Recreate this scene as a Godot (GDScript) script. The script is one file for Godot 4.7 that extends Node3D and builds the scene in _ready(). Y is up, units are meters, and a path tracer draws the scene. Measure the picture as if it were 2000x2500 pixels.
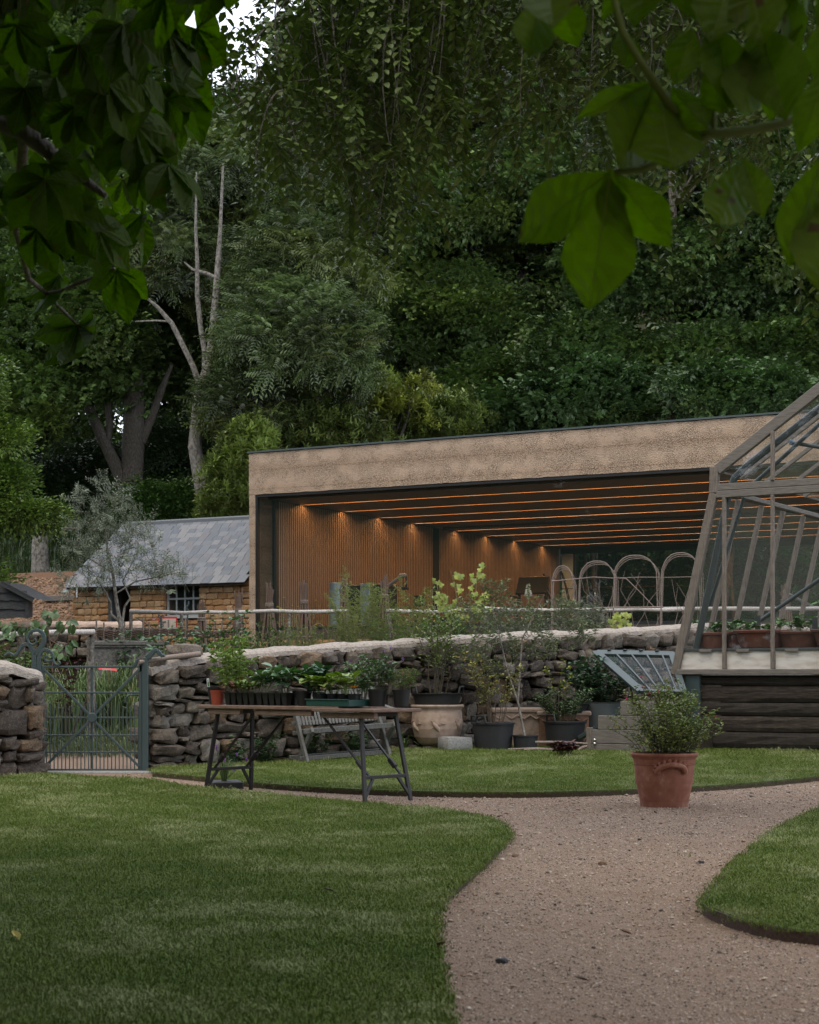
extends Node3D

# ---------------------------------------------------------------- camera model: photograph pixels (2000 x 2500), level lens with rise
const F := 4200.0
const EYE := 1.05
var U := Vector3(0.8812, 0, 0.4727)      # along the pavilion's front, to its nearer end
var V := Vector3(0.4727, 0, -0.8812)     # into the pavilion
var B0 := Vector3(-3.36, 0, -36.0)       # front corner of the pavilion
var rng := RandomNumberGenerator.new()
var noise := FastNoiseLite.new()
var used := {}
var M := {}

class MB:
	var v := PackedVector3Array()
	var n := PackedVector3Array()
	var c := PackedColorArray()
	var col := Color.WHITE
	func tri(a: Vector3, b: Vector3, d: Vector3) -> void:
		var k := (d - a).cross(b - a).normalized()
		v.push_back(a); v.push_back(b); v.push_back(d)
		n.push_back(k); n.push_back(k); n.push_back(k)
		c.push_back(col); c.push_back(col); c.push_back(col)
	func quad(a: Vector3, b: Vector3, d: Vector3, e: Vector3) -> void:
		tri(a, b, d); tri(a, d, e)
	func strip(a: Vector3, b: Vector3, d: Vector3, na: Vector3, nb: Vector3, nd: Vector3) -> void:
		v.push_back(a); v.push_back(b); v.push_back(d)
		n.push_back(na); n.push_back(nb); n.push_back(nd)
		c.push_back(col); c.push_back(col); c.push_back(col)
	# box in the frame xf, size s, chamfer e
	func box(xf: Transform3D, s: Vector3, e := 0.0) -> void:
		var h := s * 0.5
		if e <= 0.0:
			for ax in 3:
				for sg in [-1.0, 1.0]:
					var nn := Vector3.ZERO; nn[ax] = sg
					var a1 := Vector3.ZERO; a1[(ax + 1) % 3] = 1.0
					var a2 := Vector3.ZERO; a2[(ax + 2) % 3] = sg
					var o := nn * h; var p := a1 * h; var q := a2 * h
					quad(xf * (o - p - q), xf * (o - p + q), xf * (o + p + q), xf * (o + p - q))
			return
		e = minf(e, minf(h.x, minf(h.y, h.z)) * 0.9)
		var t := h - Vector3(e, e, e)
		for ax in 3:
			for sg in [-1.0, 1.0]:
				var nn := Vector3.ZERO; nn[ax] = sg
				var a1 := Vector3.ZERO; a1[(ax + 1) % 3] = 1.0
				var a2 := Vector3.ZERO; a2[(ax + 2) % 3] = sg
				var o := nn * h; var p := a1 * t; var q := a2 * t
				quad(xf * (o - p - q), xf * (o - p + q), xf * (o + p + q), xf * (o + p - q))
		for ax in 3:
			for s1 in [-1.0, 1.0]:
				for s2 in [-1.0, 1.0]:
					var d := Vector3.ZERO; d[ax] = t[ax]
					var y := (ax + 1) % 3; var z := (ax + 2) % 3
					var a := Vector3.ZERO; a[y] = s1 * h[y]; a[z] = s2 * t[z]
					var b := Vector3.ZERO; b[y] = s1 * t[y]; b[z] = s2 * h[z]
					if s1 * s2 < 0.0: quad(xf * (a - d), xf * (b - d), xf * (b + d), xf * (a + d))
					else: quad(xf * (b - d), xf * (a - d), xf * (a + d), xf * (b + d))
		for s1 in [-1.0, 1.0]:
			for s2 in [-1.0, 1.0]:
				for s3 in [-1.0, 1.0]:
					var sv := Vector3(s1, s2, s3)
					var a := sv * Vector3(h.x, t.y, t.z); var b := sv * Vector3(t.x, h.y, t.z); var d := sv * Vector3(t.x, t.y, h.z)
					if s1 * s2 * s3 > 0.0: tri(xf * a, xf * d, xf * b)
					else: tri(xf * a, xf * b, xf * d)
	# a beam of section w x h from a to b; "side" is roughly the direction of w
	func beam(a: Vector3, b: Vector3, w: float, h: float, side := Vector3.RIGHT, e := 0.0) -> void:
		var y := b - a
		var l := y.length()
		if l < 1e-5: return
		y /= l
		var z := side.cross(y)
		if z.length() < 0.05: z = Vector3(0.3, 0.1, 0.9).cross(y)
		z = z.normalized()
		var x := y.cross(z)
		box(Transform3D(Basis(x, y, z), (a + b) * 0.5), Vector3(w, l, h), e)
	func tube(p: Array, r: Array, sides := 6, cap := true) -> void:
		var m := p.size()
		var rings := []
		var nrm := []
		var t0: Vector3 = (p[1] - p[0]).normalized()
		var x := t0.cross(Vector3(0.31, 0.12, 0.94)).normalized()
		for i in m:
			var t: Vector3 = ((p[mini(i + 1, m - 1)] as Vector3) - (p[maxi(i - 1, 0)] as Vector3)).normalized()
			x = (x - t * x.dot(t)).normalized()
			var y := t.cross(x)
			var ring := PackedVector3Array(); var nn := PackedVector3Array()
			for k in sides:
				var a := TAU * k / sides
				var d := x * cos(a) + y * sin(a)
				ring.push_back((p[i] as Vector3) + d * float(r[i])); nn.push_back(d)
			rings.push_back(ring); nrm.push_back(nn)
		for i in m - 1:
			for k in sides:
				var j := (k + 1) % sides
				var a: Vector3 = rings[i][k]; var b: Vector3 = rings[i][j]; var d: Vector3 = rings[i + 1][j]; var e: Vector3 = rings[i + 1][k]
				strip(a, e, d, nrm[i][k], nrm[i + 1][k], nrm[i + 1][j])
				strip(a, d, b, nrm[i][k], nrm[i + 1][j], nrm[i][j])
		if cap:
			for k in range(1, sides - 1):
				tri(rings[0][0], rings[0][k], rings[0][k + 1])
				tri(rings[m - 1][0], rings[m - 1][k + 1], rings[m - 1][k])
	# lathe of [radius, height] pairs about y, elliptical by q
	func lathe(prof: Array, segs: int, o: Vector3, wob := 0.0, q := Vector2.ONE) -> void:
		for i in prof.size() - 1:
			var r0: float = prof[i][0]; var y0: float = prof[i][1]; var r1: float = prof[i + 1][0]; var y1: float = prof[i + 1][1]
			var sl := Vector2(y1 - y0, r0 - r1).normalized()
			for k in segs:
				var a0 := TAU * k / segs; var a1 := TAU * (k + 1) / segs
				var w0 := 1.0 + wob * sin(a0 * 3.0 + 1.0); var w1 := 1.0 + wob * sin(a1 * 3.0 + 1.0)
				var d0 := Vector3(cos(a0) * q.x, 0, sin(a0) * q.y); var d1 := Vector3(cos(a1) * q.x, 0, sin(a1) * q.y)
				var p00 := o + d0 * r0 * w0 + Vector3.UP * y0; var p01 := o + d1 * r0 * w1 + Vector3.UP * y0
				var p10 := o + d0 * r1 * w0 + Vector3.UP * y1; var p11 := o + d1 * r1 * w1 + Vector3.UP * y1
				var n0 := (d0 * sl.x + Vector3.UP * sl.y).normalized(); var n1 := (d1 * sl.x + Vector3.UP * sl.y).normalized()
				if r1 > 1e-5: strip(p00, p11, p10, n0, n1, n0)
				if r0 > 1e-5: strip(p00, p01, p11, n0, n1, n1)
	# a leaf folded along its midrib: two sides of two faces each (or one each when coarse)
	func leaf(b: Vector3, dir: Vector3, up: Vector3, l: float, w: float, fold := 0.25, droop := 0.15, fine := false) -> void:
		var s := dir.cross(up).normalized()
		var k := s.cross(dir).normalized()
		var tip := b + dir * l - k * l * droop
		var h := w * 0.5
		if not fine:
			var m := b + dir * l * 0.5
			var lf := m + s * h + k * h * fold; var rt := m - s * h + k * h * fold
			tri(b, tip, lf); tri(b, rt, tip)
			return
		var m1 := b + dir * l * 0.33 ; var m2 := b + dir * l * 0.7 - k * l * droop * 0.45
		var a1 := m1 + s * h * 0.95 + k * h * fold; var b1 := m1 - s * h * 0.95 + k * h * fold
		var a2 := m2 + s * h * 0.8 + k * h * fold * 0.8; var b2 := m2 - s * h * 0.8 + k * h * fold * 0.8
		tri(b, m1, a1); tri(b, b1, m1)
		quad(m1, m2, a2, a1); quad(m1, b1, b2, m2)
		tri(m2, tip, a2); tri(m2, b2, tip)
	func mesh() -> ArrayMesh:
		var a := []
		a.resize(Mesh.ARRAY_MAX)
		a[Mesh.ARRAY_VERTEX] = v; a[Mesh.ARRAY_NORMAL] = n; a[Mesh.ARRAY_COLOR] = c
		var m := ArrayMesh.new()
		if v.size() > 0: m.add_surface_from_arrays(Mesh.PRIMITIVE_TRIANGLES, a)
		return m

# ---------------------------------------------------------------- places
func P(px: float, py: float, d: float) -> Vector3:
	return Vector3((px - 1000.0) / F * d, EYE - (py - 1660.0) / F * d, -d)
func gnd(x: float, z: float) -> float:                      # the lawn rises a little towards the wall and the glasshouse
	return 0.12 * smoothstep(-2.2, 0.3, x) * smoothstep(16.5, 21.5, -z)
func G(px: float, py: float, lift := 0.0) -> Vector3:        # where a pixel's ray meets the lawn or path
	var y := lift
	var p := Vector3.ZERO
	for k in 8:
		var d := (EYE - y) * F / (py - 1660.0)
		p = P(px, py, d)
		y = gnd(p.x, p.z) + lift
	p.y = y
	return p
func PL(px: float, py: float, o: Vector3, u: Vector3) -> Vector3:   # where a pixel's ray meets the upright plane through o along u
	var r := Vector3((px - 1000.0) / F, -(py - 1660.0) / F, -1.0)
	var nn := Vector3(-u.z, 0, u.x)
	var t := (o - Vector3(0, EYE, 0)).dot(nn) / r.dot(nn)
	return Vector3(0, EYE, 0) + r * t
func bp(s: float, y: float, t: float) -> Vector3:
	return B0 + U * s + V * t + Vector3.UP * y
func terr(x: float, z: float) -> float:                      # the garden terraces and the wooded hillside
	var p := Vector3(x, 0, z) - B0
	var w := p.dot(V); var s := p.dot(U)
	var d := -z
	var g := lerpf(0.0, 1.3, clampf((w + 13.5) / 10.5, 0, 1))
	g = lerpf(0.0, g, maxf(smoothstep(-2.7, -1.7, x), smoothstep(24.5, 31.0, d)))
	var back := 6.0 + 12.5 * smoothstep(-1.5, 0.5, s)           # the hill starts behind the cottage or behind the pavilion
	var k := maxf(w - back, 0.0)
	g += 3.6 * smoothstep(0.0, 6.5, k) + maxf(k - 4.0, 0.0) * lerpf(0.14, 0.38, smoothstep(-17.0, -4.0, x))
	if s < 0.5: g += 1.1 * smoothstep(-0.5, 1.5, w - 1.4) * smoothstep(-3.9, -4.4, s)
	return g + 0.05 * noise.get_noise_2d(x * 6.0, z * 6.0)

# ---------------------------------------------------------------- nodes
func uname(s: String) -> String:
	if not used.has(s):
		used[s] = 0
		return s
	used[s] += 1
	return "%s_%03d" % [s, used[s]]
func thing(called: String, label: String, cat: String, at := Vector3.ZERO, group := "") -> Node3D:
	var o := Node3D.new()
	o.name = uname(called)
	add_child(o)
	o.position = at
	tag(o, label, cat, group)
	return o
func tag(o: Node, label: String, cat: String, group := "") -> void:
	o.set_meta("label", label); o.set_meta("category", cat)
	if group: o.set_meta("group", group)
func part(called: String, m: Variant, mat: Material, parent: Node3D, xf := Transform3D.IDENTITY) -> MeshInstance3D:
	var o := MeshInstance3D.new()
	o.mesh = m.mesh() if m is MB else m
	o.material_override = mat
	o.name = called
	parent.add_child(o, true)
	o.global_transform = xf
	return o
func struct(called: String, m: Variant, mat: Material) -> MeshInstance3D:
	var o := part(uname(called), m, mat, self)
	o.set_meta("kind", "structure")
	return o
func single(called: String, m: Variant, mat: Material, label: String, cat: String, group := "") -> MeshInstance3D:
	var o := part(uname(called), m, mat, self)
	tag(o, label, cat, group)
	return o
func scatter(called: String, mesh: Mesh, mat: Material, buf: PackedFloat32Array, parent: Node3D, stuff := true) -> MultiMeshInstance3D:
	var mm := MultiMesh.new()
	mm.transform_format = MultiMesh.TRANSFORM_3D
	mm.use_colors = true
	mm.mesh = mesh
	mm.instance_count = buf.size() / 16
	mm.buffer = buf
	var o := MultiMeshInstance3D.new()
	o.multimesh = mm
	o.material_override = mat
	o.name = called if parent != self else uname(called)
	parent.add_child(o, true)
	o.global_transform = Transform3D.IDENTITY
	if stuff: o.set_meta("kind", "stuff")
	return o
func put(buf: PackedFloat32Array, p: Vector3, b: Basis, c: Color) -> void:
	buf.append_array(PackedFloat32Array([b.x.x, b.y.x, b.z.x, p.x, b.x.y, b.y.y, b.z.y, p.y, b.x.z, b.y.z, b.z.z, p.z, c.r, c.g, c.b, 1.0]))
func rr(a: float, b: float) -> float: return rng.randf_range(a, b)
func tilt(yaw: float, lean: float, dir: float, s: float) -> Basis:      # turned by yaw, then leaned towards dir
	var b := Basis(Vector3.UP, yaw)
	var ax := Vector3(sin(dir), 0, -cos(dir))
	return (Basis(ax, -lean) * b).scaled_local(Vector3(s, s, s))
func shade(c: Color, k: float) -> Color: return Color(c.r * k, c.g * k, c.b * k)
func bez(a: Vector3, b: Vector3, c: Vector3, n: int) -> Array:
	var out := []
	for i in n + 1:
		var t := float(i) / n
		out.push_back(a.lerp(b, t).lerp(b.lerp(c, t), t))
	return out
func taper(r0: float, r1: float, n: int) -> Array:
	var out := []
	for i in n: out.push_back(lerpf(r0, r1, float(i) / (n - 1)))
	return out

# ---------------------------------------------------------------- materials
func lin(r: float, g: float, b: float) -> Color: return Color(r, g, b).linear_to_srgb()
func flat(r: float, g: float, b: float, rough := 0.8, metal := 0.0) -> StandardMaterial3D:
	var m := StandardMaterial3D.new()
	m.albedo_color = lin(r, g, b); m.roughness = rough; m.metallic = metal
	return m
func ntex(freq: float, seed: int, cols: Array, kind := FastNoiseLite.TYPE_SIMPLEX_SMOOTH, oct := 5, size := 512, as_normal := false, bump := 4.0) -> NoiseTexture2D:
	var f := FastNoiseLite.new()
	f.noise_type = kind; f.frequency = freq; f.seed = seed; f.fractal_octaves = oct
	if kind == FastNoiseLite.TYPE_CELLULAR:
		f.cellular_return_type = FastNoiseLite.RETURN_CELL_VALUE if not as_normal else FastNoiseLite.RETURN_DISTANCE
	var t := NoiseTexture2D.new()
	t.width = size; t.height = size; t.seamless = true; t.noise = f; t.generate_mipmaps = false
	if as_normal:
		t.as_normal_map = true; t.bump_strength = bump
	else:
		var g := Gradient.new()
		var off := PackedFloat32Array(); var cc := PackedColorArray()
		for i in cols.size():
			off.push_back(float(i) / (cols.size() - 1)); cc.push_back((cols[i] as Color).linear_to_srgb())
		g.offsets = off; g.colors = cc
		t.color_ramp = g
	return t
var normals := {}
func shared_normal(f: float) -> NoiseTexture2D:
	var key := 0.03 if f < 0.035 else (0.05 if f < 0.07 else 0.14)
	if not normals.has(key): normals[key] = ntex(key, int(key * 1000.0), [], FastNoiseLite.TYPE_SIMPLEX_SMOOTH, 4, 512, true, 6.0)
	return normals[key]
# a mottled surface: cols are linear colours along the noise
func mott(cols: Array, sc: Vector3, freq := 0.02, rough := 0.85, bump := 0.6, seed := 1, kind := FastNoiseLite.TYPE_SIMPLEX_SMOOTH, vc := false) -> StandardMaterial3D:
	var m := StandardMaterial3D.new()
	m.albedo_texture = ntex(freq, seed, cols, kind)
	m.roughness = rough
	m.uv1_triplanar = true; m.uv1_world_triplanar = true; m.uv1_scale = sc
	if bump > 0.0:
		m.normal_enabled = true; m.normal_texture = shared_normal(freq * 2.0); m.normal_scale = bump
	m.vertex_color_use_as_albedo = vc
	return m
func leafmat(rough := 0.5, back := Color(0.45, 0.55, 0.12), spec := 0.5) -> StandardMaterial3D:
	var m := StandardMaterial3D.new()
	m.vertex_color_use_as_albedo = true
	m.roughness = rough
	m.metallic_specular = spec
	m.cull_mode = BaseMaterial3D.CULL_DISABLED
	m.backlight_enabled = true; m.backlight = back
	return m
func vmat(rough := 0.8) -> StandardMaterial3D:
	var m := StandardMaterial3D.new()
	m.vertex_color_use_as_albedo = true; m.roughness = rough
	m.cull_mode = BaseMaterial3D.CULL_DISABLED
	return m
func glassmat(a := 0.06, tint := Color(0.6, 0.75, 0.72)) -> StandardMaterial3D:
	var m := StandardMaterial3D.new()
	m.albedo_color = Color(tint.r, tint.g, tint.b, a); m.roughness = 0.02
	m.transparency = BaseMaterial3D.TRANSPARENCY_ALPHA
	m.metallic_specular = 0.6
	m.cull_mode = BaseMaterial3D.CULL_DISABLED
	return m
# an irregular rounded stone in the unit cube
func rock(seed: int, rough := 0.16, boxy := 0.55, detail := false) -> ArrayMesh:
	var f := FastNoiseLite.new(); f.seed = seed; f.frequency = 0.9
	var mb := MB.new()
	var pt := func(a: Vector3) -> Vector3:
		var s := a.normalized() * 0.62
		var q := s.lerp(a * 0.5, boxy)
		return q * (1.0 + rough * 1.6 * f.get_noise_3dv(a * 1.3) + rough * 1.2 * f.get_noise_3dv(a * 2.6 + Vector3(9, 2, 4)))
	for ax in 3:
		for sg in [-1.0, 1.0]:
			var nn := Vector3.ZERO; nn[ax] = sg
			var a1 := Vector3.ZERO; a1[(ax + 1) % 3] = 1.0
			var a2 := Vector3.ZERO; a2[(ax + 2) % 3] = sg
			var gr := [-1.0, -0.42, 0.42, 1.0] if detail else [-1.0, 0.0, 1.0]
			for i in gr.size() - 1:
				for j in gr.size() - 1:
					mb.quad(pt.call(nn + a1 * gr[i] + a2 * gr[j]), pt.call(nn + a1 * gr[i] + a2 * gr[j + 1]), pt.call(nn + a1 * gr[i + 1] + a2 * gr[j + 1]), pt.call(nn + a1 * gr[i + 1] + a2 * gr[j]))
	# average the normals where corners meet, partly, so edges stay but read as worn
	var acc := {}
	for i in mb.v.size():
		var key := mb.v[i].snapped(Vector3(0.001, 0.001, 0.001))
		acc[key] = acc.get(key, Vector3.ZERO) + mb.n[i]
	for i in mb.v.size():
		mb.n[i] = mb.n[i].lerp((acc[mb.v[i].snapped(Vector3(0.001, 0.001, 0.001))] as Vector3).normalized(), 0.42).normalized()
	return mb.mesh()

func _ready() -> void:
	rng.seed = 7
	noise.seed = 3; noise.frequency = 0.05
	# ---- camera: level, with the lens raised
	var cam := Camera3D.new()
	cam.name = "camera"
	cam.projection = Camera3D.PROJECTION_FRUSTUM
	cam.near = 0.05; cam.far = 400.0
	cam.size = 2500.0 / F * cam.near
	cam.frustum_offset = Vector2(0, (1660.0 - 1250.0) / F * cam.near)
	add_child(cam)
	cam.position = Vector3(0, EYE, 0)
	var lens := CameraAttributesPhysical.new()
	lens.frustum_focal_length = 50.0; lens.exposure_aperture = 6.0; lens.frustum_focus_distance = 19.0
	cam.attributes = lens
	cam.current = true
	# ---- overcast evening sky
	var sky := ProceduralSkyMaterial.new()
	sky.sky_top_color = Color(0.84, 0.87, 0.92); sky.sky_horizon_color = Color(0.89, 0.91, 0.94); sky.sky_curve = 0.12
	sky.ground_bottom_color = Color(0.16, 0.17, 0.13); sky.ground_horizon_color = Color(0.3, 0.32, 0.28)
	sky.sun_angle_max = 1.0; sky.use_debanding = false
	var env := Environment.new()
	env.background_mode = Environment.BG_SKY
	env.sky = Sky.new(); env.sky.sky_material = sky
	env.background_energy_multiplier = 1.0
	env.tonemap_mode = Environment.TONE_MAPPER_LINEAR
	env.tonemap_exposure = 2.9
	env.sdfgi_enabled = true; env.ssao_enabled = true; env.ssil_enabled = true
	var we := WorldEnvironment.new()
	we.name = "sky"; we.environment = env
	add_child(we)
	var sun := DirectionalLight3D.new()
	sun.name = "sun"
	sun.light_energy = 0.25; sun.light_angular_distance = 40.0; sun.light_color = Color(1.0, 0.97, 0.92); sun.shadow_enabled = true
	add_child(sun)
	sun.rotation_degrees = Vector3(-62, -25, 0)
	materials()
	ground()
	hillside()
	pavilion()
	cottage()
	stone_walls()
	gate()
	glasshouse()
	cold_frame()
	furniture()
	pots_by_wall()
	table_top()
	kitchen_garden()
	woodland()
	near_branches()
	small_things()

func materials() -> void:
	M.leaf = leafmat()
	M.leaf_far = leafmat(0.4, Color(0.4, 0.48, 0.1), 0.5)
	M.leaf_gloss = leafmat(0.35, Color(0.3, 0.4, 0.1), 0.5)
	M.olive = leafmat(0.6, Color(0.2, 0.25, 0.15), 0.4)
	M.bark = mott([Color(0.035, 0.028, 0.022), Color(0.10, 0.085, 0.07), Color(0.17, 0.15, 0.13)], Vector3(1.6, 0.5, 1.6), 0.03, 0.95, 1.2, 11)
	M.bark_pale = mott([Color(0.015, 0.013, 0.011), Color(0.11, 0.098, 0.084), Color(0.21, 0.195, 0.175), Color(0.27, 0.255, 0.235)], Vector3(1.1, 0.6, 1.1), 0.02, 0.9, 1.0, 12)
	M.birch = mott([Color(0.06, 0.05, 0.045), Color(0.34, 0.31, 0.29), Color(0.50, 0.47, 0.45), Color(0.56, 0.53, 0.5)], Vector3(3, 3, 3), 0.03, 0.8, 0.6, 13)
	M.twig = mott([Color(0.05, 0.03, 0.022), Color(0.13, 0.085, 0.065), Color(0.2, 0.15, 0.12)], Vector3(4, 4, 4), 0.03, 0.9, 0.4, 14)
	M.willow = mott([Color(0.1, 0.07, 0.058), Color(0.22, 0.17, 0.145), Color(0.32, 0.27, 0.24)], Vector3(4, 4, 4), 0.03, 0.8, 0.3, 15)
	M.greywood = mott([Color(0.07, 0.062, 0.055), Color(0.15, 0.135, 0.12), Color(0.23, 0.205, 0.185)], Vector3(0.6, 9, 0.6), 0.02, 0.85, 0.5, 16)
	M.greywood_up = mott([Color(0.075, 0.062, 0.052), Color(0.16, 0.135, 0.115), Color(0.235, 0.2, 0.175)], Vector3(9, 0.5, 9), 0.02, 0.85, 0.5, 17)
	M.sleeper = mott([Color(0.006, 0.005, 0.004), Color(0.016, 0.0125, 0.0095), Color(0.034, 0.026, 0.02), Color(0.08, 0.065, 0.052)], Vector3(0.5, 5, 0.5), 0.02, 0.9, 1.0, 18)
	M.sleeper_b = mott([Color(0.008, 0.006, 0.005), Color(0.022, 0.016, 0.012), Color(0.05, 0.036, 0.026), Color(0.1, 0.08, 0.064)], Vector3(0.6, 4, 0.6), 0.02, 0.9, 1.0, 19)
	M.white_panel = mott([Color(0.33, 0.28, 0.23), Color(0.56, 0.53, 0.5), Color(0.63, 0.605, 0.585)], Vector3(0.5, 1.2, 0.5), 0.015, 0.7, 0.2, 20)
	M.steel_green = flat(0.045, 0.068, 0.072, 0.45)
	M.steel_grey = flat(0.06, 0.072, 0.075, 0.45, 0.3)
	M.teal = flat(0.045, 0.064, 0.066, 0.5)
	M.black = flat(0.008, 0.009, 0.01, 0.5)
	M.black_soft = flat(0.012, 0.0125, 0.0135, 0.6)
	M.tub = mott([Color(0.016, 0.017, 0.019), Color(0.026, 0.027, 0.03)], Vector3(2, 2, 2), 0.02, 0.6, 0.1, 21)
	M.soil = mott([Color(0.02, 0.013, 0.009), Color(0.05, 0.034, 0.024)], Vector3(4, 4, 4), 0.05, 1.0, 1.0, 22)
	M.terracotta = mott([Color(0.15, 0.052, 0.032), Color(0.205, 0.074, 0.044), Color(0.24, 0.095, 0.06), Color(0.34, 0.21, 0.165)], Vector3(1.6, 1.1, 1.6), 0.012, 0.85, 0.15, 23)
	M.terra_dark = mott([Color(0.1, 0.035, 0.024), Color(0.15, 0.055, 0.038), Color(0.2, 0.09, 0.065)], Vector3(1.6, 1.1, 1.6), 0.012, 0.85, 0.15, 24)
	M.urn = mott([Color(0.24, 0.16, 0.125), Color(0.38, 0.28, 0.225), Color(0.45, 0.35, 0.29)], Vector3(1.2, 1.2, 1.2), 0.015, 0.9, 0.3, 25)
	M.red_plastic = flat(0.3, 0.055, 0.03, 0.5)
	M.green_plastic = flat(0.012, 0.06, 0.05, 0.45)
	M.tray = flat(0.009, 0.0095, 0.0105, 0.55)
	M.table_wood = mott([Color(0.085, 0.05, 0.038), Color(0.19, 0.125, 0.095), Color(0.27, 0.19, 0.15)], Vector3(0.8, 6, 0.8), 0.02, 0.85, 0.4, 26)
	M.iron = flat(0.035, 0.034, 0.034, 0.6, 0.4)
	M.iron_dark = flat(0.014, 0.012, 0.011, 0.7, 0.3)
	M.stone_grey = mott([Color(0.12, 0.12, 0.12), Color(0.24, 0.24, 0.235), Color(0.33, 0.33, 0.32)], Vector3(2, 2, 2), 0.03, 0.9, 0.8, 27)
	M.concrete = mott([Color(0.06, 0.06, 0.058), Color(0.12, 0.115, 0.11), Color(0.17, 0.16, 0.15)], Vector3(1.5, 1.5, 1.5), 0.02, 0.95, 0.5, 28)
	M.lime = mott([Color(0.13, 0.108, 0.092), Color(0.28, 0.238, 0.208), Color(0.36, 0.315, 0.28), Color(0.4, 0.36, 0.325)], Vector3(1.4, 1.4, 1.4), 0.025, 0.95, 1.4, 29)
	M.glass = glassmat(0.02)
	M.glass.metallic_specular = 0.3
	M.glass_old = glassmat(0.035, Color(0.5, 0.56, 0.55))
	M.glass_old.metallic_specular = 0.6
	M.white = flat(0.62, 0.63, 0.64, 0.6)
	M.window_paint = flat(0.33, 0.35, 0.36, 0.6)
	M.rubble = mott([Color(0.09, 0.05, 0.032), Color(0.2, 0.125, 0.08), Color(0.3, 0.2, 0.135)], Vector3(2.0, 2.0, 2.0), 0.06, 0.95, 1.2, 30, FastNoiseLite.TYPE_SIMPLEX_SMOOTH)
	M.clay = mott([Color(0.2, 0.11, 0.07), Color(0.3, 0.18, 0.12)], Vector3(2, 2, 2), 0.02, 0.9, 0.4, 31)
	M.veg = vmat(0.75)
	M.bench = mott([Color(0.045, 0.045, 0.044), Color(0.105, 0.104, 0.1), Color(0.17, 0.168, 0.162)], Vector3(7, 2, 7), 0.02, 0.85, 0.5, 46)
	M.edge_soil = mott([Color(0.03, 0.02, 0.013), Color(0.07, 0.048, 0.034), Color(0.11, 0.08, 0.058)], Vector3(5, 5, 5), 0.05, 1.0, 1.2, 45)
	M.ochre = []
	for c in [[0.38, 0.215, 0.1], [0.43, 0.26, 0.135], [0.34, 0.18, 0.082], [0.46, 0.3, 0.175], [0.39, 0.245, 0.135]]:
		var a := Color(c[0], c[1], c[2])
		M.ochre.push_back(mott([shade(a, 0.5), shade(a, 0.9), shade(a, 1.2)], Vector3(2.2, 2.2, 2.2), 0.025, 0.95, 0.9, 110 + M.ochre.size()))
	M.dry = []
	for c in [[0.08, 0.062, 0.049], [0.105, 0.084, 0.067], [0.13, 0.107, 0.086], [0.09, 0.075, 0.064], [0.15, 0.132, 0.115], [0.135, 0.09, 0.056], [0.06, 0.047, 0.038]]:
		var a := Color(c[0], c[1], c[2])
		M.dry.push_back(mott([shade(a, 0.35), shade(a, 0.8), shade(a, 1.15), Color(0.22, 0.205, 0.18)], Vector3(1.9, 1.9, 1.9), 0.022, 0.95, 1.3, 120 + M.dry.size()))

# ---------------------------------------------------------------- ground
func smooth_line(p: Array, closed: bool, step := 0.12) -> PackedVector2Array:
	var c := Curve3D.new()
	var n := p.size()
	for i in n:
		var a: Vector3 = p[(i - 1 + n) % n] if closed or i > 0 else p[i]
		var b: Vector3 = p[(i + 1) % n] if closed or i < n - 1 else p[i]
		var t := (b - a) / 6.0
		c.add_point(p[i], -t, t)
	var out := PackedVector2Array()
	c.bake_interval = step
	for q in c.get_baked_points(): out.push_back(Vector2(q.x, q.z))
	return out
func lawn_sheet(called: String, edge: PackedVector2Array, lift: float, mat: Material, cell := 0.5) -> MeshInstance3D:
	var pts := PackedVector2Array(edge)
	var r := Rect2(edge[0], Vector2.ZERO)
	for q in edge: r = r.expand(q)
	var x := r.position.x
	while x < r.end.x:
		var z := r.position.y
		while z < r.end.y:
			var q := Vector2(x + cell * 0.3 * sin(z * 7.0), z + cell * 0.3 * cos(x * 5.0))
			if Geometry2D.is_point_in_polygon(q, edge): pts.push_back(q)
			z += cell
		x += cell
	var mb := MB.new()
	var id := Geometry2D.triangulate_delaunay(pts)
	for i in range(0, id.size(), 3):
		var a := pts[id[i]]; var b := pts[id[i + 1]]; var c := pts[id[i + 2]]
		if not Geometry2D.is_point_in_polygon((a + b + c) / 3.0, edge): continue
		var A := Vector3(a.x, gnd(a.x, a.y) + lift, a.y); var B := Vector3(b.x, gnd(b.x, b.y) + lift, b.y); var C := Vector3(c.x, gnd(c.x, c.y) + lift, c.y)
		if (C - A).cross(B - A).y > 0.0: mb.tri(A, B, C)
		else: mb.tri(A, C, B)
	var sk := MB.new()
	for i in edge.size():                                      # the cut turf edge
		var a := edge[i]; var b := edge[(i + 1) % edge.size()]
		var A := Vector3(a.x, gnd(a.x, a.y) + lift, a.y); var B := Vector3(b.x, gnd(b.x, b.y) + lift, b.y)
		sk.quad(A + Vector3.DOWN * 0.012, B + Vector3.DOWN * 0.012, B + Vector3.DOWN * (lift + 0.03), A + Vector3.DOWN * (lift + 0.03))
		mb.quad(A, B, B + Vector3.DOWN * 0.012, A + Vector3.DOWN * 0.012)
	var o := struct(called, mb, mat)
	part("cut_soil_edge", sk, M.edge_soil, o)
	return o
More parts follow.
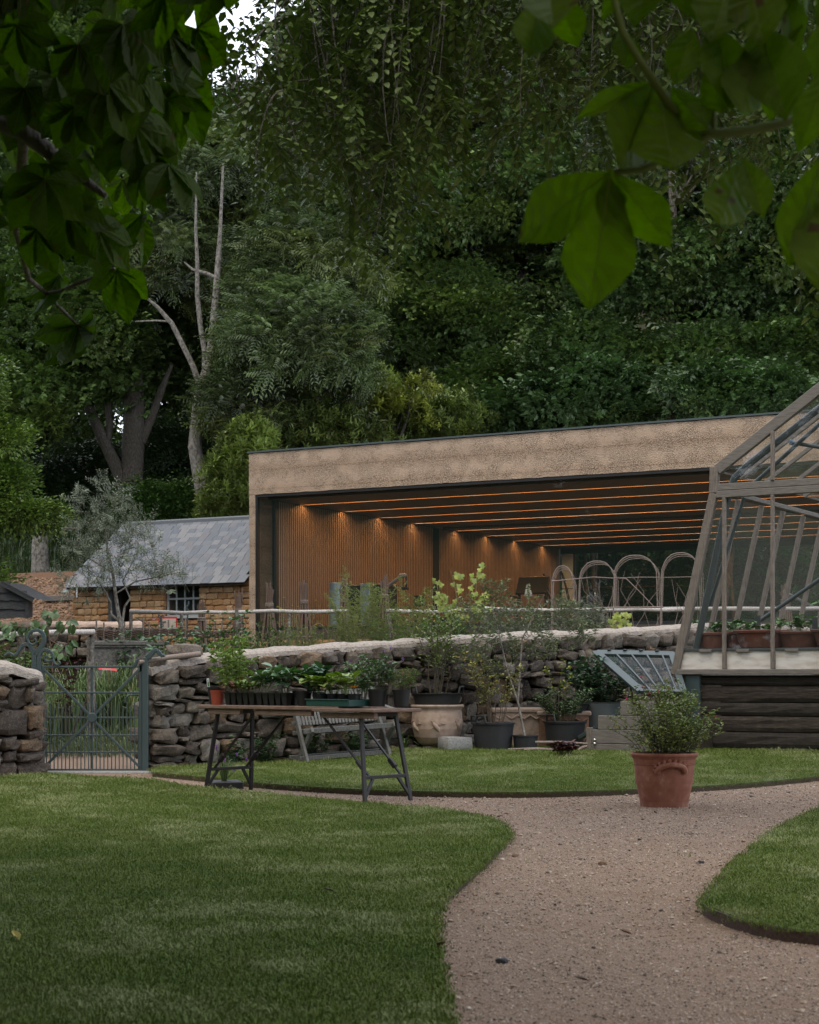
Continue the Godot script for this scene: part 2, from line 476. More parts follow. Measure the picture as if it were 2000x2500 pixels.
func edging(called: String, label: String, line: PackedVector2Array, top: float, mat: Material, out: float) -> void:
	var t := thing(called, label, "edging", Vector3(line[0].x, 0, line[0].y))
	var mb := MB.new()
	var L := []; var R := []
	for i in line.size():
		var a := line[maxi(i - 1, 0)]; var b := line[mini(i + 1, line.size() - 1)]
		var nn := (b - a).normalized().orthogonal() * out
		var q := line[i]
		var y := gnd(q.x, q.y)
		L.push_back(Vector3(q.x + nn.x * 0.4, y, q.y + nn.y * 0.4)); R.push_back(Vector3(q.x + nn.x, y, q.y + nn.y))
	var up := Vector3.UP * top; var dn := Vector3.DOWN * 0.05
	for i in line.size() - 1:
		mb.quad(R[i] + dn, R[i] + up, R[i + 1] + up, R[i + 1] + dn)
		mb.quad(R[i] + up, L[i] + up, L[i + 1] + up, R[i + 1] + up)
		mb.quad(L[i] + dn, L[i + 1] + dn, L[i + 1] + up, L[i] + up)
	part("strip", mb, mat, t)
func tuft(seed: int, n: int, h: float, w: float, spread: float) -> ArrayMesh:
	var r := RandomNumberGenerator.new(); r.seed = seed
	var mb := MB.new()
	for i in n:
		var a := r.randf() * TAU
		var b := Vector3(cos(a), 0, sin(a)) * spread * sqrt(r.randf())
		var d := r.randf() * TAU
		var o := Vector3(cos(d), 0, sin(d))
		var hh := h * r.randf_range(0.6, 1.15)
		var ln := r.randf_range(0.15, 1.0)
		var s := o.cross(Vector3.UP) * w * 0.5
		mb.col = Color.WHITE * r.randf_range(0.88, 1.12)
		var m := b + Vector3.UP * hh * 0.62 + o * hh * 0.22 * ln
		var t := b + Vector3.UP * hh * (1.0 - 0.25 * ln) + o * hh * 0.75 * ln
		mb.quad(b - s, m - s * 0.8, m + s * 0.8, b + s)
		mb.tri(m - s * 0.8, t, m + s * 0.8)
	return mb.mesh()
func ground() -> void:
	var gm := mott([Color(0.125, 0.076, 0.05), Color(0.215, 0.14, 0.096), Color(0.275, 0.188, 0.134), Color(0.335, 0.245, 0.18)], Vector3(2.6, 2.6, 2.6), 0.09, 0.95, 1.4, 41)
	var mb := MB.new()
	for i in 46:
		for j in 48:
			var x0 := -9.2 + i * 0.4; var z0 := -27.0 + j * 0.6
			var f := func(x: float, z: float) -> Vector3: return Vector3(x, gnd(x, z), z)
			var nn := func(x: float, z: float) -> Vector3: return Vector3(gnd(x - 0.2, z) - gnd(x + 0.2, z), 0.4, gnd(x, z - 0.2) - gnd(x, z + 0.2)).normalized()
			var a: Vector3 = f.call(x0, z0); var b: Vector3 = f.call(x0 + 0.4, z0); var c: Vector3 = f.call(x0 + 0.4, z0 + 0.6); var d: Vector3 = f.call(x0, z0 + 0.6)
			mb.strip(a, b, c, nn.call(a.x, a.z), nn.call(b.x, b.z), nn.call(c.x, c.z)); mb.strip(a, c, d, nn.call(a.x, a.z), nn.call(c.x, c.z), nn.call(d.x, d.z))
	struct("gravel_path", mb, gm)
	mb = MB.new()
	mb.quad(Vector3(-160, -0.06, -20), Vector3(160, -0.06, -20), Vector3(160, -0.06, 60), Vector3(-160, -0.06, 60))
	M.turf = mott([Color(0.045, 0.066, 0.012), Color(0.065, 0.09, 0.017), Color(0.09, 0.11, 0.027)], Vector3(2, 2, 2), 0.03, 0.95, 0.8, 42)
	struct("ground", mb, M.turf)
	# the three pieces of lawn
	var lift := 0.055
	var e1 := []
	for q in [[-160, 1905], [0, 1899], [120, 1890], [210, 1897], [348, 1903], [498, 1925], [742, 1948], [997, 1971], [1113, 1982], [1194, 2000], [1236, 2022], [1238, 2040], [1205, 2076], [1136, 2139], [1080, 2188], [1060, 2250], [1062, 2320], [1068, 2390], [1084, 2500], [1110, 2700], [1150, 3100]]: e1.push_back(G(q[0], q[1], lift))
	var l1 := smooth_line(e1, false, 0.08)
	var curve1 := l1.duplicate()
	l1.push_back(Vector2(0.2, 4.0)); l1.push_back(Vector2(-9, 4.0)); l1.push_back(Vector2(-9, -17.6))
	var e2 := []
	for q in [[2300, 1850], [2120, 1925], [2000, 1976], [1901, 2024], [1820, 2088], [1752, 2156], [1724, 2196], [1736, 2213], [1808, 2240], [1901, 2262], [2000, 2274], [2150, 2288], [2400, 2300]]: e2.push_back(G(q[0], q[1], lift))
	var l2 := smooth_line(e2, false, 0.06)
	var curve2 := l2.duplicate()
	var e3 := []
	for q in [[372, 1884], [510, 1897], [649, 1912], [881, 1926], [1159, 1933], [1391, 1931], [1681, 1920], [1855, 1908], [2000, 1894], [2200, 1872]]: e3.push_back(G(q[0], q[1], lift))
	var l3 := smooth_line(e3, false, 0.12)
	l3.push_back(Vector2(7.5, -24.4)); l3.push_back(Vector2(4.4, -25.2)); l3.push_back(Vector2(3.8, -24.8)); l3.push_back(Vector2(0.5, -22.3)); l3.push_back(Vector2(-2.9, -19.75))
	lawn_sheet("lawn", l1, lift, M.turf)
	lawn_sheet("lawn", l2, lift, M.turf, 0.4)
	lawn_sheet("lawn", l3, lift, M.turf, 0.4)
	M.corten = mott([Color(0.035, 0.02, 0.016), Color(0.075, 0.045, 0.035), Color(0.11, 0.07, 0.055)], Vector3(3, 3, 3), 0.03, 0.8, 0.3, 43)
	edging("steel_edging", "dark brown steel strip edging the large lawn beside the gravel path", curve1.slice(int(curve1.size() * 0.42)), 0.052, M.corten, -0.012)
	edging("steel_edging", "rusty steel strip round the pointed lawn where the gravel path forks", curve2, 0.052, M.corten, -0.012)
	# mown grass: short blades, laid over in paler drifts
	var gmat := leafmat(0.6, Color(0.3, 0.4, 0.1), 0.35)
	var tf := [tuft(1, 18, 0.0155, 0.0032, 0.058), tuft(2, 18, 0.014, 0.0032, 0.062), tuft(3, 12, 0.022, 0.0034, 0.045)]
	var nz := FastNoiseLite.new(); nz.seed = 5; nz.frequency = 1.0; nz.fractal_octaves = 4
	var nz2 := FastNoiseLite.new(); nz2.seed = 15; nz2.frequency = 1.0
	for li in 3:
		var edge: PackedVector2Array = [l1, l2, l3][li]
		var bufs := [PackedFloat32Array(), PackedFloat32Array(), PackedFloat32Array()]
		var want: int = [72000, 16000, 34000][li]
		var got := 0
		var tries := 0
		while got < want and tries < want * 8:
			tries += 1
			var d := 4.6 + 19.8 * pow(rng.randf(), 1.1 if li != 2 else 0.6)
			var px := rr(-120, 2150)
			var q := Vector2((px - 1000.0) / F * d, -d)
			if not Geometry2D.is_point_in_polygon(q, edge): continue
			got += 1
			var k := 0.65 * nz.get_noise_2d(q.x * 1.6 + q.y * 0.3, q.y * 2.0) + 0.5 * nz.get_noise_2d(q.x * 0.5, q.y * 0.55 + 30.0)
			var pale := smoothstep(0.06, 0.4, k + 0.3 * nz2.get_noise_2d(q.x * 5.0, q.y * 9.0))
			var deep := smoothstep(-0.05, -0.45, k)
			var c := Color(0.115, 0.155, 0.027).lerp(Color(0.26, 0.285, 0.13), pale * 0.8).lerp(Color(0.075, 0.122, 0.014), deep * 0.75)
			var dry := smoothstep(0.25, 0.6, nz2.get_noise_2d(q.x * 1.1 + 40.0, q.y * 1.6))
			c = c.lerp(Color(0.2, 0.165, 0.085), dry * 0.2 + (0.25 if rng.randf() < 0.05 else 0.0))
			var s := rr(0.85, 1.3) * lerpf(1.0, 1.5, clampf((d - 8.0) / 14.0, 0, 1)) * (1.0 if li != 2 else 0.9)
			put(bufs[got % 3], Vector3(q.x, gnd(q.x, q.y) + lift - 0.004, q.y), tilt(rng.randf() * TAU, rr(0, 0.35) + pale * 0.35, rng.randf() * TAU, s), shade(c, rr(0.9, 1.12)))
		for b in 3:
			var o := scatter("grass", tf[b], gmat, bufs[b], self)
			tag(o, ["short mown grass blades of the large lawn", "short mown grass blades of the pointed lawn", "short mown grass blades of the strip below the wall"][li], "grass")
	# longer grass hanging over the cut edges
	var eb := PackedFloat32Array()
	var curve3 := smooth_line(e3, false, 0.06)
	for ln in [curve1, curve2, curve3]:
		for q in ln:
			for k in (2 if ln != curve3 else 3):
				var p := Vector3(q.x + rr(-0.03, 0.03), gnd(q.x, q.y) + lift - (0.012 if ln != curve3 else rr(0.01, 0.05)), q.y - rr(-0.008, 0.05))
				put(eb, p, tilt(rng.randf() * TAU, rr(0.1, 0.6), rng.randf() * TAU, rr(0.6, 1.1)), shade(Color(0.075, 0.12, 0.02), rr(0.6, 1.2)))
	tag(scatter("edge_grass", tf[2], gmat, eb, self), "untrimmed grass overhanging the cut lawn edges", "grass")
	# loose chippings
	var ch := MB.new()
	var pts := [Vector3(1, 0, 0.1), Vector3(-0.9, 0.1, 0), Vector3(0.1, 0.5, 0.1), Vector3(0, -0.4, 0), Vector3(0.2, 0, 0.8), Vector3(-0.1, 0.05, -0.7)]
	for f in [[0, 2, 4], [4, 2, 1], [1, 2, 5], [5, 2, 0], [0, 4, 3], [4, 1, 3], [1, 5, 3], [5, 0, 3]]:
		ch.tri(pts[f[0]], pts[f[2]], pts[f[1]])
	var cb := PackedFloat32Array()
	var n := 0
	while n < 120000:
		var d := 4.6 + 15.5 * pow(rng.randf(), 1.35)
		var px := rr(850, 2100) if rng.randf() < 0.85 else rr(300, 1100)
		var q := Vector2((px - 1000.0) / F * d, -d)
		n += 1
		if Geometry2D.is_point_in_polygon(q, l1) or Geometry2D.is_point_in_polygon(q, l2) or Geometry2D.is_point_in_polygon(q, l3): continue
		var s := rr(0.0022, 0.0068) * lerpf(1.0, 1.6, clampf((d - 6.0) / 10.0, 0, 1))
		if rng.randf() < 0.025: s *= rr(1.6, 2.6)
		var c := Color(0.27, 0.19, 0.14).lerp(Color(0.45, 0.36, 0.285), rng.randf())
		var drift := nz2.get_noise_2d(q.x * 1.3, q.y * 1.1) + 0.6 * nz2.get_noise_2d(q.x * 4.0 + 9.0, q.y * 4.0)
		if drift > 0.25: c = c.lerp(Color(0.26, 0.15, 0.09), 0.35)
		if rng.randf() < 0.1 + 0.16 * smoothstep(0.0, -0.6, drift): c = Color(0.1, 0.08, 0.066)
		if rng.randf() < 0.03: c = Color(0.5, 0.45, 0.4)
		put(cb, Vector3(q.x, gnd(q.x, q.y) + s * 0.25, q.y), tilt(rng.randf() * TAU, rr(0, 0.5), rng.randf() * TAU, s), shade(c, rr(0.75, 1.2)))
	M.chips = vmat(0.95)
	var wb := PackedFloat32Array()
	for i in 420:                                             # seedling grass coming up in the gravel, mostly along the edges
		var ln: PackedVector2Array = [curve1, curve2][i % 2]
		var e := ln[rng.randi() % ln.size()]
		var q := e + Vector2(rng.randfn(), rng.randfn()) * (0.12 if i % 3 else 0.7)
		if Geometry2D.is_point_in_polygon(q, l1) or Geometry2D.is_point_in_polygon(q, l2) or Geometry2D.is_point_in_polygon(q, l3): continue
		put(wb, Vector3(q.x, gnd(q.x, q.y), q.y), tilt(rng.randf() * TAU, rr(0, 0.7), rng.randf() * TAU, rr(0.3, 0.8)), shade(Color(0.08, 0.11, 0.03), rr(0.6, 1.2)))
	tag(scatter("gravel_weeds", tf[2], gmat, wb, self), "sparse seedling grass growing in the gravel", "grass")
	tag(scatter("gravel", ch.mesh(), M.chips, cb, self), "loose buff stone chippings covering the path", "gravel")

func wall_d(x: float) -> float:
	return 19.8 + clampf((x + 2.99) * 0.758, 0.0, 7.1)
func hillside() -> void:
	var mb := MB.new()
	var xs := []; var zs := []
	var x := -90.0
	while x < 90.0:
		xs.push_back(x); x += 0.55 if absf(x + 2.0) < 16.0 else (2.0 if absf(x) < 40.0 else 8.0)
	var d := 19.0
	while d < 150.0:
		zs.push_back(-d); d += 0.5 if d < 56.0 else 3.0
	var H := []
	var N := []
	var C := []
	for z in zs:
		var row := PackedVector3Array(); var cr := PackedColorArray()
		for xx in xs:
			var y := terr(xx, z)
			if -z < wall_d(xx) + 0.35: y = -0.3
			elif xx < -1.9 and -z < 26.0 and xx > -4.6: y = minf(y, -0.08)
			var p := Vector3(xx, 0, z) - B0
			var w := p.dot(V); var s := p.dot(U)
			if s > -0.1 and s < 14.0 and w > -0.2 and w < 16.6: y = minf(y, 1.3)
			row.push_back(Vector3(xx, y, z))
			var c := Color(0.05, 0.036, 0.022).lerp(Color(0.045, 0.062, 0.02), smoothstep(-0.2, 0.3, noise.get_noise_2d(xx * 9.0, z * 9.0)))
			if w > 3.0 and w < 17.0 and s < 1.0: c = Color(0.05, 0.085, 0.024)      # the grass bank
			cr.push_back(c)
		H.push_back(row); C.push_back(cr)
	for j in zs.size():
		var row := PackedVector3Array()
		for i in xs.size():
			var a: Vector3 = H[j][mini(i + 1, xs.size() - 1)] - H[j][maxi(i - 1, 0)]
			var b: Vector3 = H[mini(j + 1, zs.size() - 1)][i] - H[maxi(j - 1, 0)][i]
			var k := a.cross(b)
			if k.y < 0: k = -k
			row.push_back(k.normalized())
		N.push_back(row)
	for j in zs.size() - 1:
		for i in xs.size() - 1:
			mb.col = C[j][i]
			mb.strip(H[j][i], H[j + 1][i + 1], H[j][i + 1], N[j][i], N[j + 1][i + 1], N[j][i + 1])
			mb.strip(H[j][i], H[j + 1][i], H[j + 1][i + 1], N[j][i], N[j + 1][i], N[j + 1][i + 1])
	var m := mott([Color(0.55, 0.55, 0.55), Color(1, 1, 1), Color(1.3, 1.3, 1.3)], Vector3(1.4, 1.4, 1.4), 0.04, 0.95, 0.9, 44)
	m.vertex_color_use_as_albedo = true
	struct("hillside", mb, m)

# ---------------------------------------------------------------- pavilion of rammed earth, glass and timber
func bbox(mb: MB, s0: float, s1: float, y0: float, y1: float, t0: float, t1: float, e := 0.0) -> void:
	mb.box(Transform3D(Basis(U, Vector3.UP, -V), bp((s0 + s1) * 0.5, (y0 + y1) * 0.5, (t0 + t1) * 0.5)), Vector3(s1 - s0, y1 - y0, t1 - t0), e)
func one(called: String, mat: Material, parent: Node3D, s0: float, s1: float, y0: float, y1: float, t0: float, t1: float, e := 0.0) -> MeshInstance3D:
	var mb := MB.new()
	bbox(mb, s0, s1, y0, y1, t0, t1, e)
	return part(called, mb, mat, parent)
func sheet(called: String, mat: Material, parent: Node3D, s0: float, s1: float, y0: float, y1: float, t: float) -> void:
	var mb := MB.new()
	mb.quad(bp(s0, y0, t), bp(s0, y1, t), bp(s1, y1, t), bp(s1, y0, t))
	part(called, mb, mat, parent)
func earth_material() -> StandardMaterial3D:
	# rammed earth: lifts of slightly different tone, gravel showing on the face, smoother trowelled patches
	var n := 1024
	var a := FastNoiseLite.new(); a.noise_type = FastNoiseLite.TYPE_CELLULAR; a.frequency = 0.15; a.seed = 4; a.cellular_return_type = FastNoiseLite.RETURN_DISTANCE2_SUB; a.fractal_type = FastNoiseLite.FRACTAL_NONE
	var cells := a.get_seamless_image(n, n)
	var b := FastNoiseLite.new(); b.frequency = 0.011; b.seed = 9; b.fractal_octaves = 4
	var big := b.get_seamless_image(n, n)
	var c := FastNoiseLite.new(); c.frequency = 0.09; c.seed = 19; c.fractal_octaves = 4
	var fine := c.get_seamless_image(n, n)
	var img := Image.create(n, n, false, Image.FORMAT_RGB8)
	var hgt := Image.create(n, n, false, Image.FORMAT_RGB8)
	for y in n:
		var lift := 0.5 + 0.5 * sin(y * TAU * 11.0 / n + 1.3 * sin(y * TAU * 2.0 / n))
		for x in n:
			var k := cells.get_pixel(x, y).r
			var g := big.get_pixel(x, y).r
			var f := fine.get_pixel(x, y).r
			var rough := 0.35 + 0.65 * smoothstep(0.25, 0.55, g + 0.12 * (lift - 0.5))
			var pit := (1.0 - smoothstep(0.04, 0.2, k)) * rough * smoothstep(0.28, 0.55, f)
			var h := lerpf(0.6 + 0.1 * f, 0.35 + 0.65 * smoothstep(0.02, 0.3, k), rough * 0.8)
			var col := Color(0.37, 0.26, 0.185).lerp(Color(0.52, 0.4, 0.305), f)
			col = col.lerp(Color(0.40, 0.315, 0.245), smoothstep(0.55, 0.8, g) * 0.6)
			col = col.lerp(Color(0.27, 0.175, 0.11), lift * 0.3)
			if lift > 0.985: col = col.lerp(Color(0.16, 0.1, 0.065), 0.5 * smoothstep(0.35, 0.6, f))      # the joint between two lifts
			col = col.lerp(Color(0.10, 0.06, 0.035), pit * 0.95)
			col = col.linear_to_srgb()
			img.set_pixel(x, y, col)
			hgt.set_pixel(x, y, Color(h, h, h))
	var m := StandardMaterial3D.new()
	m.albedo_texture = ImageTexture.create_from_image(img)
	hgt.bump_map_to_normal_map(7.0)
	m.normal_enabled = true; m.normal_texture = ImageTexture.create_from_image(hgt); m.normal_scale = 1.0
	m.roughness = 0.95
	m.uv1_triplanar = true; m.uv1_world_triplanar = true; m.uv1_scale = Vector3(0.21, 0.21, 0.21)
	return m
func pavilion() -> void:
	var earth := earth_material()
	var t := thing("garden_pavilion", "long rammed earth pavilion with glass front and warm strip lights", "building", bp(0, 1.3, 0))
	var FL := 2.08; var CE := 4.86; var FB := 4.92; var TOP := 5.78; var S := 13.6; var D := 16.0
	# earth walls with a slightly uneven top edge
	var mb := MB.new()
	var k := 68
	for i in k:
		var s0 := S * i / k; var s1 := S * (i + 1) / k
		var y0 := TOP + 0.018 * noise.get_noise_1d(s0 * 60.0); var y1 := TOP + 0.018 * noise.get_noise_1d(s1 * 60.0)
		var z0 := FB + 0.012 * noise.get_noise_1d(s0 * 80.0 + 99.0); var z1 := FB + 0.012 * noise.get_noise_1d(s1 * 80.0 + 99.0)
		mb.quad(bp(s0, z0, 0), bp(s0, y0, 0), bp(s1, y1, 0), bp(s1, z1, 0))
		mb.quad(bp(s0, y0, 0), bp(s0, y0, 0.4), bp(s1, y1, 0.4), bp(s1, y1, 0))
		mb.quad(bp(s0, z0, 0), bp(s1, z1, 0), bp(s1, z1, 0.4), bp(s0, z0, 0.4))
	mb.quad(bp(0, FB, 0), bp(0, FB, 0.4), bp(0, TOP, 0.4), bp(0, TOP, 0))
	part("fascia", mb, earth, t)
	var lw := MB.new()
	bbox(lw, 0, 0.15, 1.2, FB - 0.002, 0, D, 0.012)
	part("side_wall", lw, earth, t)
	one("end_wall", earth, t, S - 0.4, S, 1.2, FB - 0.003, 0.42, D)
	one("roof", M.concrete, t, 0.0, S, CE + 0.08, TOP - 0.02, 0.402, D)
	one("coping", M.teal, t, -0.03, S, TOP + 0.012, TOP + 0.045, -0.03, 0.45)
	one("floor", flat(0.06, 0.045, 0.035, 0.5), t, 0.152, S - 0.402, FL - 0.2, FL, 0.03, D)
	# ceiling of long dark boards with slots between for the lights
	var cm := mott([Color(0.03, 0.016, 0.009), Color(0.055, 0.029, 0.016), Color(0.08, 0.044, 0.025)], Vector3(0.4, 4, 4), 0.02, 0.55, 0.3, 51)
	var led_t := [1.8, 3.5, 5.2, 6.9, 9.2, 11.0, 12.8, 14.7]
	var edges := [0.5]
	for q in led_t: edges.push_back(q)
	edges.push_back(D)
	for i in edges.size() - 1:
		var hw := 0.035 if i < 4 else 0.02
		var t0: float = edges[i] + (hw if i > 0 else 0.0); var t1: float = edges[i + 1] - (hw if i < edges.size() - 2 else 0.0)
		var n := 4
		for j in n:
			var a := lerpf(t0, t1, float(j) / n) + 0.003; var b := lerpf(t0, t1, float(j + 1) / n) - 0.003
			if i == 4 and j == 2: continue                    # the dark slot across the ceiling
			one("ceiling_board", cm, t, 0.152, S - 0.402, CE, CE + 0.05, a, b)
	var slot := MB.new()
	bbox(slot, 0.152, S - 0.402, CE + 0.055, CE + 0.078, 0.5, D - 0.01)
	part("ceiling_void", slot, M.black, t)
	# slatted wall
	var sm := [mott([Color(0.16, 0.105, 0.068), Color(0.235, 0.162, 0.11), Color(0.29, 0.208, 0.148)], Vector3(7, 0.5, 7), 0.02, 0.55, 0.3, 52), mott([Color(0.18, 0.12, 0.078), Color(0.26, 0.182, 0.126), Color(0.32, 0.232, 0.166)], Vector3(7, 0.4, 7), 0.02, 0.55, 0.3, 53)]
	var sl := MB.new()
	sl.box(Transform3D(Basis(U, Vector3.UP, -V), Vector3.ZERO), Vector3(0.01, CE - FL - 0.02, 0.05), 0.002)
	var slm := sl.mesh()
	one("slat_backing", flat(0.008, 0.006, 0.005, 0.95), t, 0.152, 0.185, FL, CE, 0.76, D - 0.02)
	var q := 0.8
	var i := 0
	while q < D - 0.05:
		if q > 8.0 and q < 8.35:                                  # the dark recess part way along the wall
			q += 0.085
			continue
		part("slat", slm, sm[i % 2 if i % 5 else 1], t, Transform3D(Basis.IDENTITY, bp(0.192, (FL + CE) * 0.5, q)))
		q += 0.085; i += 1
	one("post", M.black, t, 0.152, 0.24, FL, CE, 0.66, 0.75)
	var side := MB.new()
	side.quad(bp(0.2, FL, 0.125), bp(0.2, CE, 0.125), bp(0.2, CE, 0.655), bp(0.2, FL, 0.655))
	part("glass_pane", side, glassmat(0.5, Color(0.12, 0.15, 0.11)), t)
	# lights: a glowing strip in every slot
	var glow := StandardMaterial3D.new()
	glow.albedo_color = Color(1, 0.7, 0.4); glow.emission_enabled = true; glow.emission = Color(1.0, 0.64, 0.28); glow.emission_energy_multiplier = 9.0
	for e in led_t.size():
		one("led_light", glow, t, 0.24, S - 0.42, CE + 0.012, CE + 0.03, led_t[e] - 0.016, led_t[e] + 0.016)
		var L := AreaLight3D.new()
		L.name = "strip_light"
		L.area_size = Vector2(S - 0.75, 0.03)
		L.light_color = Color(1.0, 0.8, 0.58); L.light_energy = 2.3; L.shadow_enabled = true; L.light_size = 0.03
		t.add_child(L, true)
		L.global_transform = Transform3D(Basis(U, -V, Vector3.UP), bp(S * 0.5 - 0.1, CE + 0.008, led_t[e]))
	# glass front in a dark frame
	one("frame", M.black, t, 0.152, 0.2, FL, FB - 0.008, 0.02, 0.12)
	one("frame", M.black, t, 0.202, S - 0.402, CE + 0.004, FB - 0.008, 0.02, 0.12)
	one("frame", M.black, t, 0.202, S - 0.402, FL + 0.002, FL + 0.06, 0.031, 0.12)
	for e in 4:
		sheet("glass_pane", M.glass, t, 0.203 + e * 3.25, 0.2 + e * 3.25 + 3.245, FL + 0.061, CE + 0.003, 0.065)
	# glazed back wall
	for e in 3:
		sheet("glass_pane", M.glass, t, 0.7 + e * 4.1, 0.7 + e * 4.1 + 4.05, FL, CE, D - 0.045)
		one("frame", M.black, t, 0.65 + e * 4.1, 0.699 + e * 4.1, FL, CE, D - 0.1, D)
	one("frame", M.black, t, 0.26, S - 0.41, CE - 0.16, CE - 0.002, D - 0.12, D - 0.02)
	one("frame", flat(0.05, 0.028, 0.018, 0.6), t, 0.26, S - 0.41, 3.68, 3.7, D - 0.1, D - 0.07)
	one("door", flat(0.55, 0.68, 0.76, 0.3), t, 0.3, 0.68, FL, CE - 0.17, D - 0.09, D - 0.05)  # pale blue in the colour stands in for sky light on this panel
	# low plinth of ochre stone under the glass
	var pl := [rock(71, 0.1, 0.75), rock(72, 0.1, 0.75), rock(73, 0.1, 0.8)]
	for c in 3:
		var s := 0.2
		while s < 8.0:
			var l := rr(0.22, 0.4)
			part("plinth_stone", pl[rng.randi() % 3], M.ochre[rng.randi() % M.ochre.size()], t, Transform3D(Basis(U, Vector3.UP, -V).scaled_local(Vector3(l * 1.05, 0.2, 0.2)), bp(s + l * 0.5, 1.38 + c * 0.2, 0.1)))
			s += l
	gym()

func gym() -> void:
	var FL := 2.082
	var silver := flat(0.22, 0.27, 0.28, 0.35, 0.4)
	var dark := flat(0.012, 0.012, 0.013, 0.35)
	# cable trainer: glossy column, dark glass body, arm with two hand grips
	var t := thing("cable_trainer", "silver and black cable exercise machine with a raised arm", "exercise machine", bp(1.35, FL, 2.2))
	var o := PL(822, 1500, bp(1.2, 0, 1.6), U)
	var b := Vector3(o.x, FL, o.z)
	var mb := MB.new()
	mb.lathe([[0.0, 0.0], [0.16, 0.0], [0.16, 1.03], [0.15, 1.05], [0.0, 1.05]], 20, b)
	part("column", mb, silver, t)
	mb = MB.new()
	mb.box(Transform3D(Basis(U, Vector3.UP, -V), b + U * 0.72 + V * 0.15 + Vector3.UP * 0.5), Vector3(1.1, 1.0, 0.5), 0.03)
	part("cabinet", mb, dark, t)
	mb = MB.new()
	mb.box(Transform3D(Basis(U, Vector3.UP, -V), b + U * 0.78 - V * 0.13 + Vector3.UP * 0.52), Vector3(0.22, 0.98, 0.04), 0.01)
	part("trim_panel", mb, silver, t)
	var a0 := b + U * 0.95 + Vector3.UP * 0.75
	var a1 := PL(982, 1405, a0, U)
	mb = MB.new()
	mb.beam(a0, a1, 0.09, 0.06, V, 0.02)
	mb.beam(a1 + U * 0.1, a1 - U * 0.06, 0.12, 0.08, V, 0.02)
	part("arm", mb, flat(0.2, 0.19, 0.18, 0.45, 0.3), t)
	mb = MB.new()
	for k in 2:
		var h := a1 + U * (0.02 + 0.07 * k)
		mb.tube([h, h + Vector3.DOWN * 0.14 + U * 0.02, h + Vector3.DOWN * 0.28], [0.012, 0.012, 0.012], 5)
		mb.tube([h + Vector3.DOWN * 0.26 - U * 0.04, h + Vector3.DOWN * 0.28 + U * 0.05], [0.03, 0.03], 6)
	part("hand_grip", mb, dark, t)
	# treadmill
	o = bp(6.3, FL, 8.5)
	o = PL(1292, 1520, o, U); o.y = FL
	t = thing("treadmill", "black treadmill with a tilted console in the glazed room", "exercise machine", o)
	mb = MB.new(); mb.box(Transform3D(Basis(U, Vector3.UP, -V), o + Vector3.UP * 0.12), Vector3(0.8, 0.2, 1.7), 0.03); part("deck", mb, dark, t)
	for s in [-0.36, 0.36]:
		mb = MB.new(); mb.beam(o + U * s + Vector3.UP * 0.1, o + U * s + V * 0.25 + Vector3.UP * 1.2, 0.06, 0.08, U, 0.01); part("upright", mb, dark, t)
		mb = MB.new(); mb.tube([o + U * s + V * 0.25 + Vector3.UP * 1.0, o + U * s - V * 0.3 + Vector3.UP * 1.02], [0.025, 0.025], 6); part("handrail", mb, dark, t)
	mb = MB.new(); mb.box(Transform3D(Basis(U, Vector3.UP, -V) * Basis(Vector3.RIGHT, -0.5), o + V * 0.22 + Vector3.UP * 1.3), Vector3(0.85, 0.5, 0.06), 0.02); part("console", mb, dark, t)
	# cross trainer beside it
	o = PL(1350, 1520, bp(6.8, 0, 9.0), U); o.y = FL
	t = thing("cross_trainer", "black cross trainer with long curved levers beside the treadmill", "exercise machine", o)
	mb = MB.new(); mb.box(Transform3D(Basis(U, Vector3.UP, -V), o + Vector3.UP * 0.1), Vector3(0.6, 0.16, 1.5), 0.03); part("base", mb, dark, t)
	mb = MB.new(); mb.lathe([[0.0, -0.06], [0.3, -0.06], [0.3, 0.06], [0.0, 0.06]], 18, Vector3.ZERO)
	part("flywheel", mb, dark, t, Transform3D(Basis(U, V, Vector3.UP), o + Vector3.UP * 0.38))
	for s in [-0.25, 0.25]:
		mb = MB.new(); mb.tube([o + U * s + Vector3.UP * 0.2, o + U * (s + 0.2) + Vector3.UP * 0.85, o + U * (s + 0.12) + Vector3.UP * 1.2, o + U * s + Vector3.UP * 1.6], [0.03, 0.03, 0.035, 0.03], 6); part("lever", mb, dark, t)
	# rowing machine
	o = PL(1085, 1520, bp(4.0, 0, 7.0), U); o.y = FL
	t = thing("rowing_machine", "low black rowing machine with an upright monitor", "exercise machine", o)
	mb = MB.new(); mb.beam(o + U * -0.9 + Vector3.UP * 0.3, o + U * 0.9 + Vector3.UP * 0.25, 0.1, 0.14, V, 0.02); part("rail", mb, dark, t)
	mb = MB.new(); mb.box(Transform3D(Basis(U, Vector3.UP, -V), o + Vector3.UP * 0.43), Vector3(0.3, 0.08, 0.28), 0.03); part("seat", mb, dark, t)
	for s in [-0.85, 0.8]:
		mb = MB.new(); mb.box(Transform3D(Basis(U, Vector3.UP, -V), o + U * s + Vector3.UP * 0.13), Vector3(0.08, 0.26, 0.5), 0.01); part("foot", mb, dark, t)
	mb = MB.new(); mb.beam(o + U * -0.8 + Vector3.UP * 0.3, o + U * -0.7 + Vector3.UP * 0.8, 0.05, 0.05, V); mb.box(Transform3D(Basis(U, Vector3.UP, -V), o + U * -0.7 + Vector3.UP * 0.9), Vector3(0.36, 0.26, 0.04), 0.01); part("monitor", mb, dark, t)

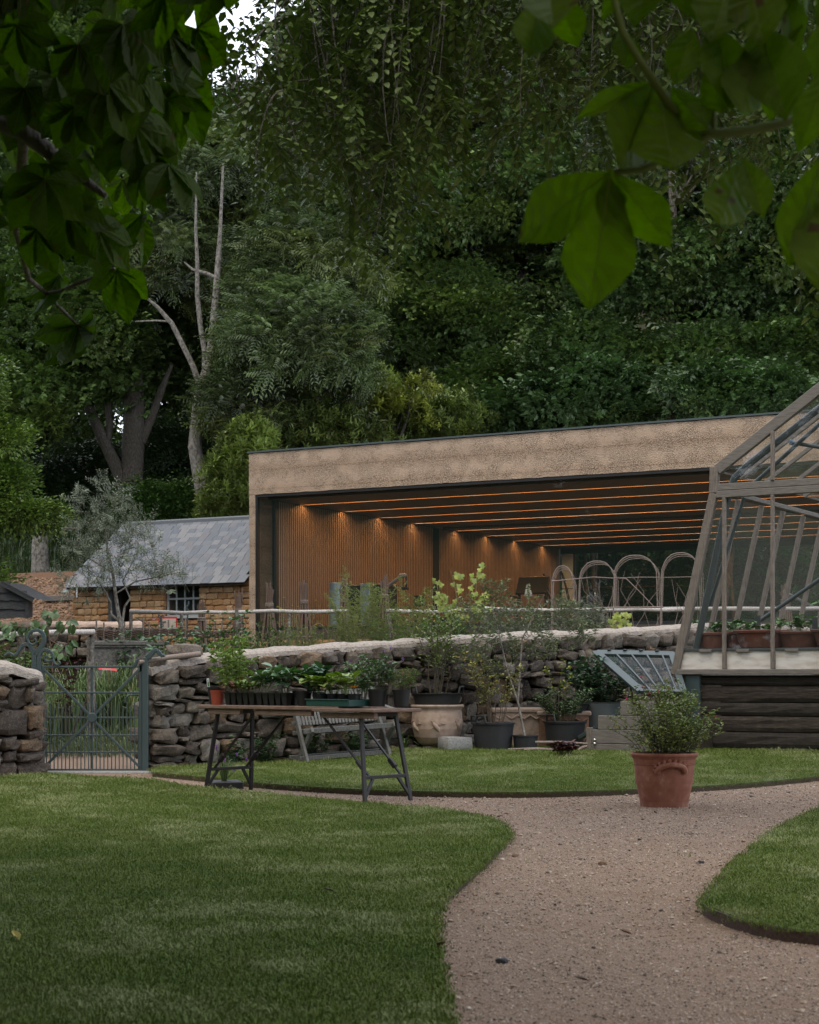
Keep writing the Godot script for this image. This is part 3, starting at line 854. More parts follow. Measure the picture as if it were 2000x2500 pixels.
# ---------------------------------------------------------------- stone cottage with a slate roof
func cottage() -> void:
	var t0 := 0.45                                    # its front wall stands this far behind the pavilion's face
	var t := thing("stone_cottage", "small ochre stone cottage with a grey slate roof", "cottage", bp(-2.5, 1.3, t0))
	var sL := -4.95; var sR := -0.42
	var EV := 3.22; var R := 2.0; var RD := 4.66
	var core := flat(0.12, 0.075, 0.045, 0.95)
	# openings on the front: [s0, s1, y0, y1]
	var face := bp(0, 0, t0)
	var wa := PL(403, 1417, face, U); var wb := PL(489, 1503, face, U)
	var da := PL(266, 1400, face, U); var db := PL(319, 1580, face, U)
	var win := [(wa - B0).dot(U), (wb - B0).dot(U), wb.y, EV - 0.02]
	var door := [(da - B0).dot(U), (db - B0).dot(U), 1.3, EV - 0.06]
	# wall core, pierced
	var cuts := [sL, door[0], door[1], win[0], win[1], 0.0]
	for i in 3:
		one("wall", core, t, cuts[i * 2], cuts[i * 2 + 1], 1.2, EV if i < 2 else EV, t0 + 0.06, t0 + 0.36)
	one("wall", core, t, win[0], win[1], 1.2, win[2], t0 + 0.06, t0 + 0.36)
	one("wall", core, t, sL, sL + 0.3, 1.2, EV, t0 + 0.362, t0 + 2.0 * R - 0.1)
	one("wall", core, t, sL, 0.0, 1.2, EV, t0 + 2.0 * R - 0.1, t0 + 2.0 * R + 0.2)
	one("wall", core, t, -0.3, 0.0, 1.2, EV, t0 + 0.362, t0 + 2.0 * R - 0.1)
	one("floor", M.soil, t, sL + 0.3, -0.3, 1.2, 1.32, t0 + 0.37, t0 + 2.0 * R - 0.12)
	# gable ends
	for s in [sL + 0.05, sR - 0.22]:
		var mb := MB.new()
		for sg in [0.0, 0.2]:
			var a := bp(s + sg, EV + 0.002, t0 + 0.1); var b := bp(s + sg, EV + 0.002, t0 + 2 * R - 0.1); var c := bp(s + sg, RD - 0.1, t0 + R)
			if sg == 0.0: mb.tri(a, c, b)
			else: mb.tri(a, b, c)
		part("gable", mb, core if s < -2.0 else M.ochre[1], t)
	# roof planes, closed boards below and slates on top
	for side in 2:
		var mb := MB.new()
		var e0 := bp(sL - 0.12, EV - 0.1, t0 - 0.18) if side == 0 else bp(sL - 0.12, EV - 0.1, t0 + 2 * R + 0.18)
		var r0 := bp(sL - 0.12, RD, t0 + R)
		var w := U * (sR - sL + 0.24)
		var dn := Vector3.DOWN * 0.05
		mb.quad(e0, r0, r0 + w, e0 + w); mb.quad(e0 + dn, e0 + dn + w, r0 + dn + w, r0 + dn)
		mb.quad(e0, e0 + w, e0 + dn + w, e0 + dn)
		mb.quad(e0 + w, r0 + w, r0 + dn + w, e0 + dn + w); mb.quad(e0, e0 + dn, r0 + dn, r0)
		part("roof", mb, flat(0.05, 0.05, 0.055, 0.9), t)
	var sm := []
	for c in [[0.092, 0.1, 0.116], [0.108, 0.117, 0.133], [0.125, 0.132, 0.147], [0.082, 0.09, 0.107], [0.155, 0.154, 0.16], [0.118, 0.112, 0.12], [0.1, 0.108, 0.122]]:
		var a := Color(c[0], c[1], c[2])
		sm.push_back(mott([shade(a, 0.75), a, shade(a, 1.2)], Vector3(2, 2, 2), 0.02, 0.55, 0.4, 60 + sm.size()))
	var ev := bp(0, EV - 0.1, t0 - 0.2); var rg := bp(0, RD, t0 + R)
	var up := (rg - ev)
	var rlen := up.length()
	up = up.normalized()
	var nn := U.cross(up).normalized()
	if nn.y < 0: nn = -nn
	var rows := 14
	var ex := rlen / rows
	var meshes := []
	for w in 4:
		var mb := MB.new()
		var ww: float = [0.215, 0.24, 0.26, 0.2][w]
		mb.box(Transform3D.IDENTITY, Vector3(ww - 0.008, 0.012, ex * 1.5), 0.003)
		meshes.push_back([mb.mesh(), ww])
	for r in rows:
		var s := sL - 0.12 - (0.13 if r % 2 else 0.0)
		while s < sR + 0.1:
			var pick: Array = meshes[rng.randi() % 4]
			var ww: float = pick[1]
			if s + ww > sR + 0.22: break
			var p := bp(s + ww * 0.5, 0, 0)
			p += ev - bp(0, 0, 0) + up * (ex * (r + 0.5) + rr(-0.006, 0.006)) + nn * (0.028 + rr(0, 0.004))
			var b := Basis(U, nn, U.cross(nn)).orthonormalized() * Basis(Vector3.RIGHT, 0.045) * Basis(Vector3.UP, rr(-0.012, 0.012))
			if b.z.dot(up) > 0.0: b = Basis(U, nn, U.cross(nn)).orthonormalized() * Basis(Vector3.RIGHT, -0.045)
			if maxf(s, sL - 0.12) < s + ww: part("slate", pick[0], sm[rng.randi() % sm.size()], t, Transform3D(b, p))
			s += ww
	var mb := MB.new()
	mb.beam(bp(sL - 0.14, RD + 0.035, t0 + R), bp(sR + 0.14, RD + 0.035, t0 + R), 0.16, 0.08, Vector3.UP, 0.03)
	part("ridge_capping", mb, flat(0.11, 0.12, 0.135, 0.6), t)
	# coursed ochre blocks
	var rk := []
	for i in 7: rk.push_back(rock(80 + i, 0.09, 0.8, true))
	var y := 1.5
	while y < EV - 0.05:
		var h := rr(0.105, 0.155)
		if y + h > EV - 0.03: h = EV - y
		var s := sL + rr(-0.1, 0.0)
		while s < -0.02:
			var l := rr(0.16, 0.36)
			if rng.randf() < 0.2: l *= 0.7
			var a := s; var b := minf(s + l, 0.0)
			var skip := false
			for op in [win, door]:
				if y + h > op[2] + 0.03 and y < op[3]:
					if a < op[0] and b > op[0]: b = op[0]; l = b - a
					elif a >= op[0] - 0.01 and a < op[1]:
						skip = true; l = op[1] - a
			if skip:
				s += maxf(l, 0.02); continue
			if b - a > 0.05:
				part("stone", rk[rng.randi() % 7], M.ochre[rng.randi() % M.ochre.size()], t, Transform3D(Basis(U, Vector3.UP, -V).scaled_local(Vector3((b - a) * 0.95, h * 0.94, 0.2)), bp((a + b) * 0.5, y + h * 0.5, t0 + 0.06 + rr(-0.012, 0.012))))
			s += maxf(l, 0.04)
		y += h
	one("string_course", M.clay, t, sR, -0.01, EV + 0.004, EV + 0.05, t0 - 0.05, t0 + 0.34)
	# window of small panes
	var f := part("window", box_mb(win[0] + 0.0, win[1], win[2] - 0.05, win[2], t0 - 0.08, t0 + 0.2), M.window_paint, t)
	f.name = "window"
	for c in 5:
		var s: float = lerpf(win[0] + 0.02, win[1] - 0.02, c / 4.0)
		var o := one("glazing_bar", M.window_paint, f, s - (0.02 if c % 4 == 0 else 0.011), s + (0.02 if c % 4 == 0 else 0.011), win[2], win[3], t0 + 0.08, t0 + 0.12)
	for r in 3:
		var yy: float = lerpf(win[2] + 0.02, win[3] - 0.02, r / 2.0)
		one("glazing_bar", M.window_paint, f, win[0], win[1], yy - (0.012 if r != 1 else 0.02), yy + (0.012 if r != 1 else 0.02), t0 + 0.075, t0 + 0.115)
	for c in 4:
		for r in 2:
			one("pane", M.glass_old, f, lerpf(win[0] + 0.02, win[1] - 0.02, c / 4.0), lerpf(win[0] + 0.02, win[1] - 0.02, (c + 1) / 4.0), lerpf(win[2], win[3], r / 2.0), lerpf(win[2], win[3], (r + 1) / 2.0), t0 + 0.098, t0 + 0.1)
	one("door_frame", flat(0.05, 0.055, 0.06, 0.7), t, door[0], door[0] + 0.09, 1.3, door[3], t0 - 0.02, t0 + 0.2)
	one("door_frame", flat(0.05, 0.055, 0.06, 0.7), t, door[0] + 0.09, door[1], door[3] - 0.09, door[3], t0 - 0.02, t0 + 0.2)
	one("door", flat(0.035, 0.024, 0.018, 0.8), t, door[0] + 0.1, door[0] + 0.14, 1.32, door[3] - 0.1, t0 + 0.25, t0 + 0.95)
	# terrace wall and stony bank beside the cottage
	var bank := MB.new()
	var nb := 24
	for i in nb:
		for j in 14:
			var f2 := func(a: int, b: int) -> Vector3:
				var s := lerpf(-4.9, -9.5, float(a) / nb); var k := float(b) / 14.0
				return bp(s, 2.25 + 1.38 * k + 0.05 * noise.get_noise_2d(a * 30.0, b * 30.0), t0 + 0.1 + 3.2 * k + 0.06 * noise.get_noise_2d(a * 40.0 + 50, b * 40.0))
			bank.quad(f2.call(i, j), f2.call(i + 1, j), f2.call(i + 1, j + 1), f2.call(i, j + 1))
	var bo := struct("earth_bank", bank, M.rubble)
	var sb := PackedFloat32Array()
	for i in 5200:
		var s := rr(-9.4, -4.9); var k := rng.randf()
		var p := bp(s, 2.27 + 1.38 * k, t0 + 0.1 + 3.2 * k)
		var z := rr(0.012, 0.05) * (1.0 if rng.randf() < 0.9 else 1.8)
		put(sb, p, tilt(rng.randf() * TAU, rr(0, 1), rng.randf() * TAU, 1.0).scaled_local(Vector3(z, z * rr(0.4, 0.8), z * 0.8)), shade(Color(0.27, 0.17, 0.11), rr(0.55, 1.25)))
	tag(scatter("rubble", rock(95, 0.2, 0.4), vmat(0.95), sb, self), "brown stony rubble spread over the bank beside the cottage", "rubble")
	var rb := thing("retaining_board", "long clay brown board holding the grass above the stony bank", "retaining wall", bp(-7, 3.6, t0 + 3.3))
	one("board", M.clay, rb, -9.8, -5.05, 3.5, 3.76, t0 + 3.22, t0 + 3.34)
	var gb := thing("timber_baulk", "grey squared timber lying on the stony bank", "timber", bp(-6.3, 3.0, t0 + 1.6))
	one("baulk", M.greywood, gb, -7.2, -5.55, 2.93, 3.06, t0 + 1.5, t0 + 1.65, 0.01)
	for i in 3:
		var cb := MB.new()
		var o := bp(-5.95 + i * 0.2, 3.07, t0 + 1.7)
		cb.lathe([[0.0, 0.0], [0.07, 0.0], [0.075, 0.26], [0.06, 0.26], [0.06, 0.2], [0.0, 0.2]], 12, o)
		var ct := thing("chimney_pot", "grey clay pot standing on the squared timber", "pot", o, "pots standing on the squared timber")
		part("pot", cb, M.concrete if i < 2 else M.clay, ct)
	# low terrace wall of ochre stone below the bank
	var lw := thing("terrace_wall", "low ochre stone wall below the stony bank", "wall", bp(-6.5, 1.5, t0))
	one("core", core, lw, -9.5, -4.96, 1.3, 2.3, t0 + 0.12, t0 + 0.3)
	var yy := 1.55
	while yy < 2.2:
		var s := -9.4
		while s < -5.05:
			var l := rr(0.15, 0.34)
			part("stone", rk[rng.randi() % 7], M.ochre[rng.randi() % M.ochre.size()], lw, Transform3D(Basis(U, Vector3.UP, -V).scaled_local(Vector3(l * 0.96, 0.17, 0.22)), bp(s + l * 0.5, yy + 0.09, t0 + 0.1)))
			s += l
		yy += 0.18
	one("coping", M.clay, lw, -9.5, -4.97, 2.302, 2.34, t0 + 0.02, t0 + 0.3)
	# lamp on a bracket at the cottage corner
	var lp := PL(72 + 88, 1440, bp(0, 0, t0 - 0.4), U)
	var lt := thing("bracket_lamp", "small galvanised lamp hanging from a bent white pipe bracket", "lamp", lp)
	var pm := MB.new()
	pm.tube([lp + U * 0.32 + Vector3.DOWN * 0.18, lp + U * 0.32 + Vector3.UP * 0.06, lp + U * 0.2 + Vector3.UP * 0.07, lp + U * 0.08 + Vector3.UP * 0.12, lp + Vector3.UP * 0.12, lp + Vector3.UP * 0.02], [0.016, 0.016, 0.016, 0.016, 0.016, 0.016], 6)
	part("bracket", pm, flat(0.4, 0.42, 0.43, 0.5), lt)
	pm = MB.new()
	pm.lathe([[0.0, 0.02], [0.06, 0.0], [0.07, -0.04], [0.12, -0.06], [0.0, -0.061]], 14, lp)
	part("shade", pm, flat(0.25, 0.29, 0.28, 0.5, 0.5), lt)
	pm = MB.new()
	pm.lathe([[0.05, -0.062], [0.05, -0.13], [0.03, -0.17], [0.0, -0.18]], 12, lp)
	part("glass_globe", pm, M.glass_old, lt)
func box_mb(s0: float, s1: float, y0: float, y1: float, t0: float, t1: float) -> MB:
	var mb := MB.new()
	bbox(mb, s0, s1, y0, y1, t0, t1)
	return mb

# ---------------------------------------------------------------- dry stone walls
func rubble_wall(t: Node3D, a: Vector3, dir: Vector3, length: float, base: Callable, top: Callable, rows: int, wmin: float, wmax: float, rk: Array) -> void:
	var nn := Vector3(-dir.z, 0, dir.x)
	if nn.z < 0: nn = -nn
	var bz := Basis(dir, Vector3.UP, dir.cross(Vector3.UP))
	var bound := []
	for r in rows + 1: bound.push_back(clampf((r + (rr(-0.33, 0.33) if r > 0 and r < rows else 0.0)) / rows, 0, 1))
	var busy := []
	for r in rows: busy.push_back([])
	var rest := MB.new()
	for r in rows:
		var s := rr(-0.05, 0.0)
		while s < length - 0.03:
			var hit := false
			for iv in busy[r]:
				if s >= iv[0] - 0.02 and s < iv[1] - 0.02:
					s = iv[1]; hit = true
			if hit: continue
			var l := rr(wmin, wmax) * (0.55 if rng.randf() < 0.3 else 1.0)
			for iv in busy[r]:
				if s < iv[0] and s + l > iv[0]: l = maxf(iv[0] - s, 0.06)
			var r1 := r + 1
			if r < rows - 1 and rng.randf() < 0.17 and l > wmin * 0.8:
				r1 = r + 2
				busy[r + 1].push_back([s, s + l])
			var m := clampf(s + l * 0.5, 0, length)
			var b0: float = base.call(m); var t1: float = top.call(m)
			var y0 := lerpf(b0, t1, bound[r]); var y1 := lerpf(b0, t1, bound[r1])
			var p := a + dir * (s + l * 0.5) + Vector3.UP * ((y0 + y1) * 0.5) + nn * rr(-0.03, 0.035)
			var q := Basis(Vector3.UP, rr(-0.15, 0.15)) * bz * Basis(Vector3.BACK, rr(-0.16, 0.16))
			var xf := Transform3D(q.scaled_local(Vector3(l * rr(0.92, 1.03), (y1 - y0) * rr(0.88, 1.04), rr(0.26, 0.4))), p)
			var pick: ArrayMesh = rk[rng.randi() % rk.size()]
			if s > 8.0:                                         # what shows only through the glasshouse is joined
				var ar := pick.surface_get_arrays(0)
				for vi in ar[Mesh.ARRAY_VERTEX].size():
					rest.v.push_back(xf * ar[Mesh.ARRAY_VERTEX][vi]); rest.n.push_back((xf.basis.inverse().transposed() * ar[Mesh.ARRAY_NORMAL][vi]).normalized()); rest.c.push_back(Color.WHITE)
			else: part("stone", pick, M.dry[rng.randi() % M.dry.size()], t, xf)
			s += l
	if rest.v.size() > 0: part("stonework", rest, M.dry[1], t).set_meta("kind", "stuff")
func cap_mesh(a: Vector3, dir: Vector3, length: float, top: Callable, th: float, w: float, seed: int) -> MB:
	var f := FastNoiseLite.new(); f.seed = seed; f.frequency = 1.4
	var nn := Vector3(-dir.z, 0, dir.x)
	if nn.z < 0: nn = -nn
	var mb := MB.new()
	var n := int(length / 0.07) + 2; var k := 11
	var g := []
	for i in n:
		var s := length * i / (n - 1)
		var row := PackedVector3Array()
		var tp: float = top.call(s)
		for j in k:
			var an := PI * j / (k - 1)
			var p := a + dir * s + Vector3.UP * (tp - th) + nn * cos(an) * w * 0.5 - nn * 0.14 + Vector3.UP * (sin(an) ** 0.7) * th
			var wob := f.get_noise_3dv(p * 1.2) * 0.03 + f.get_noise_3dv(p * 4.0) * 0.02
			p += (nn * cos(an) + Vector3.UP * sin(an)) * wob
			if j == 0: p += Vector3.DOWN * absf(f.get_noise_2d(s * 5.0, 3.0)) * 0.05
			row.push_back(p)
		g.push_back(row)
	for i in n - 1:
		for j in k - 1:
			mb.quad(g[i][j], g[i][j + 1], g[i + 1][j + 1], g[i + 1][j])
	for j in range(1, k - 1):
		mb.tri(g[0][0], g[0][j + 1], g[0][j]); mb.tri(g[n - 1][0], g[n - 1][j], g[n - 1][j + 1])
	return mb
func stone_walls() -> void:
	var rk := []
	for i in 12: rk.push_back(rock(30 + i * 3, 0.25, 0.6, true))
	# long wall from the gate to behind the glasshouse
	var a := Vector3(-2.97, 0, -19.82); var b := Vector3(6.2, 0, -26.77)
	var dir := (b - a).normalized()
	var L := (b - a).length()
	var hs := []
	for q in [[366, 1628], [400, 1616], [440, 1607], [500, 1597], [600, 1587], [700, 1579], [800, 1572], [950, 1564], [1050, 1557], [1150, 1549], [1250, 1545], [1400, 1539], [1500, 1535], [1650, 1526], [1760, 1520]]:
		var p := PL(q[0], q[1], a, dir)
		hs.push_back([(p - a).dot(dir), p.y])
	var top := func(s: float) -> float:
		if s <= hs[0][0]: return hs[0][1]
		for i in hs.size() - 1:
			if s < hs[i + 1][0]: return lerpf(hs[i][1], hs[i + 1][1], (s - hs[i][0]) / (hs[i + 1][0] - hs[i][0]))
		return hs[-1][1]
	var base := func(s: float) -> float:
		var p := a + dir * s
		return gnd(p.x, p.z) - 0.02
	var under := func(s: float) -> float: return top.call(s) - 0.095
	var t := thing("dry_stone_wall", "long rough stone garden wall with pale mortar capping behind the bench", "wall", a)
	rubble_wall(t, a, dir, L, base, under, 11, 0.16, 0.42, rk)
	var nn := Vector3(-dir.z, 0, dir.x)
	if nn.z < 0: nn = -nn
	var core := MB.new()
	for i in 20:
		var s0 := L * i / 20.0 + (0.06 if i == 0 else 0.0); var s1 := L * (i + 1) / 20.0
		var h: float = under.call((s0 + s1) * 0.5)
		core.box(Transform3D(Basis(dir, Vector3.UP, dir.cross(Vector3.UP)), a + dir * (s0 + s1) * 0.5 - nn * 0.2 + Vector3.UP * (h * 0.5 - 0.1)), Vector3(s1 - s0, h + 0.2, 0.3))
	part("wall_core", core, M.soil, t)
	part("capping", cap_mesh(a - dir * 0.05, dir, L, top, 0.1, 0.46, 5), M.lime, t)
	# stones of the wall's end beside the gate
	for r in 8:
		part("stone", rk[r], M.dry[r % M.dry.size()], t, Transform3D(Basis(dir, Vector3.UP, dir.cross(Vector3.UP)).scaled_local(Vector3(rr(0.2, 0.34), 0.19, rr(0.3, 0.44))), a + dir * 0.08 - nn * 0.12 + Vector3.UP * (0.06 + r * 0.165)))
	# short wall on the other side of the gate
	var a2 := Vector3(-4.2, 0, -19.15); var d2 := Vector3(-0.62, 0, 0.78).normalized()
	var top2 := func(s: float) -> float: return 1.17 + 0.1 * smoothstep(0.0, 0.45, s)
	var base2 := func(s: float) -> float: return -0.03
	var under2 := func(s: float) -> float: return top2.call(s) - 0.15
	t = thing("dry_stone_wall", "short rough stone wall with a rounded mortar top below the scrolled iron", "wall", a2)
	rubble_wall(t, a2, d2, 2.4, base2, under2, 8, 0.24, 0.46, rk)
	var n2 := Vector3(-d2.z, 0, d2.x)
	if n2.z < 0: n2 = -n2
	for r in 8:
		part("stone", rk[11 - r], M.dry[(r * 3) % M.dry.size()], t, Transform3D((Basis(Vector3.UP, rr(-0.2, 0.2)) * Basis(d2, Vector3.UP, d2.cross(Vector3.UP))).scaled_local(Vector3(rr(0.26, 0.36), 0.165, rr(0.36, 0.46))), a2 + d2 * 0.02 - n2 * 0.12 + Vector3.UP * (0.04 + r * 0.135)))
	core = MB.new()
	core.box(Transform3D(Basis(d2, Vector3.UP, d2.cross(Vector3.UP)), a2 + d2 * 1.25 - n2 * 0.22 + Vector3.UP * 0.48), Vector3(2.3, 1.1, 0.3))
	part("wall_core", core, M.soil, t)
	part("capping", cap_mesh(a2 - d2 * 0.04, d2, 2.4, top2, 0.14, 0.56, 8), M.lime, t)
	# a loose flat stone and a stick left on the capping
	var p := PL(462, 1592, a, dir)
	single("capping_stone", rock(61, 0.22, 0.45), M.dry[2], "large flat rough stone lying on the wall capping by the gate", "stone").global_transform = Transform3D((Basis(Vector3.UP, 0.3) * Basis(dir, Vector3.UP, dir.cross(Vector3.UP))).scaled_local(Vector3(0.42, 0.17, 0.3)), p - nn * 0.1 + Vector3.UP * 0.005)
	var mb := MB.new()
	var s0 := PL(330, 1617, a, dir); var s1 := PL(478, 1597, a, dir)
	mb.tube([s0 + nn * 0.1, s0.lerp(s1, 0.5) + nn * 0.1 + Vector3.UP * 0.01, s1 + nn * 0.1], [0.022, 0.03, 0.034], 8)
	single("stick", mb, M.willow, "thick peeled stick lying on the wall capping", "stick")
	# the far wall in front of the cottage bank
	var a3 := P(-40, 1560, 30.5); var d3 := Vector3(1, 0, -0.12).normalized()
	a3.y = 0
	var top3 := func(s: float) -> float: return 2.1
	var base3 := func(s: float) -> float: return 1.45
	var under3 := func(s: float) -> float: return 2.0
	t = thing("dry_stone_wall", "low far stone wall with clay coloured capping below the small shed", "wall", a3)
	rubble_wall(t, a3, d3, 2.75, base3, under3, 4, 0.16, 0.34, rk)
	core = MB.new()
	var n3 := Vector3(-d3.z, 0, d3.x)
	if n3.z < 0: n3 = -n3
	core.box(Transform3D(Basis(d3, Vector3.UP, d3.cross(Vector3.UP)), a3 + d3 * 1.37 - n3 * 0.18 + Vector3.UP * 1.45), Vector3(2.7, 1.05, 0.28))
	part("wall_core", core, M.soil, t)
	part("capping", cap_mesh(a3, d3, 2.78, top3, 0.11, 0.5, 12), M.urn, t)

# ---------------------------------------------------------------- iron gate
func gate() -> void:
	var d := 19.66
	var t := thing("iron_gate", "grey green iron garden gate with cross braces and scrolled post", "gate", P(225, 1884, d))
	var m: Material = M.steel_green
	var bar := func(called: String, x0: float, y0: float, x1: float, y1: float, w: float, th: float, off := 0.0) -> void:
		var mb := MB.new()
		mb.beam(P(x0, y0, d) + Vector3(0, 0, off), P(x1, y1, d) + Vector3(0, 0, off), w, th, Vector3.RIGHT if absf(x1 - x0) < absf(y1 - y0) else Vector3.UP, 0.004)
		part(called, mb, m, t)
	for y in [1628, 1691, 1752, 1795, 1836, 1879]: bar.call("rail", 104, y, 346, y, 0.02 if y != 1628 else 0.022, 0.02)
	bar.call("stile", 343.5, 1624, 343.5, 1882, 0.035, 0.03)
	bar.call("stile", 106, 1624, 106, 1882, 0.03, 0.03)
	bar.call("centre_bar", 224, 1628, 224, 1879, 0.03, 0.012, -0.012)
	for i in 25: bar.call("upright", 114 + i * 9.35, 1724 - (10 if i % 2 else 0), 114 + i * 9.35, 1878, 0.012, 0.012, 0.006)
	bar.call("brace", 108, 1634, 222, 1748, 0.028, 0.014, 0.014)
	bar.call("brace", 228, 1757, 341, 1872, 0.028, 0.014, 0.014)
	bar.call("brace", 341, 1634, 230, 1747, 0.03, 0.014, 0.016)
	bar.call("brace", 222, 1758, 114, 1868, 0.03, 0.014, 0.016)
	var mb := MB.new()
	mb.lathe([[0.0, -0.012], [0.05, -0.012], [0.058, 0.0], [0.05, 0.012], [0.0, 0.012]], 16, Vector3.ZERO)
	part("boss", mb, m, t, Transform3D(Basis(Vector3.RIGHT, PI / 2), P(226, 1752, d) + Vector3(0, 0, 0.02)))
	# latch post with a bent top
	mb = MB.new()
	var pp := []
	for q in [[355, 1886], [355, 1640], [355, 1620], [358, 1607], [366, 1601], [372, 1594], [376, 1589], [384, 1588], [391, 1596], [397, 1602], [402, 1600]]: pp.push_back(P(q[0], q[1], d))
	for i in pp.size() - 1:
		var w: float = [0.07, 0.07, 0.07, 0.065, 0.06, 0.055, 0.05, 0.045, 0.04, 0.03][i]
		mb.beam(pp[i], pp[i + 1] + (pp[i + 1] - pp[i]).normalized() * 0.006, w, 0.06, Vector3.RIGHT, 0.006)
	part("latch_post", mb, m, t)
	mb = MB.new()
	for q in [[[324, 1626, 329, 1626], [329, 1626, 336, 1611], [336, 1611, 342, 1612], [342, 1612, 346, 1640]]]:
		for s in q: mb.beam(P(s[0], s[1], d), P(s[2], s[3], d), 0.03, 0.035, Vector3.BACK, 0.004)
	part("latch", mb, m, t)
	mb = MB.new()
	mb.tube([P(338, 1698, d) + Vector3(0, 0, -0.02), P(318, 1696, d), P(308, 1702, d), P(306, 1716, d)], [0.01, 0.01, 0.01, 0.01], 6)
	part("handle", mb, m, t)
	# hinge post that splits into scrolls
	var ribbon := func(called: String, pts: Array, w0: float, w1: float) -> void:
		var c := Curve3D.new()
		for i in pts.size():
			var p := P(pts[i][0], pts[i][1], d)
			var a := P(pts[maxi(i - 1, 0)][0], pts[maxi(i - 1, 0)][1], d); var b := P(pts[mini(i + 1, pts.size() - 1)][0], pts[mini(i + 1, pts.size() - 1)][1], d)
			c.add_point(p, -(b - a) / 5.0, (b - a) / 5.0)
		c.bake_interval = 0.03
		var bk := c.get_baked_points()
		var r := MB.new()
		for i in bk.size() - 1:
			r.beam(bk[i], bk[i + 1] + (bk[i + 1] - bk[i]).normalized() * 0.004, lerpf(w0, w1, float(i) / bk.size()), 0.055, Vector3.BACK.cross(bk[i + 1] - bk[i]).normalized(), 0.005)
		part(called, r, m, t)
	ribbon.call("hinge_post", [[84, 1660], [84, 1630], [84, 1605], [80, 1588], [72, 1576], [62, 1573], [52, 1580], [44, 1594], [36, 1600], [28, 1597], [22, 1594], [12, 1601]], 0.07, 0.02)
	ribbon.call("scroll", [[88, 1600], [92, 1590], [102, 1578], [108, 1562], [106, 1548], [96, 1540], [86, 1539], [74, 1544], [68, 1556], [70, 1568], [78, 1574], [86, 1572], [89, 1565], [85, 1559]], 0.055, 0.016)
	ribbon.call("scroll", [[97, 1645], [96, 1610], [97, 1597], [103, 1589], [112, 1586], [122, 1590], [129, 1600], [128, 1610], [120, 1615], [111, 1612], [109, 1605], [114, 1601], [118, 1604]], 0.06, 0.014)
	ribbon.call("scroll", [[128, 1604], [131, 1615], [136, 1622], [143, 1623], [147, 1618], [143, 1614]], 0.03, 0.012)
	ribbon.call("hinge_post", [[97, 1640], [98, 1700], [98, 1800], [98, 1886]], 0.055, 0.055)
	# red tag tied to the top rail
	var tg := thing("gate_tag", "small red plastic notice tied under the top rail of the gate", "tag", P(264, 1634, d))
	var c0 := P(241, 1631, d); var c1 := P(284, 1632, d); var dv := P(287, 1638, d) - c1
	mb = MB.new()
	mb.quad(c0 + Vector3(0, 0, 0.012), c1 + Vector3(0, 0, 0.012), c1 + dv + Vector3(0, 0, 0.03), c0 + dv * 0.6 + Vector3(0, 0, 0.03))
	mb.quad(c0 + Vector3(0, 0, 0.009), c0 + dv * 0.6 + Vector3(0, 0, 0.027), c1 + dv + Vector3(0, 0, 0.027), c1 + Vector3(0, 0, 0.009))
	part("plate", mb, flat(0.55, 0.012, 0.025, 0.5), tg)
	mb = MB.new()
	for r in 2:
		for i in 9:
			var o := P(251 + i * 2.6 + r * 2, 1633.2 + r * 2.1, d) + Vector3(0, 0, 0.024 + r * 0.006)
			mb.box(Transform3D(Basis.IDENTITY, o), Vector3(0.008, 0.006, 0.002))
	part("lettering", mb, M.white, tg)
	var sill := MB.new()
	sill.box(Transform3D(Basis.IDENTITY, P(250, 1888, 19.5) + Vector3(0, 0.008, 0)), Vector3(1.5, 0.03, 0.3), 0.01)
	single("threshold_stone", sill, M.stone_grey, "worn flat stone set in the gravel under the gate", "threshold")

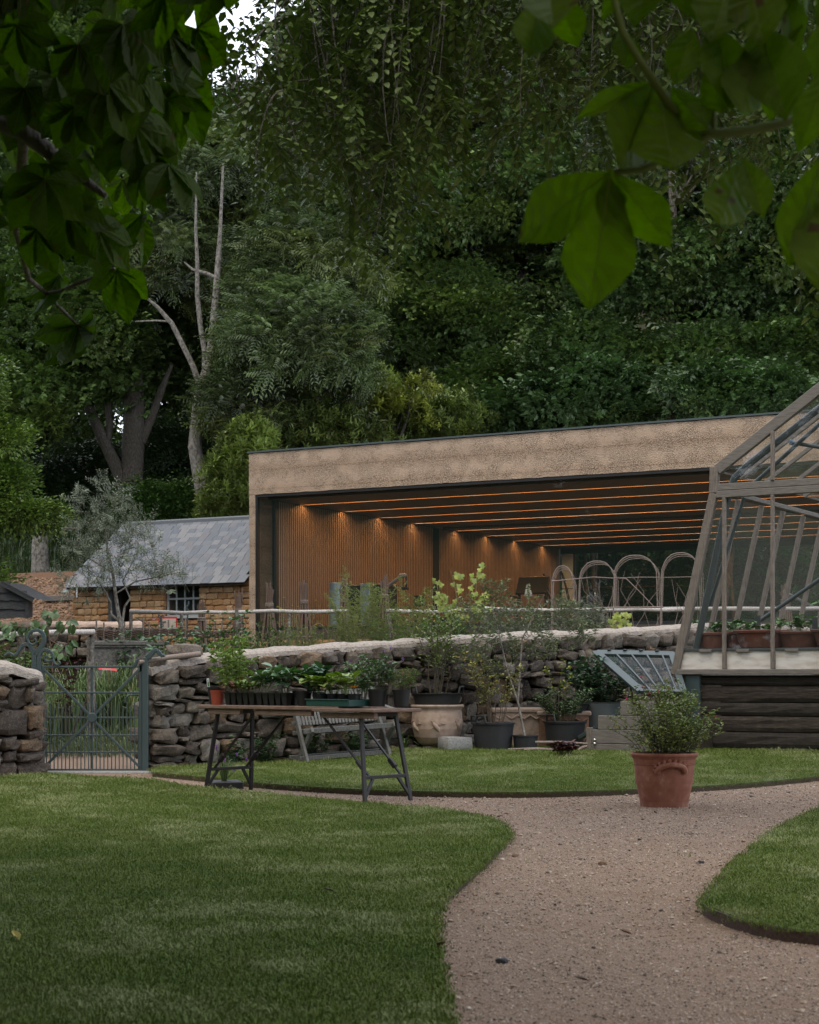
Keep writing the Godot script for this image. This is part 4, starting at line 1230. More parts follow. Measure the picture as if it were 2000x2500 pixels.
# ---------------------------------------------------------------- timber glasshouse on a base of old sleepers
var GO := Vector3(3.40, 0, -22.0)
var GU := Vector3(0.857, 0, 0.515)
var GV := Vector3(0.515, 0, -0.857)
func gp(px: float, py: float, k := 0.0) -> Vector3: return PL(px, py, GO, GU) + GV * k
func glasshouse() -> void:
	var t := thing("glasshouse", "weathered timber glasshouse with sloping sides on a sleeper base", "greenhouse", GO)
	var rot := Basis(GU, Vector3.UP, GU.cross(Vector3.UP))
	var bar := func(called: String, a: Vector3, b: Vector3, w: float, h: float, m: Material, side: Vector3, e := 0.006) -> void:
		var mb := MB.new()
		mb.beam(a, b, w, h, side, e)
		part(called, mb, m, t)
	var G0 := gnd(GO.x, GO.z) - 0.05
	var BL := gp(1650, 1643)             # foot of the sloping corner
	var EV := gp(1744, 1205); var E2 := gp(1746, 1150)
	var rake := (gp(2000, 950) - E2).normalized()
	var W := 4.4                           # the gable runs on past the picture
	var xB := (BL - GO).dot(GU); var xE := (E2 - GO).dot(GU)
	var cx := xB + W * 0.5
	var at := func(x: float, y: float, k: float) -> Vector3: return GO + GU * x + GV * k + Vector3.UP * y
	var rise := rake.y / Vector2(rake.x, rake.z).length()
	var RY := E2.y + rise * (cx - xE)
	var ridge := at.call(cx, RY, 0.0) as Vector3
	var yS := gp(1655, 1640).y; var yM := gp(1760, 1200).y
	var DEEP := 5.3
	# corner, eave and rake timbers of the near gable
	bar.call("corner_post", BL + (EV - BL) * -0.01, EV, 0.105, 0.09, M.greywood_up, GU)
	bar.call("corner_post", EV + Vector3.UP * 0.004, E2 + Vector3.UP * 0.05, 0.11, 0.092, M.greywood_up, GU)
	bar.call("rafter", E2 + rake * 0.02 + GU * 0.02, ridge, 0.13, 0.08, M.greywood, Vector3.UP)
	var xr := xB + W
	bar.call("rafter", at.call(2 * cx - xE, E2.y, 0.0), ridge + GU * 0.02, 0.13, 0.08, M.greywood, Vector3.UP)
	bar.call("corner_post", at.call(xr, BL.y, 0.0), at.call(2 * cx - xE, EV.y, 0.0), 0.105, 0.09, M.greywood_up, GU)
	var m0 := at.call(xE + 0.03, yM, 0.0) as Vector3; var m1 := at.call(2 * cx - xE, yM, 0.0) as Vector3
	bar.call("eave_rail", m0 + Vector3.UP * 0.052, m1 + Vector3.UP * 0.052, 0.085, 0.085, M.greywood, Vector3.UP)
	bar.call("eave_rail", m0 - Vector3.UP * 0.038 - GV * 0.01, m1 - Vector3.UP * 0.038 - GV * 0.01, 0.088, 0.075, M.greywood, Vector3.UP)
	bar.call("sill", at.call(xB + 0.05, yS - 0.005, 0.0) - GV * 0.02, at.call(xr, yS - 0.005, 0.0) - GV * 0.02, 0.062, 0.16, M.greywood, Vector3.UP)
	# vertical glazing bars, the white vent boards and the panes between
	var xs := []
	for px in [1771, 1889]: xs.push_back((gp(px, 1500) - GO).dot(GU))
	var step: float = xs[1] - xs[0]
	for i in 4: xs.push_back(xs[1] + step * (i + 1))
	var bot := yS + 0.03
	var ysl := yS + 0.26
	var topy := func(x: float) -> float:
		var xx := x if x < cx else 2 * cx - x
		return E2.y + rise * (xx - xE) - 0.05
	for x in xs:
		if x > xr - 0.5: continue
		bar.call("glazing_bar", at.call(x, bot, -0.035), at.call(x, yM - 0.083, -0.035), 0.042, 0.06, M.greywood_up, GU)
	for px in [1889]:
		var x0: float = (gp(px, 1100) - GO).dot(GU)
		for i in 4:
			var x := x0 + step * i * 1.0
			if x < xr - 0.6: bar.call("glazing_bar", at.call(x, yM + 0.096, -0.035), at.call(x, topy.call(x) - 0.03, -0.035), 0.042, 0.06, M.greywood_up, GU)
	var all := [xB]
	for x in xs:
		if x < xr - 0.5: all.push_back(x)
	all.push_back(xr)
	for i in all.size() - 1:
		var a: float = all[i]; var b: float = all[i + 1]
		var lo := func(y: float) -> float: return xB + (xE - xB) * (y - BL.y) / (EV.y - BL.y) + 0.03
		var hi := func(y: float) -> float: return 2 * cx - lo.call(y)
		var al0: float = maxf(a + 0.026, lo.call(bot)); var bl0: float = minf(b - 0.026, hi.call(bot))
		var al1: float = maxf(a + 0.026, lo.call(ysl)); var bl1: float = minf(b - 0.026, hi.call(ysl))
		var mb := MB.new()
		for k in [0.0, 0.02]:
			var q := [at.call(al0, bot, k), at.call(al1, ysl, k), at.call(bl1, ysl, k), at.call(bl0, bot, k)]
			if k == 0.0: mb.quad(q[0], q[1], q[2], q[3])
			else: mb.quad(q[3], q[2], q[1], q[0])
		part("vent_board", mb, M.white_panel, t)
		mb = MB.new()
		mb.beam(at.call(maxf(a + 0.026, lo.call(ysl + 0.02)), ysl + 0.016, 0.0), at.call(bl1, ysl + 0.016, 0.0), 0.03, 0.045, Vector3.UP, 0.003)
		part("vent_rail", mb, M.steel_grey, t)
		var hx := lerpf(a, b, 0.62 if i == 0 else 0.38)
		mb = MB.new()
		mb.box(Transform3D(rot, at.call(hx, ysl + 0.002, -0.03)), Vector3(0.17, 0.035, 0.02), 0.004)
		part("hinge", mb, M.greywood, t)
		var q1: float = ysl + 0.034; var q2: float = yM - 0.085
		mb = MB.new()
		mb.quad(at.call(maxf(a + 0.02, lo.call(q1)), q1, 0.012), at.call(maxf(a + 0.02, lo.call(q2)), q2, 0.012), at.call(minf(b - 0.02, hi.call(q2)), q2, 0.012), at.call(minf(b - 0.02, hi.call(q1)), q1, 0.012))
		part("pane", mb, M.glass_old, t)
	# gable glass above the rail
	var gx := [xE + 0.04, (gp(1889, 1100) - GO).dot(GU), cx, 2 * cx - xE - 0.04]
	for i in 3:
		var a: float = gx[i]; var b: float = gx[i + 1]
		var y0: float = yM + 0.1
		var mb := MB.new()
		mb.quad(at.call(a + 0.02, y0, 0.014), at.call(a + 0.02, maxf(topy.call(a + 0.02), y0 + 0.01), 0.014), at.call(b - 0.02, maxf(topy.call(b - 0.02), y0 + 0.01), 0.014), at.call(b - 0.02, y0, 0.014))
		part("pane", mb, M.glass_old, t)
	# long sloping side, going back: bars, panes and the roof slope
	var nb := 6
	for i in range(1, nb + 1):
		var k := DEEP * i / nb
		bar.call("side_bar", BL + GV * k, EV + GV * k, 0.04, 0.07, M.greywood_up, GV)
		bar.call("rafter", E2 + GV * k, ridge + GV * k, 0.04, 0.055, M.greywood, GV)
		bar.call("rafter", at.call(2 * cx - xE, E2.y, k), ridge + GV * k, 0.07, 0.045, M.greywood, GV)
	for i in nb:
		var k0 := DEEP * i / nb + 0.03; var k1 := DEEP * (i + 1) / nb - 0.03
		var mb := MB.new()
		mb.quad(BL + GV * k0, BL + GV * k1, EV + GV * k1, EV + GV * k0)
		part("pane", mb, M.glass_old, t)
		mb = MB.new()
		mb.quad(E2 + GV * k0, E2 + GV * k1, ridge + GV * k1, ridge + GV * k0)
		part("pane", mb, M.glass_old, t)
		mb = MB.new()
		var e3 := at.call(2 * cx - xE, E2.y, 0.0) as Vector3
		mb.quad(e3 + GV * k0, ridge + GV * k0, ridge + GV * k1, e3 + GV * k1)
		part("pane", mb, M.glass_old, t)
	bar.call("eave_plate", EV + GV * 0.05 + Vector3.UP * 0.06, EV + GV * DEEP + Vector3.UP * 0.06, 0.06, 0.06, M.greywood, Vector3.UP)
	bar.call("sill", BL + GV * 0.1 - Vector3.UP * 0.02, BL + GV * DEEP - Vector3.UP * 0.02, 0.08, 0.14, M.greywood, Vector3.UP)
	bar.call("ridge_beam", ridge + GV * 0.05, ridge + GV * DEEP, 0.1, 0.08, M.greywood, Vector3.UP)
	# galvanised tube frame inside
	var tube := func(called: String, pts: Array, r: float) -> void:
		var mb := MB.new()
		var rs := []
		for p in pts: rs.push_back(r)
		mb.tube(pts, rs, 10)
		part(called, mb, M.steel_grey, t)
	tube.call("steel_tube", [gp(1690, 1590, 0.12), gp(1767, 1225, 0.12), gp(1772, 1195, 0.12), gp(1785, 1165, 0.12), gp(1815, 1135, 0.12), gp(2080, 925, 0.12)], 0.045)
	tube.call("steel_tube", [gp(1715, 1478, 0.25), gp(1800, 1210, 0.25)], 0.024)
	tube.call("steel_tube", [gp(1810, 1185, 0.3), gp(1935, 1070, 0.3), gp(2150, 880, 0.3)], 0.028)
	tube.call("steel_tube", [gp(1912, 1072, 0.34), gp(2100, 1105, 0.34)], 0.026)
	tube.call("steel_tube", [gp(1690, 1595, 0.6), gp(1790, 1530, 0.6), gp(2120, 1300, 0.6)], 0.026)
	var mb := MB.new()
	mb.lathe([[0.034, -0.02], [0.034, 0.03], [0.0, 0.03]], 10, Vector3.ZERO)
	part("tube_cap", mb, flat(0.02, 0.07, 0.13, 0.5), t, Transform3D(Basis(Vector3.BACK, 1.4), gp(1912, 1072, 0.34)))
	# base: grey-green post, weathered end post, sleepers, floor and staging
	var yb := yS - 0.036
	bar.call("base_post", gp(1694, 1700) * Vector3(1, 0, 1) + Vector3.UP * G0, gp(1694, 1700) * Vector3(1, 0, 1) + Vector3.UP * yb, 0.19, 0.1, M.steel_green, GU, 0.003)
	var ep := gp(1670, 1700, 0.04)
	bar.call("base_post", Vector3(ep.x, G0, ep.z), Vector3(ep.x, yb, ep.z), 0.075, 0.1, M.greywood_up, GU)
	var x0 := (gp(1711, 1700) - GO).dot(GU)
	var hgt := (yb - G0) / 6.0
	var y := G0
	for i in 7:
		var h: float = [0.13, 0.2, 0.2, 0.17, 0.205, 0.14, 0.2][i]
		if y + h > yb: h = yb - y
		if h < 0.03: break
		mb = MB.new()
		var n := 14
		var L := xr - x0 - 0.1
		for j in n:                                      # rough-sawn and worn: each sleeper is a run of slightly uneven blocks
			var f := func(u: float, yy: float) -> float: return 0.02 * noise.get_noise_2d(u * 60.0, (yy + i * 3.0) * 90.0) + 0.012 * noise.get_noise_2d(u * 200.0, yy * 300.0 + i * 50.0)
			for r in 4:
				var u0 := x0 + L * j / n; var u1 := x0 + L * (j + 1) / n
				var a0 := y + 0.006 + (h - 0.012) * r / 4.0; var a1 := y + 0.006 + (h - 0.012) * (r + 1) / 4.0
				var e0 := 0.02 if r == 0 else 0.0; var e1 := 0.02 if r == 3 else 0.0
				mb.quad(at.call(u0, a0, e0 + f.call(u0, a0)), at.call(u0, a1, e1 + f.call(u0, a1)), at.call(u1, a1, e1 + f.call(u1, a1)), at.call(u1, a0, e0 + f.call(u1, a0)))
		mb.box(Transform3D(rot, at.call(x0 + L * 0.5, y + h * 0.5, 0.1)), Vector3(L, h - 0.012, 0.12))
		part("sleeper", mb, M.sleeper if i % 2 else M.sleeper_b, t)
		y += h
	mb = MB.new()
	mb.box(Transform3D(rot, at.call(cx + 0.2, (G0 + yb) * 0.5, DEEP * 0.5 + 0.12)), Vector3(W - 0.7, yb - G0 - 0.02, DEEP - 0.1))
	part("base_wall", mb, M.sleeper, t)
	# potted plants on the staging
	var spec := [[1655 + 60, 1588, 50, 62, 0.35, 1542], [1840, 1583, 75, 0, 0.3, 1537], [1930, 1582, 72, 0, 0.4, 1537], [1760, 1583, 62, 0, 0.62, 1545], [1985, 1580, 42, 0, 0.8, 1552], [2025, 1582, 72, 0, 0.35, 1535]]
	var names := ["terracotta pot with pepper seedlings beside the sloping glasshouse corner", "wide terracotta pot of basil behind the glasshouse vent hinge", "wide terracotta pot with a slate label inside the glasshouse", "terracotta pot pushed back behind the glazing bar", "small terracotta pot with drooping leaves inside the glasshouse", "tall leafed plant in a terracotta pot by the glasshouse edge"]
	for i in spec.size():
		var s: Array = spec[i]
		var q := gp(s[0], s[1], s[4])
		q.y = ysl + 0.04
		var sc := F / -q.z
		var r: float = s[2] / sc * 0.9; var h: float = 0.2 + 0.02 * (i % 2)
		var pt := thing("potted_plant", names[i], "potted plant", q)
		var pm := MB.new()
		pm.lathe([[0.0, 0.0], [r * 0.74, 0.0], [r * 0.93, h * 0.82], [r, h * 0.84], [r * 1.03, h * 0.97], [r * 0.97, h], [r * 0.88, h * 0.96], [r * 0.86, h * 0.86], [0.0, h * 0.86]], 28, q)
		part("pot", pm, M.terra_dark, pt)
		stems(pt, q + Vector3.UP * h * 0.86, {h = [0.2, 0.16, 0.26, 0.2, 0.18, 0.5][i], spread = r * 1.0, stems = 7 if i != 5 else 3, twigs = 3, leaves = 5, ll = 0.075 if i != 5 else 0.11, lw = 0.034, tw = 0.07, col = Color(0.05, 0.12, 0.02), bare = 0.25, fine = true, droop = 0.35})
	mb = MB.new()
	var sp := gp(1965, 1530, 0.4)
	mb.beam(sp + Vector3.DOWN * 0.12, sp + Vector3.UP * 0.13, 0.07, 0.006, GU)
	single("slate_label", mb, flat(0.03, 0.036, 0.04, 0.6), "narrow slate plant label standing in a terracotta pot", "label")
	mb = MB.new()
	sp = gp(1825, 1520, 0.38)
	mb.beam(sp + Vector3.DOWN * 0.12, sp + Vector3.UP * 0.1, 0.07, 0.006, GU)
	single("slate_label", mb, flat(0.03, 0.036, 0.04, 0.6), "slate plant label among basil leaves inside the glasshouse", "label")

# ---------------------------------------------------------------- cold frame with its lid propped open
func cold_frame() -> void:
	var t := thing("cold_frame", "grey timber cold frame with a green glazed lid propped open", "cold frame", G(1490, 1843))
	var u := Vector3(0.62, 0, -0.78).normalized()            # the frame runs back beside the glasshouse
	var d0 := 22.3
	var base := G(1440, 1843)
	var w := Vector3(0.86, 0, 0.51)                          # across, parallel to the glasshouse gable
	# side of two grey boards that rises towards the glasshouse
	var g0 := base.y - 0.03
	var end := base + w * 1.1
	for b in 4:
		var mb := MB.new()
		var y0 := g0 + b * 0.175
		var x0 := 0.0 if b < 2 else (0.12 if b == 2 else 0.42)
		mb.beam(base + w * x0 + Vector3.UP * (y0 - base.y + 0.086), end + Vector3.UP * (y0 - base.y + 0.086), 0.17, 0.05, Vector3.UP, 0.006)
		part("board", mb, M.greywood, t)
	var mb := MB.new()
	mb.beam(base + Vector3.UP * -0.03, base + Vector3.UP * 0.34, 0.07, 0.07, w, 0.006)
	part("corner_post", mb, M.greywood_up, t)
	mb = MB.new()
	mb.box(Transform3D(Basis(w, Vector3.UP, w.cross(Vector3.UP)), base + w * 0.55 + u * 0.7 + Vector3.UP * 0.12), Vector3(1.05, 0.3, 1.2))
	part("box", mb, M.soil, t)
	mb = MB.new()
	var l0 := P(1418, 1800, 22.0); var l1 := P(1505, 1748, 21.6)
	mb.beam(l0, l1 + (l1 - l0) * 0.6, 0.12, 0.05, w.cross(Vector3.UP), 0.004)
	part("lid_edge", mb, M.teal, t)
	for q in [[1453, 1806], [1453, 1815], [1453, 1837]]:
		mb = MB.new(); mb.lathe([[0.0, 0.03], [0.016, 0.02], [0.02, 0.0]], 10, Vector3.ZERO)
		part("bolt", mb, flat(0.5, 0.5, 0.5, 0.3, 0.9), t, Transform3D(Basis(Vector3.RIGHT, PI / 2), PL(q[0], q[1], base, w) + Vector3(-0.01, 0, 0.03)))
	# open lid: a glazed sash leaning back towards the glasshouse
	var A := P(1455, 1592, 23.2); var Bq := P(1640, 1596, 22.6); var C := P(1670, 1690, 21.4); var D := P(1565, 1688, 21.8)
	var sash := func(a: Vector3, b: Vector3, ww: float, called: String, m: Material) -> void:
		var q := MB.new()
		q.beam(a, b, ww, 0.05, (D - A).cross(Bq - A).normalized().cross(b - a).normalized(), 0.004)
		part(called, q, m, t)
	sash.call(A, D, 0.1, "lid_rail", M.teal)
	sash.call(A + (D - A) * 0.03, Bq + (C - Bq) * 0.03, 0.12, "lid_rail", M.teal)
	sash.call(D, C, 0.06, "lid_rail", M.teal)
	sash.call(Bq, C, 0.08, "lid_rail", M.teal)
	for i in 4:
		var k := 0.24 + i * 0.2
		sash.call(A.lerp(Bq, k) + (D - A) * 0.07, D.lerp(C, k), 0.022, "lid_bar", M.steel_grey)
	var q := MB.new()
	q.quad(A, Bq, C, D)
	var lid := glassmat(0.1, Color(0.25, 0.33, 0.32))
	lid.metallic_specular = 0.2
	part("pane", q, lid, t)
	for i in 4:
		q = MB.new(); q.lathe([[0.0, 0.04], [0.03, 0.03], [0.02, 0.0]], 8, A.lerp(Bq, 0.18 + i * 0.21) + Vector3.UP * 0.01)
		part("catch", q, M.black, t)
	q = MB.new()
	q.beam(A.lerp(D, 0.75), G(1560, 1800) + Vector3.UP * 0.3, 0.03, 0.03, w)
	part("prop", q, M.greywood_up, t)

# ---------------------------------------------------------------- plants
func stems(parent: Node3D, base: Vector3, o: Dictionary) -> void:
	var st := MB.new(); var fo := MB.new(); var fl := MB.new()
	var col: Color = o.get("col", Color(0.05, 0.1, 0.02)); var col2: Color = o.get("col2", shade(col, 1.5))
	var scol: Color = o.get("stem_col", Color(0.06, 0.055, 0.03))
	var h: float = o.h; var spread: float = o.spread
	var fine: bool = o.get("fine", false)
	var bare: float = o.get("bare", 0.3); var tw: float = o.get("tw", 0.12); var sr: float = o.get("sr", 0.004)
	var droop: float = o.get("droop", 0.2); var ring: float = o.get("ring", 0.25)
	st.col = scol
	for i in int(o.stems):
		var a := rng.randf() * TAU
		var out := Vector3(cos(a), 0, sin(a))
		var ln := sqrt(rng.randf()) * spread
		var hh: float = h * rr(0.65, 1.0) * (1.0 - 0.25 * ln / maxf(spread, 0.001))
		if o.get("mound", false): hh = h * rr(0.85, 1.02) * sqrt(maxf(0.04, 1.0 - pow(ln / spread, 2.0) * 0.93))
		var b0 := base + out * ring * ln
		var tip := base + out * ln + Vector3.UP * hh
		var pts := bez(b0, b0 + out * ln * 0.15 + Vector3.UP * hh * 0.6, tip, 6)
		for k in range(1, 6): pts[k] += Vector3(rr(-1, 1), 0, rr(-1, 1)) * h * 0.018
		st.tube(pts, taper(sr, sr * 0.35, 7), 4, false)
		for j in int(o.twigs):
			var t: float = bare + (1.0 - bare) * (j + rng.randf()) / o.twigs
			var f := minf(t * 6.0, 5.99)
			var p: Vector3 = (pts[int(f)] as Vector3).lerp(pts[int(f) + 1], f - int(f))
			var ta := rng.randf() * TAU
			var td := (Vector3(cos(ta), 0, sin(ta)) + out * 0.4 + Vector3.UP * rr(0.2, 1.0)).normalized()
			var tl: float = tw * rr(0.5, 1.1) * (1.0 - 0.35 * t)
			st.tube([p, p + td * tl * 0.6, p + td * tl + Vector3.UP * tl * 0.1], [sr * 0.45, sr * 0.35, sr * 0.25], 3, false)
			for q in int(o.leaves):
				var lp: Vector3 = p + td * tl * (q + 0.6) / o.leaves
				var sa := rng.randf() * TAU
				var side := (td * 0.5 + Vector3(cos(sa), rr(-0.3, 0.6), sin(sa))).normalized()
				if o.get("upright", false): side = (side * 0.6 + Vector3.UP).normalized()
				fo.col = shade(col.lerp(col2, rng.randf() * rng.randf()), rr(0.85, 1.55))
				if rng.randf() < o.get("dry", 0.0): fo.col = Color(0.32, 0.2, 0.03)
				fo.leaf(lp, side, (Vector3.UP + side * 0.2 + Vector3(rr(-0.4, 0.4), 0, rr(-0.4, 0.4))).normalized(), o.ll * rr(0.8, 1.5), o.lw * rr(1.0, 1.7), 0.3, droop, fine)
	part("stems", st, M.veg, parent)
	part("foliage", fo, o.get("mat", M.leaf), parent).set_meta("kind", "stuff")
	if o.has("flowers"):
		for i in int(o.flowers):
			var a := rng.randf() * TAU
			var ln := rr(0.3, 1.05) * spread
			var p := base + Vector3(cos(a) * ln, h * rr(0.6, 1.02), sin(a) * ln)
			if o.has("flower_at"): p = o.flower_at[i]
			fl = MB.new()
			fl.col = o.flower_col
			var s: float = o.flower_size
			for k in 5:
				var sa := rng.randf() * TAU
				fl.leaf(p, Vector3(cos(sa), rr(-0.6, 0.6), sin(sa)).normalized(), Vector3.UP, s * rr(0.6, 1.1), s * 0.7, 0.2, 0.3)
			part("flower", fl, M.veg, parent)
			var stalk := MB.new(); stalk.col = scol
			stalk.tube([p, p.lerp(base + Vector3.UP * h * 0.5, 0.35)], [0.002, 0.003], 3, false)
			part("flower_stalk", stalk, M.veg, parent)
func blades(parent: Node3D, base: Vector3, n: int, h: float, spread: float, w: float, col: Color, bend := 0.6) -> void:
	var mb := MB.new()
	for i in n:
		var a := rng.randf() * TAU
		var o := Vector3(cos(a), 0, sin(a))
		var b := base + o * spread * 0.2 * rng.randf()
		var hh := h * rr(0.6, 1.1); var ln := spread * rr(0.3, 1.0)
		var s := o.cross(Vector3.UP) * w * 0.5
		mb.col = shade(col, rr(0.65, 1.35))
		if rng.randf() < 0.08: mb.col = Color(0.2, 0.17, 0.06)
		var c := bez(b, b + Vector3.UP * hh * 1.25 + o * ln * 0.2, b + o * ln + Vector3.UP * hh * (1.0 - bend * rng.randf()), 4)
		for k in 4:
			var w0 := 1.0 - 0.2 * k; var w1 := 1.0 - 0.2 * (k + 1) if k < 3 else 0.02
			mb.quad(c[k] - s * w0, c[k + 1] - s * w1, c[k + 1] + s * w1, c[k] + s * w0)
	part("leaves", mb, M.leaf, parent).set_meta("kind", "stuff")

# ---------------------------------------------------------------- table, bench and the big terracotta pot
var TA := Vector3(0.725, 0, 0.689)        # along the table
var TB := Vector3(0.689, 0, -0.725)       # across it, away from the camera
var T0 := Vector3(-1.97, 0.82, -16.07)    # its near left corner
func tp(s: float, c: float, y := 0.0) -> Vector3: return T0 + TA * s + TB * c + Vector3.UP * y
func furniture() -> void:
	var t := thing("trestle_table", "long wooden potting table on iron trestles beside the path", "table", tp(1.15, 0.28, -0.82))
	for i in 3:
		var mb := MB.new()
		mb.box(Transform3D(Basis(TA, Vector3.UP, TA.cross(Vector3.UP)), tp(0.92, 0.095 + i * 0.19, -0.018)), Vector3(1.9, 0.034, 0.184), 0.006)
		part("plank", mb, M.table_wood, t)
	var mb := MB.new()
	mb.box(Transform3D(Basis(TA, Vector3.UP, TA.cross(Vector3.UP)), tp(1.93, 0.285, -0.03)), Vector3(0.76, 0.03, 0.6), 0.006)
	part("plank", mb, M.table_wood, t)
	for q in [[0.1, 0.55], [0.75, 1.5], [1.62, 2.28]]:
		mb = MB.new()
		mb.box(Transform3D(Basis(TA, Vector3.UP, TA.cross(Vector3.UP)), tp((q[0] + q[1]) * 0.5, 0.05, -0.075 if q[0] > 1.6 else -0.062)), Vector3(q[1] - q[0], 0.05, 0.045), 0.004)
		part("batten", mb, M.table_wood, t)
	for k in 2:
		var s: float = [0.1, 2.2][k]
		var m: Material = M.iron_dark if k == 0 else M.iron
		var f0 := tp(s, 0.0, -0.82); var f1 := tp(s, 0.56, -0.82)
		var h0 := tp(s + (0.1 if k == 0 else -0.12), 0.07, -0.06); var h1 := tp(s + (0.1 if k == 0 else -0.12), 0.49, -0.06)
		for q in [[f0, h0, 0.042], [f1, h1, 0.042]]:
			mb = MB.new(); mb.beam(q[0], q[1], q[2], 0.024, TB, 0.004); part("leg", mb, m, t)
		var b0 := f0.lerp(h0, 0.29); var b1 := f1.lerp(h1, 0.29)
		mb = MB.new(); mb.beam(b0, b1, 0.03, 0.024, Vector3.UP, 0.004); part("cross_bar", mb, m, t)
		mb = MB.new(); mb.beam(h0, h1, 0.05, 0.04, Vector3.UP, 0.004); part("head_bar", mb, m, t)
		for q in [[f0.lerp(h0, 0.06), b0.lerp(b1, 0.22)], [f1.lerp(h1, 0.06), b0.lerp(b1, 0.78)]]:
			mb = MB.new(); mb.beam(q[0], q[1], 0.025, 0.02, TB); part("bracket", mb, m, t)
		var inn := 1.0 if k == 0 else -1.0
		for c in [0.07, 0.49]:
			mb = MB.new()
			var e := tp(s + inn * 0.62, c, -0.06)
			var e0 := f0.lerp(f1, c / 0.56).lerp(h0.lerp(h1, c / 0.56), 0.3)
			mb.beam(e0, e, 0.02, 0.014, TB)
			mb.beam(e0.lerp(e, 0.12), e0.lerp(e, 0.25), 0.042, 0.04, TB, 0.008)
			part("stay", mb, m, t)
	# slatted bench with crossed legs
	var c0 := G(752, 1874); var c1 := G(957, 1857)
	var bu := (c1 - c0).normalized()
	var bn := Vector3(bu.z, 0, -bu.x).normalized()
	if bn.z > 0: bn = -bn                                     # away from the camera
	var bl := (c1 - c0).length() + 0.1
	t = thing("garden_bench", "weathered grey slatted folding bench with crossed legs against the stone wall", "bench", c0)
	var o := c0 - bu * 0.05
	for x in [0.06, bl - 0.06]:
		mb = MB.new(); mb.beam(o + bu * x + Vector3.DOWN * 0.02, o + bu * x + bn * 0.62 + Vector3.UP * 0.86, 0.035, 0.085, bu, 0.006); part("leg", mb, M.bench, t)
		mb = MB.new(); mb.beam(o + bu * (x + 0.04) + bn * 0.52 + Vector3.DOWN * 0.02, o + bu * (x + 0.04) + bn * -0.02 + Vector3.UP * 0.44, 0.035, 0.075, bu, 0.006); part("leg", mb, M.bench, t)
	var ns := 24
	for i in ns:
		var x := 0.1 + (bl - 0.2) * i / (ns - 1)
		mb = MB.new(); mb.beam(o + bu * x + bn * 0.36 + Vector3.UP * 0.47, o + bu * x + bn * 0.6 + Vector3.UP * 0.84, 0.03, 0.018, bu, 0.005); part("back_slat", mb, M.bench, t)
		mb = MB.new(); mb.beam(o + bu * x + bn * 0.0 + Vector3.UP * 0.445, o + bu * x + bn * 0.36 + Vector3.UP * 0.42, 0.03, 0.018, bu, 0.005); part("seat_slat", mb, M.bench, t)
	for q in [[0.58, 0.83, 0.06], [0.38, 0.5, 0.05], [-0.01, 0.42, 0.06], [0.34, 0.39, 0.05], [0.1, 0.1, 0.05], [0.46, 0.1, 0.05]]:
		mb = MB.new(); mb.beam(o + bn * (q[0] + 0.025) + Vector3.UP * q[1], o + bu * bl + bn * (q[0] + 0.025) + Vector3.UP * q[1], q[2], 0.03, Vector3.UP, 0.005); part("rail", mb, M.bench, t)
	mb = MB.new(); mb.beam(o + bu * (bl - 0.02) + Vector3.UP * 0.6 - bn * 0.02, o + bu * (bl + 0.05) + bn * 0.48 + Vector3.UP * 0.64, 0.06, 0.03, bu, 0.006); part("arm", mb, M.bench, t)
	# terracotta pot on the path with a salvia
	var pg := G(1622, 1968)
	var sc := F / -pg.z
	t = thing("terracotta_pot", "large terracotta pot with an arched handle standing on the gravel", "pot", pg)
	var R := 82.0 / sc; var rb := 58.0 / sc; var H := 131.0 / sc
	mb = MB.new()
	mb.lathe([[0.0, 0.0], [rb, 0.0], [rb * 1.02, H * 0.1], [lerpf(rb, R, 0.5), H * 0.48], [R * 0.895, H * 0.8], [R * 0.9, H * 0.815], [R * 0.925, H * 0.88], [R * 0.97, H * 0.925], [R * 1.0, H * 0.945], [R * 1.01, H * 0.97], [R * 0.985, H], [R * 0.93, H], [R * 0.9, H * 0.96], [R * 0.88, H * 0.88], [0.0, H * 0.88]], 64, pg)
	part("pot", mb, M.terracotta, t)
	mb = MB.new()
	mb.lathe([[R * 0.875, H * 0.885], [R * 0.5, H * 0.9], [0.0, H * 0.91]], 20, pg)
	part("soil", mb, M.soil, t)
	# handle: an arch with scalloped fan above it, on the side that faces the camera
	var an0 := PI * 0.5 - 0.1
	var sk := func(a: float, y: float, out: float) -> Vector3:
		var r := lerpf(rb * 1.02, R * 0.9, clampf((y / H - 0.1) / 0.7, 0, 1)) + out
		return pg + Vector3(cos(a) * r, y, sin(a) * r)
	var arch := []
	for i in 15:
		var k := PI * i / 14.0
		arch.push_back(sk.call(an0 - cos(k) * 0.46, H * (0.645 + 0.15 * sin(k)), 0.014 + 0.014 * sin(k)))
	mb = MB.new(); mb.tube(arch, [0.027, 0.026, 0.025, 0.024, 0.023, 0.023, 0.023, 0.023, 0.023, 0.023, 0.023, 0.024, 0.025, 0.026, 0.027], 10)
	part("handle", mb, M.terracotta, t)
	for i in 10:
		var k := PI * (i + 0.5) / 10.0
		mb = MB.new()
		var c: Vector3 = sk.call(an0 - cos(k) * 0.64, H * (0.655 + 0.245 * sin(k)), 0.004)
		var inn: Vector3 = sk.call(an0 - cos(k) * 0.52, H * (0.65 + 0.19 * sin(k)), 0.004)
		mb.tube([inn, c.lerp(inn, 0.4), c], [0.015, 0.02, 0.014], 8)
		part("scallop", mb, M.terracotta, t)
	mb = MB.new()
	for y in [H * 0.66, H * 0.79]:
		for i in 40:
			var a0 := TAU * i / 40.0; var a1 := TAU * (i + 1) / 40.0
			var r := lerpf(rb * 1.02, R * 0.9, (y / H - 0.1) / 0.7) + 0.002
			mb.tube([pg + Vector3(cos(a0) * r, y, sin(a0) * r), pg + Vector3(cos(a1) * r, y, sin(a1) * r)], [0.003, 0.003], 4, false)
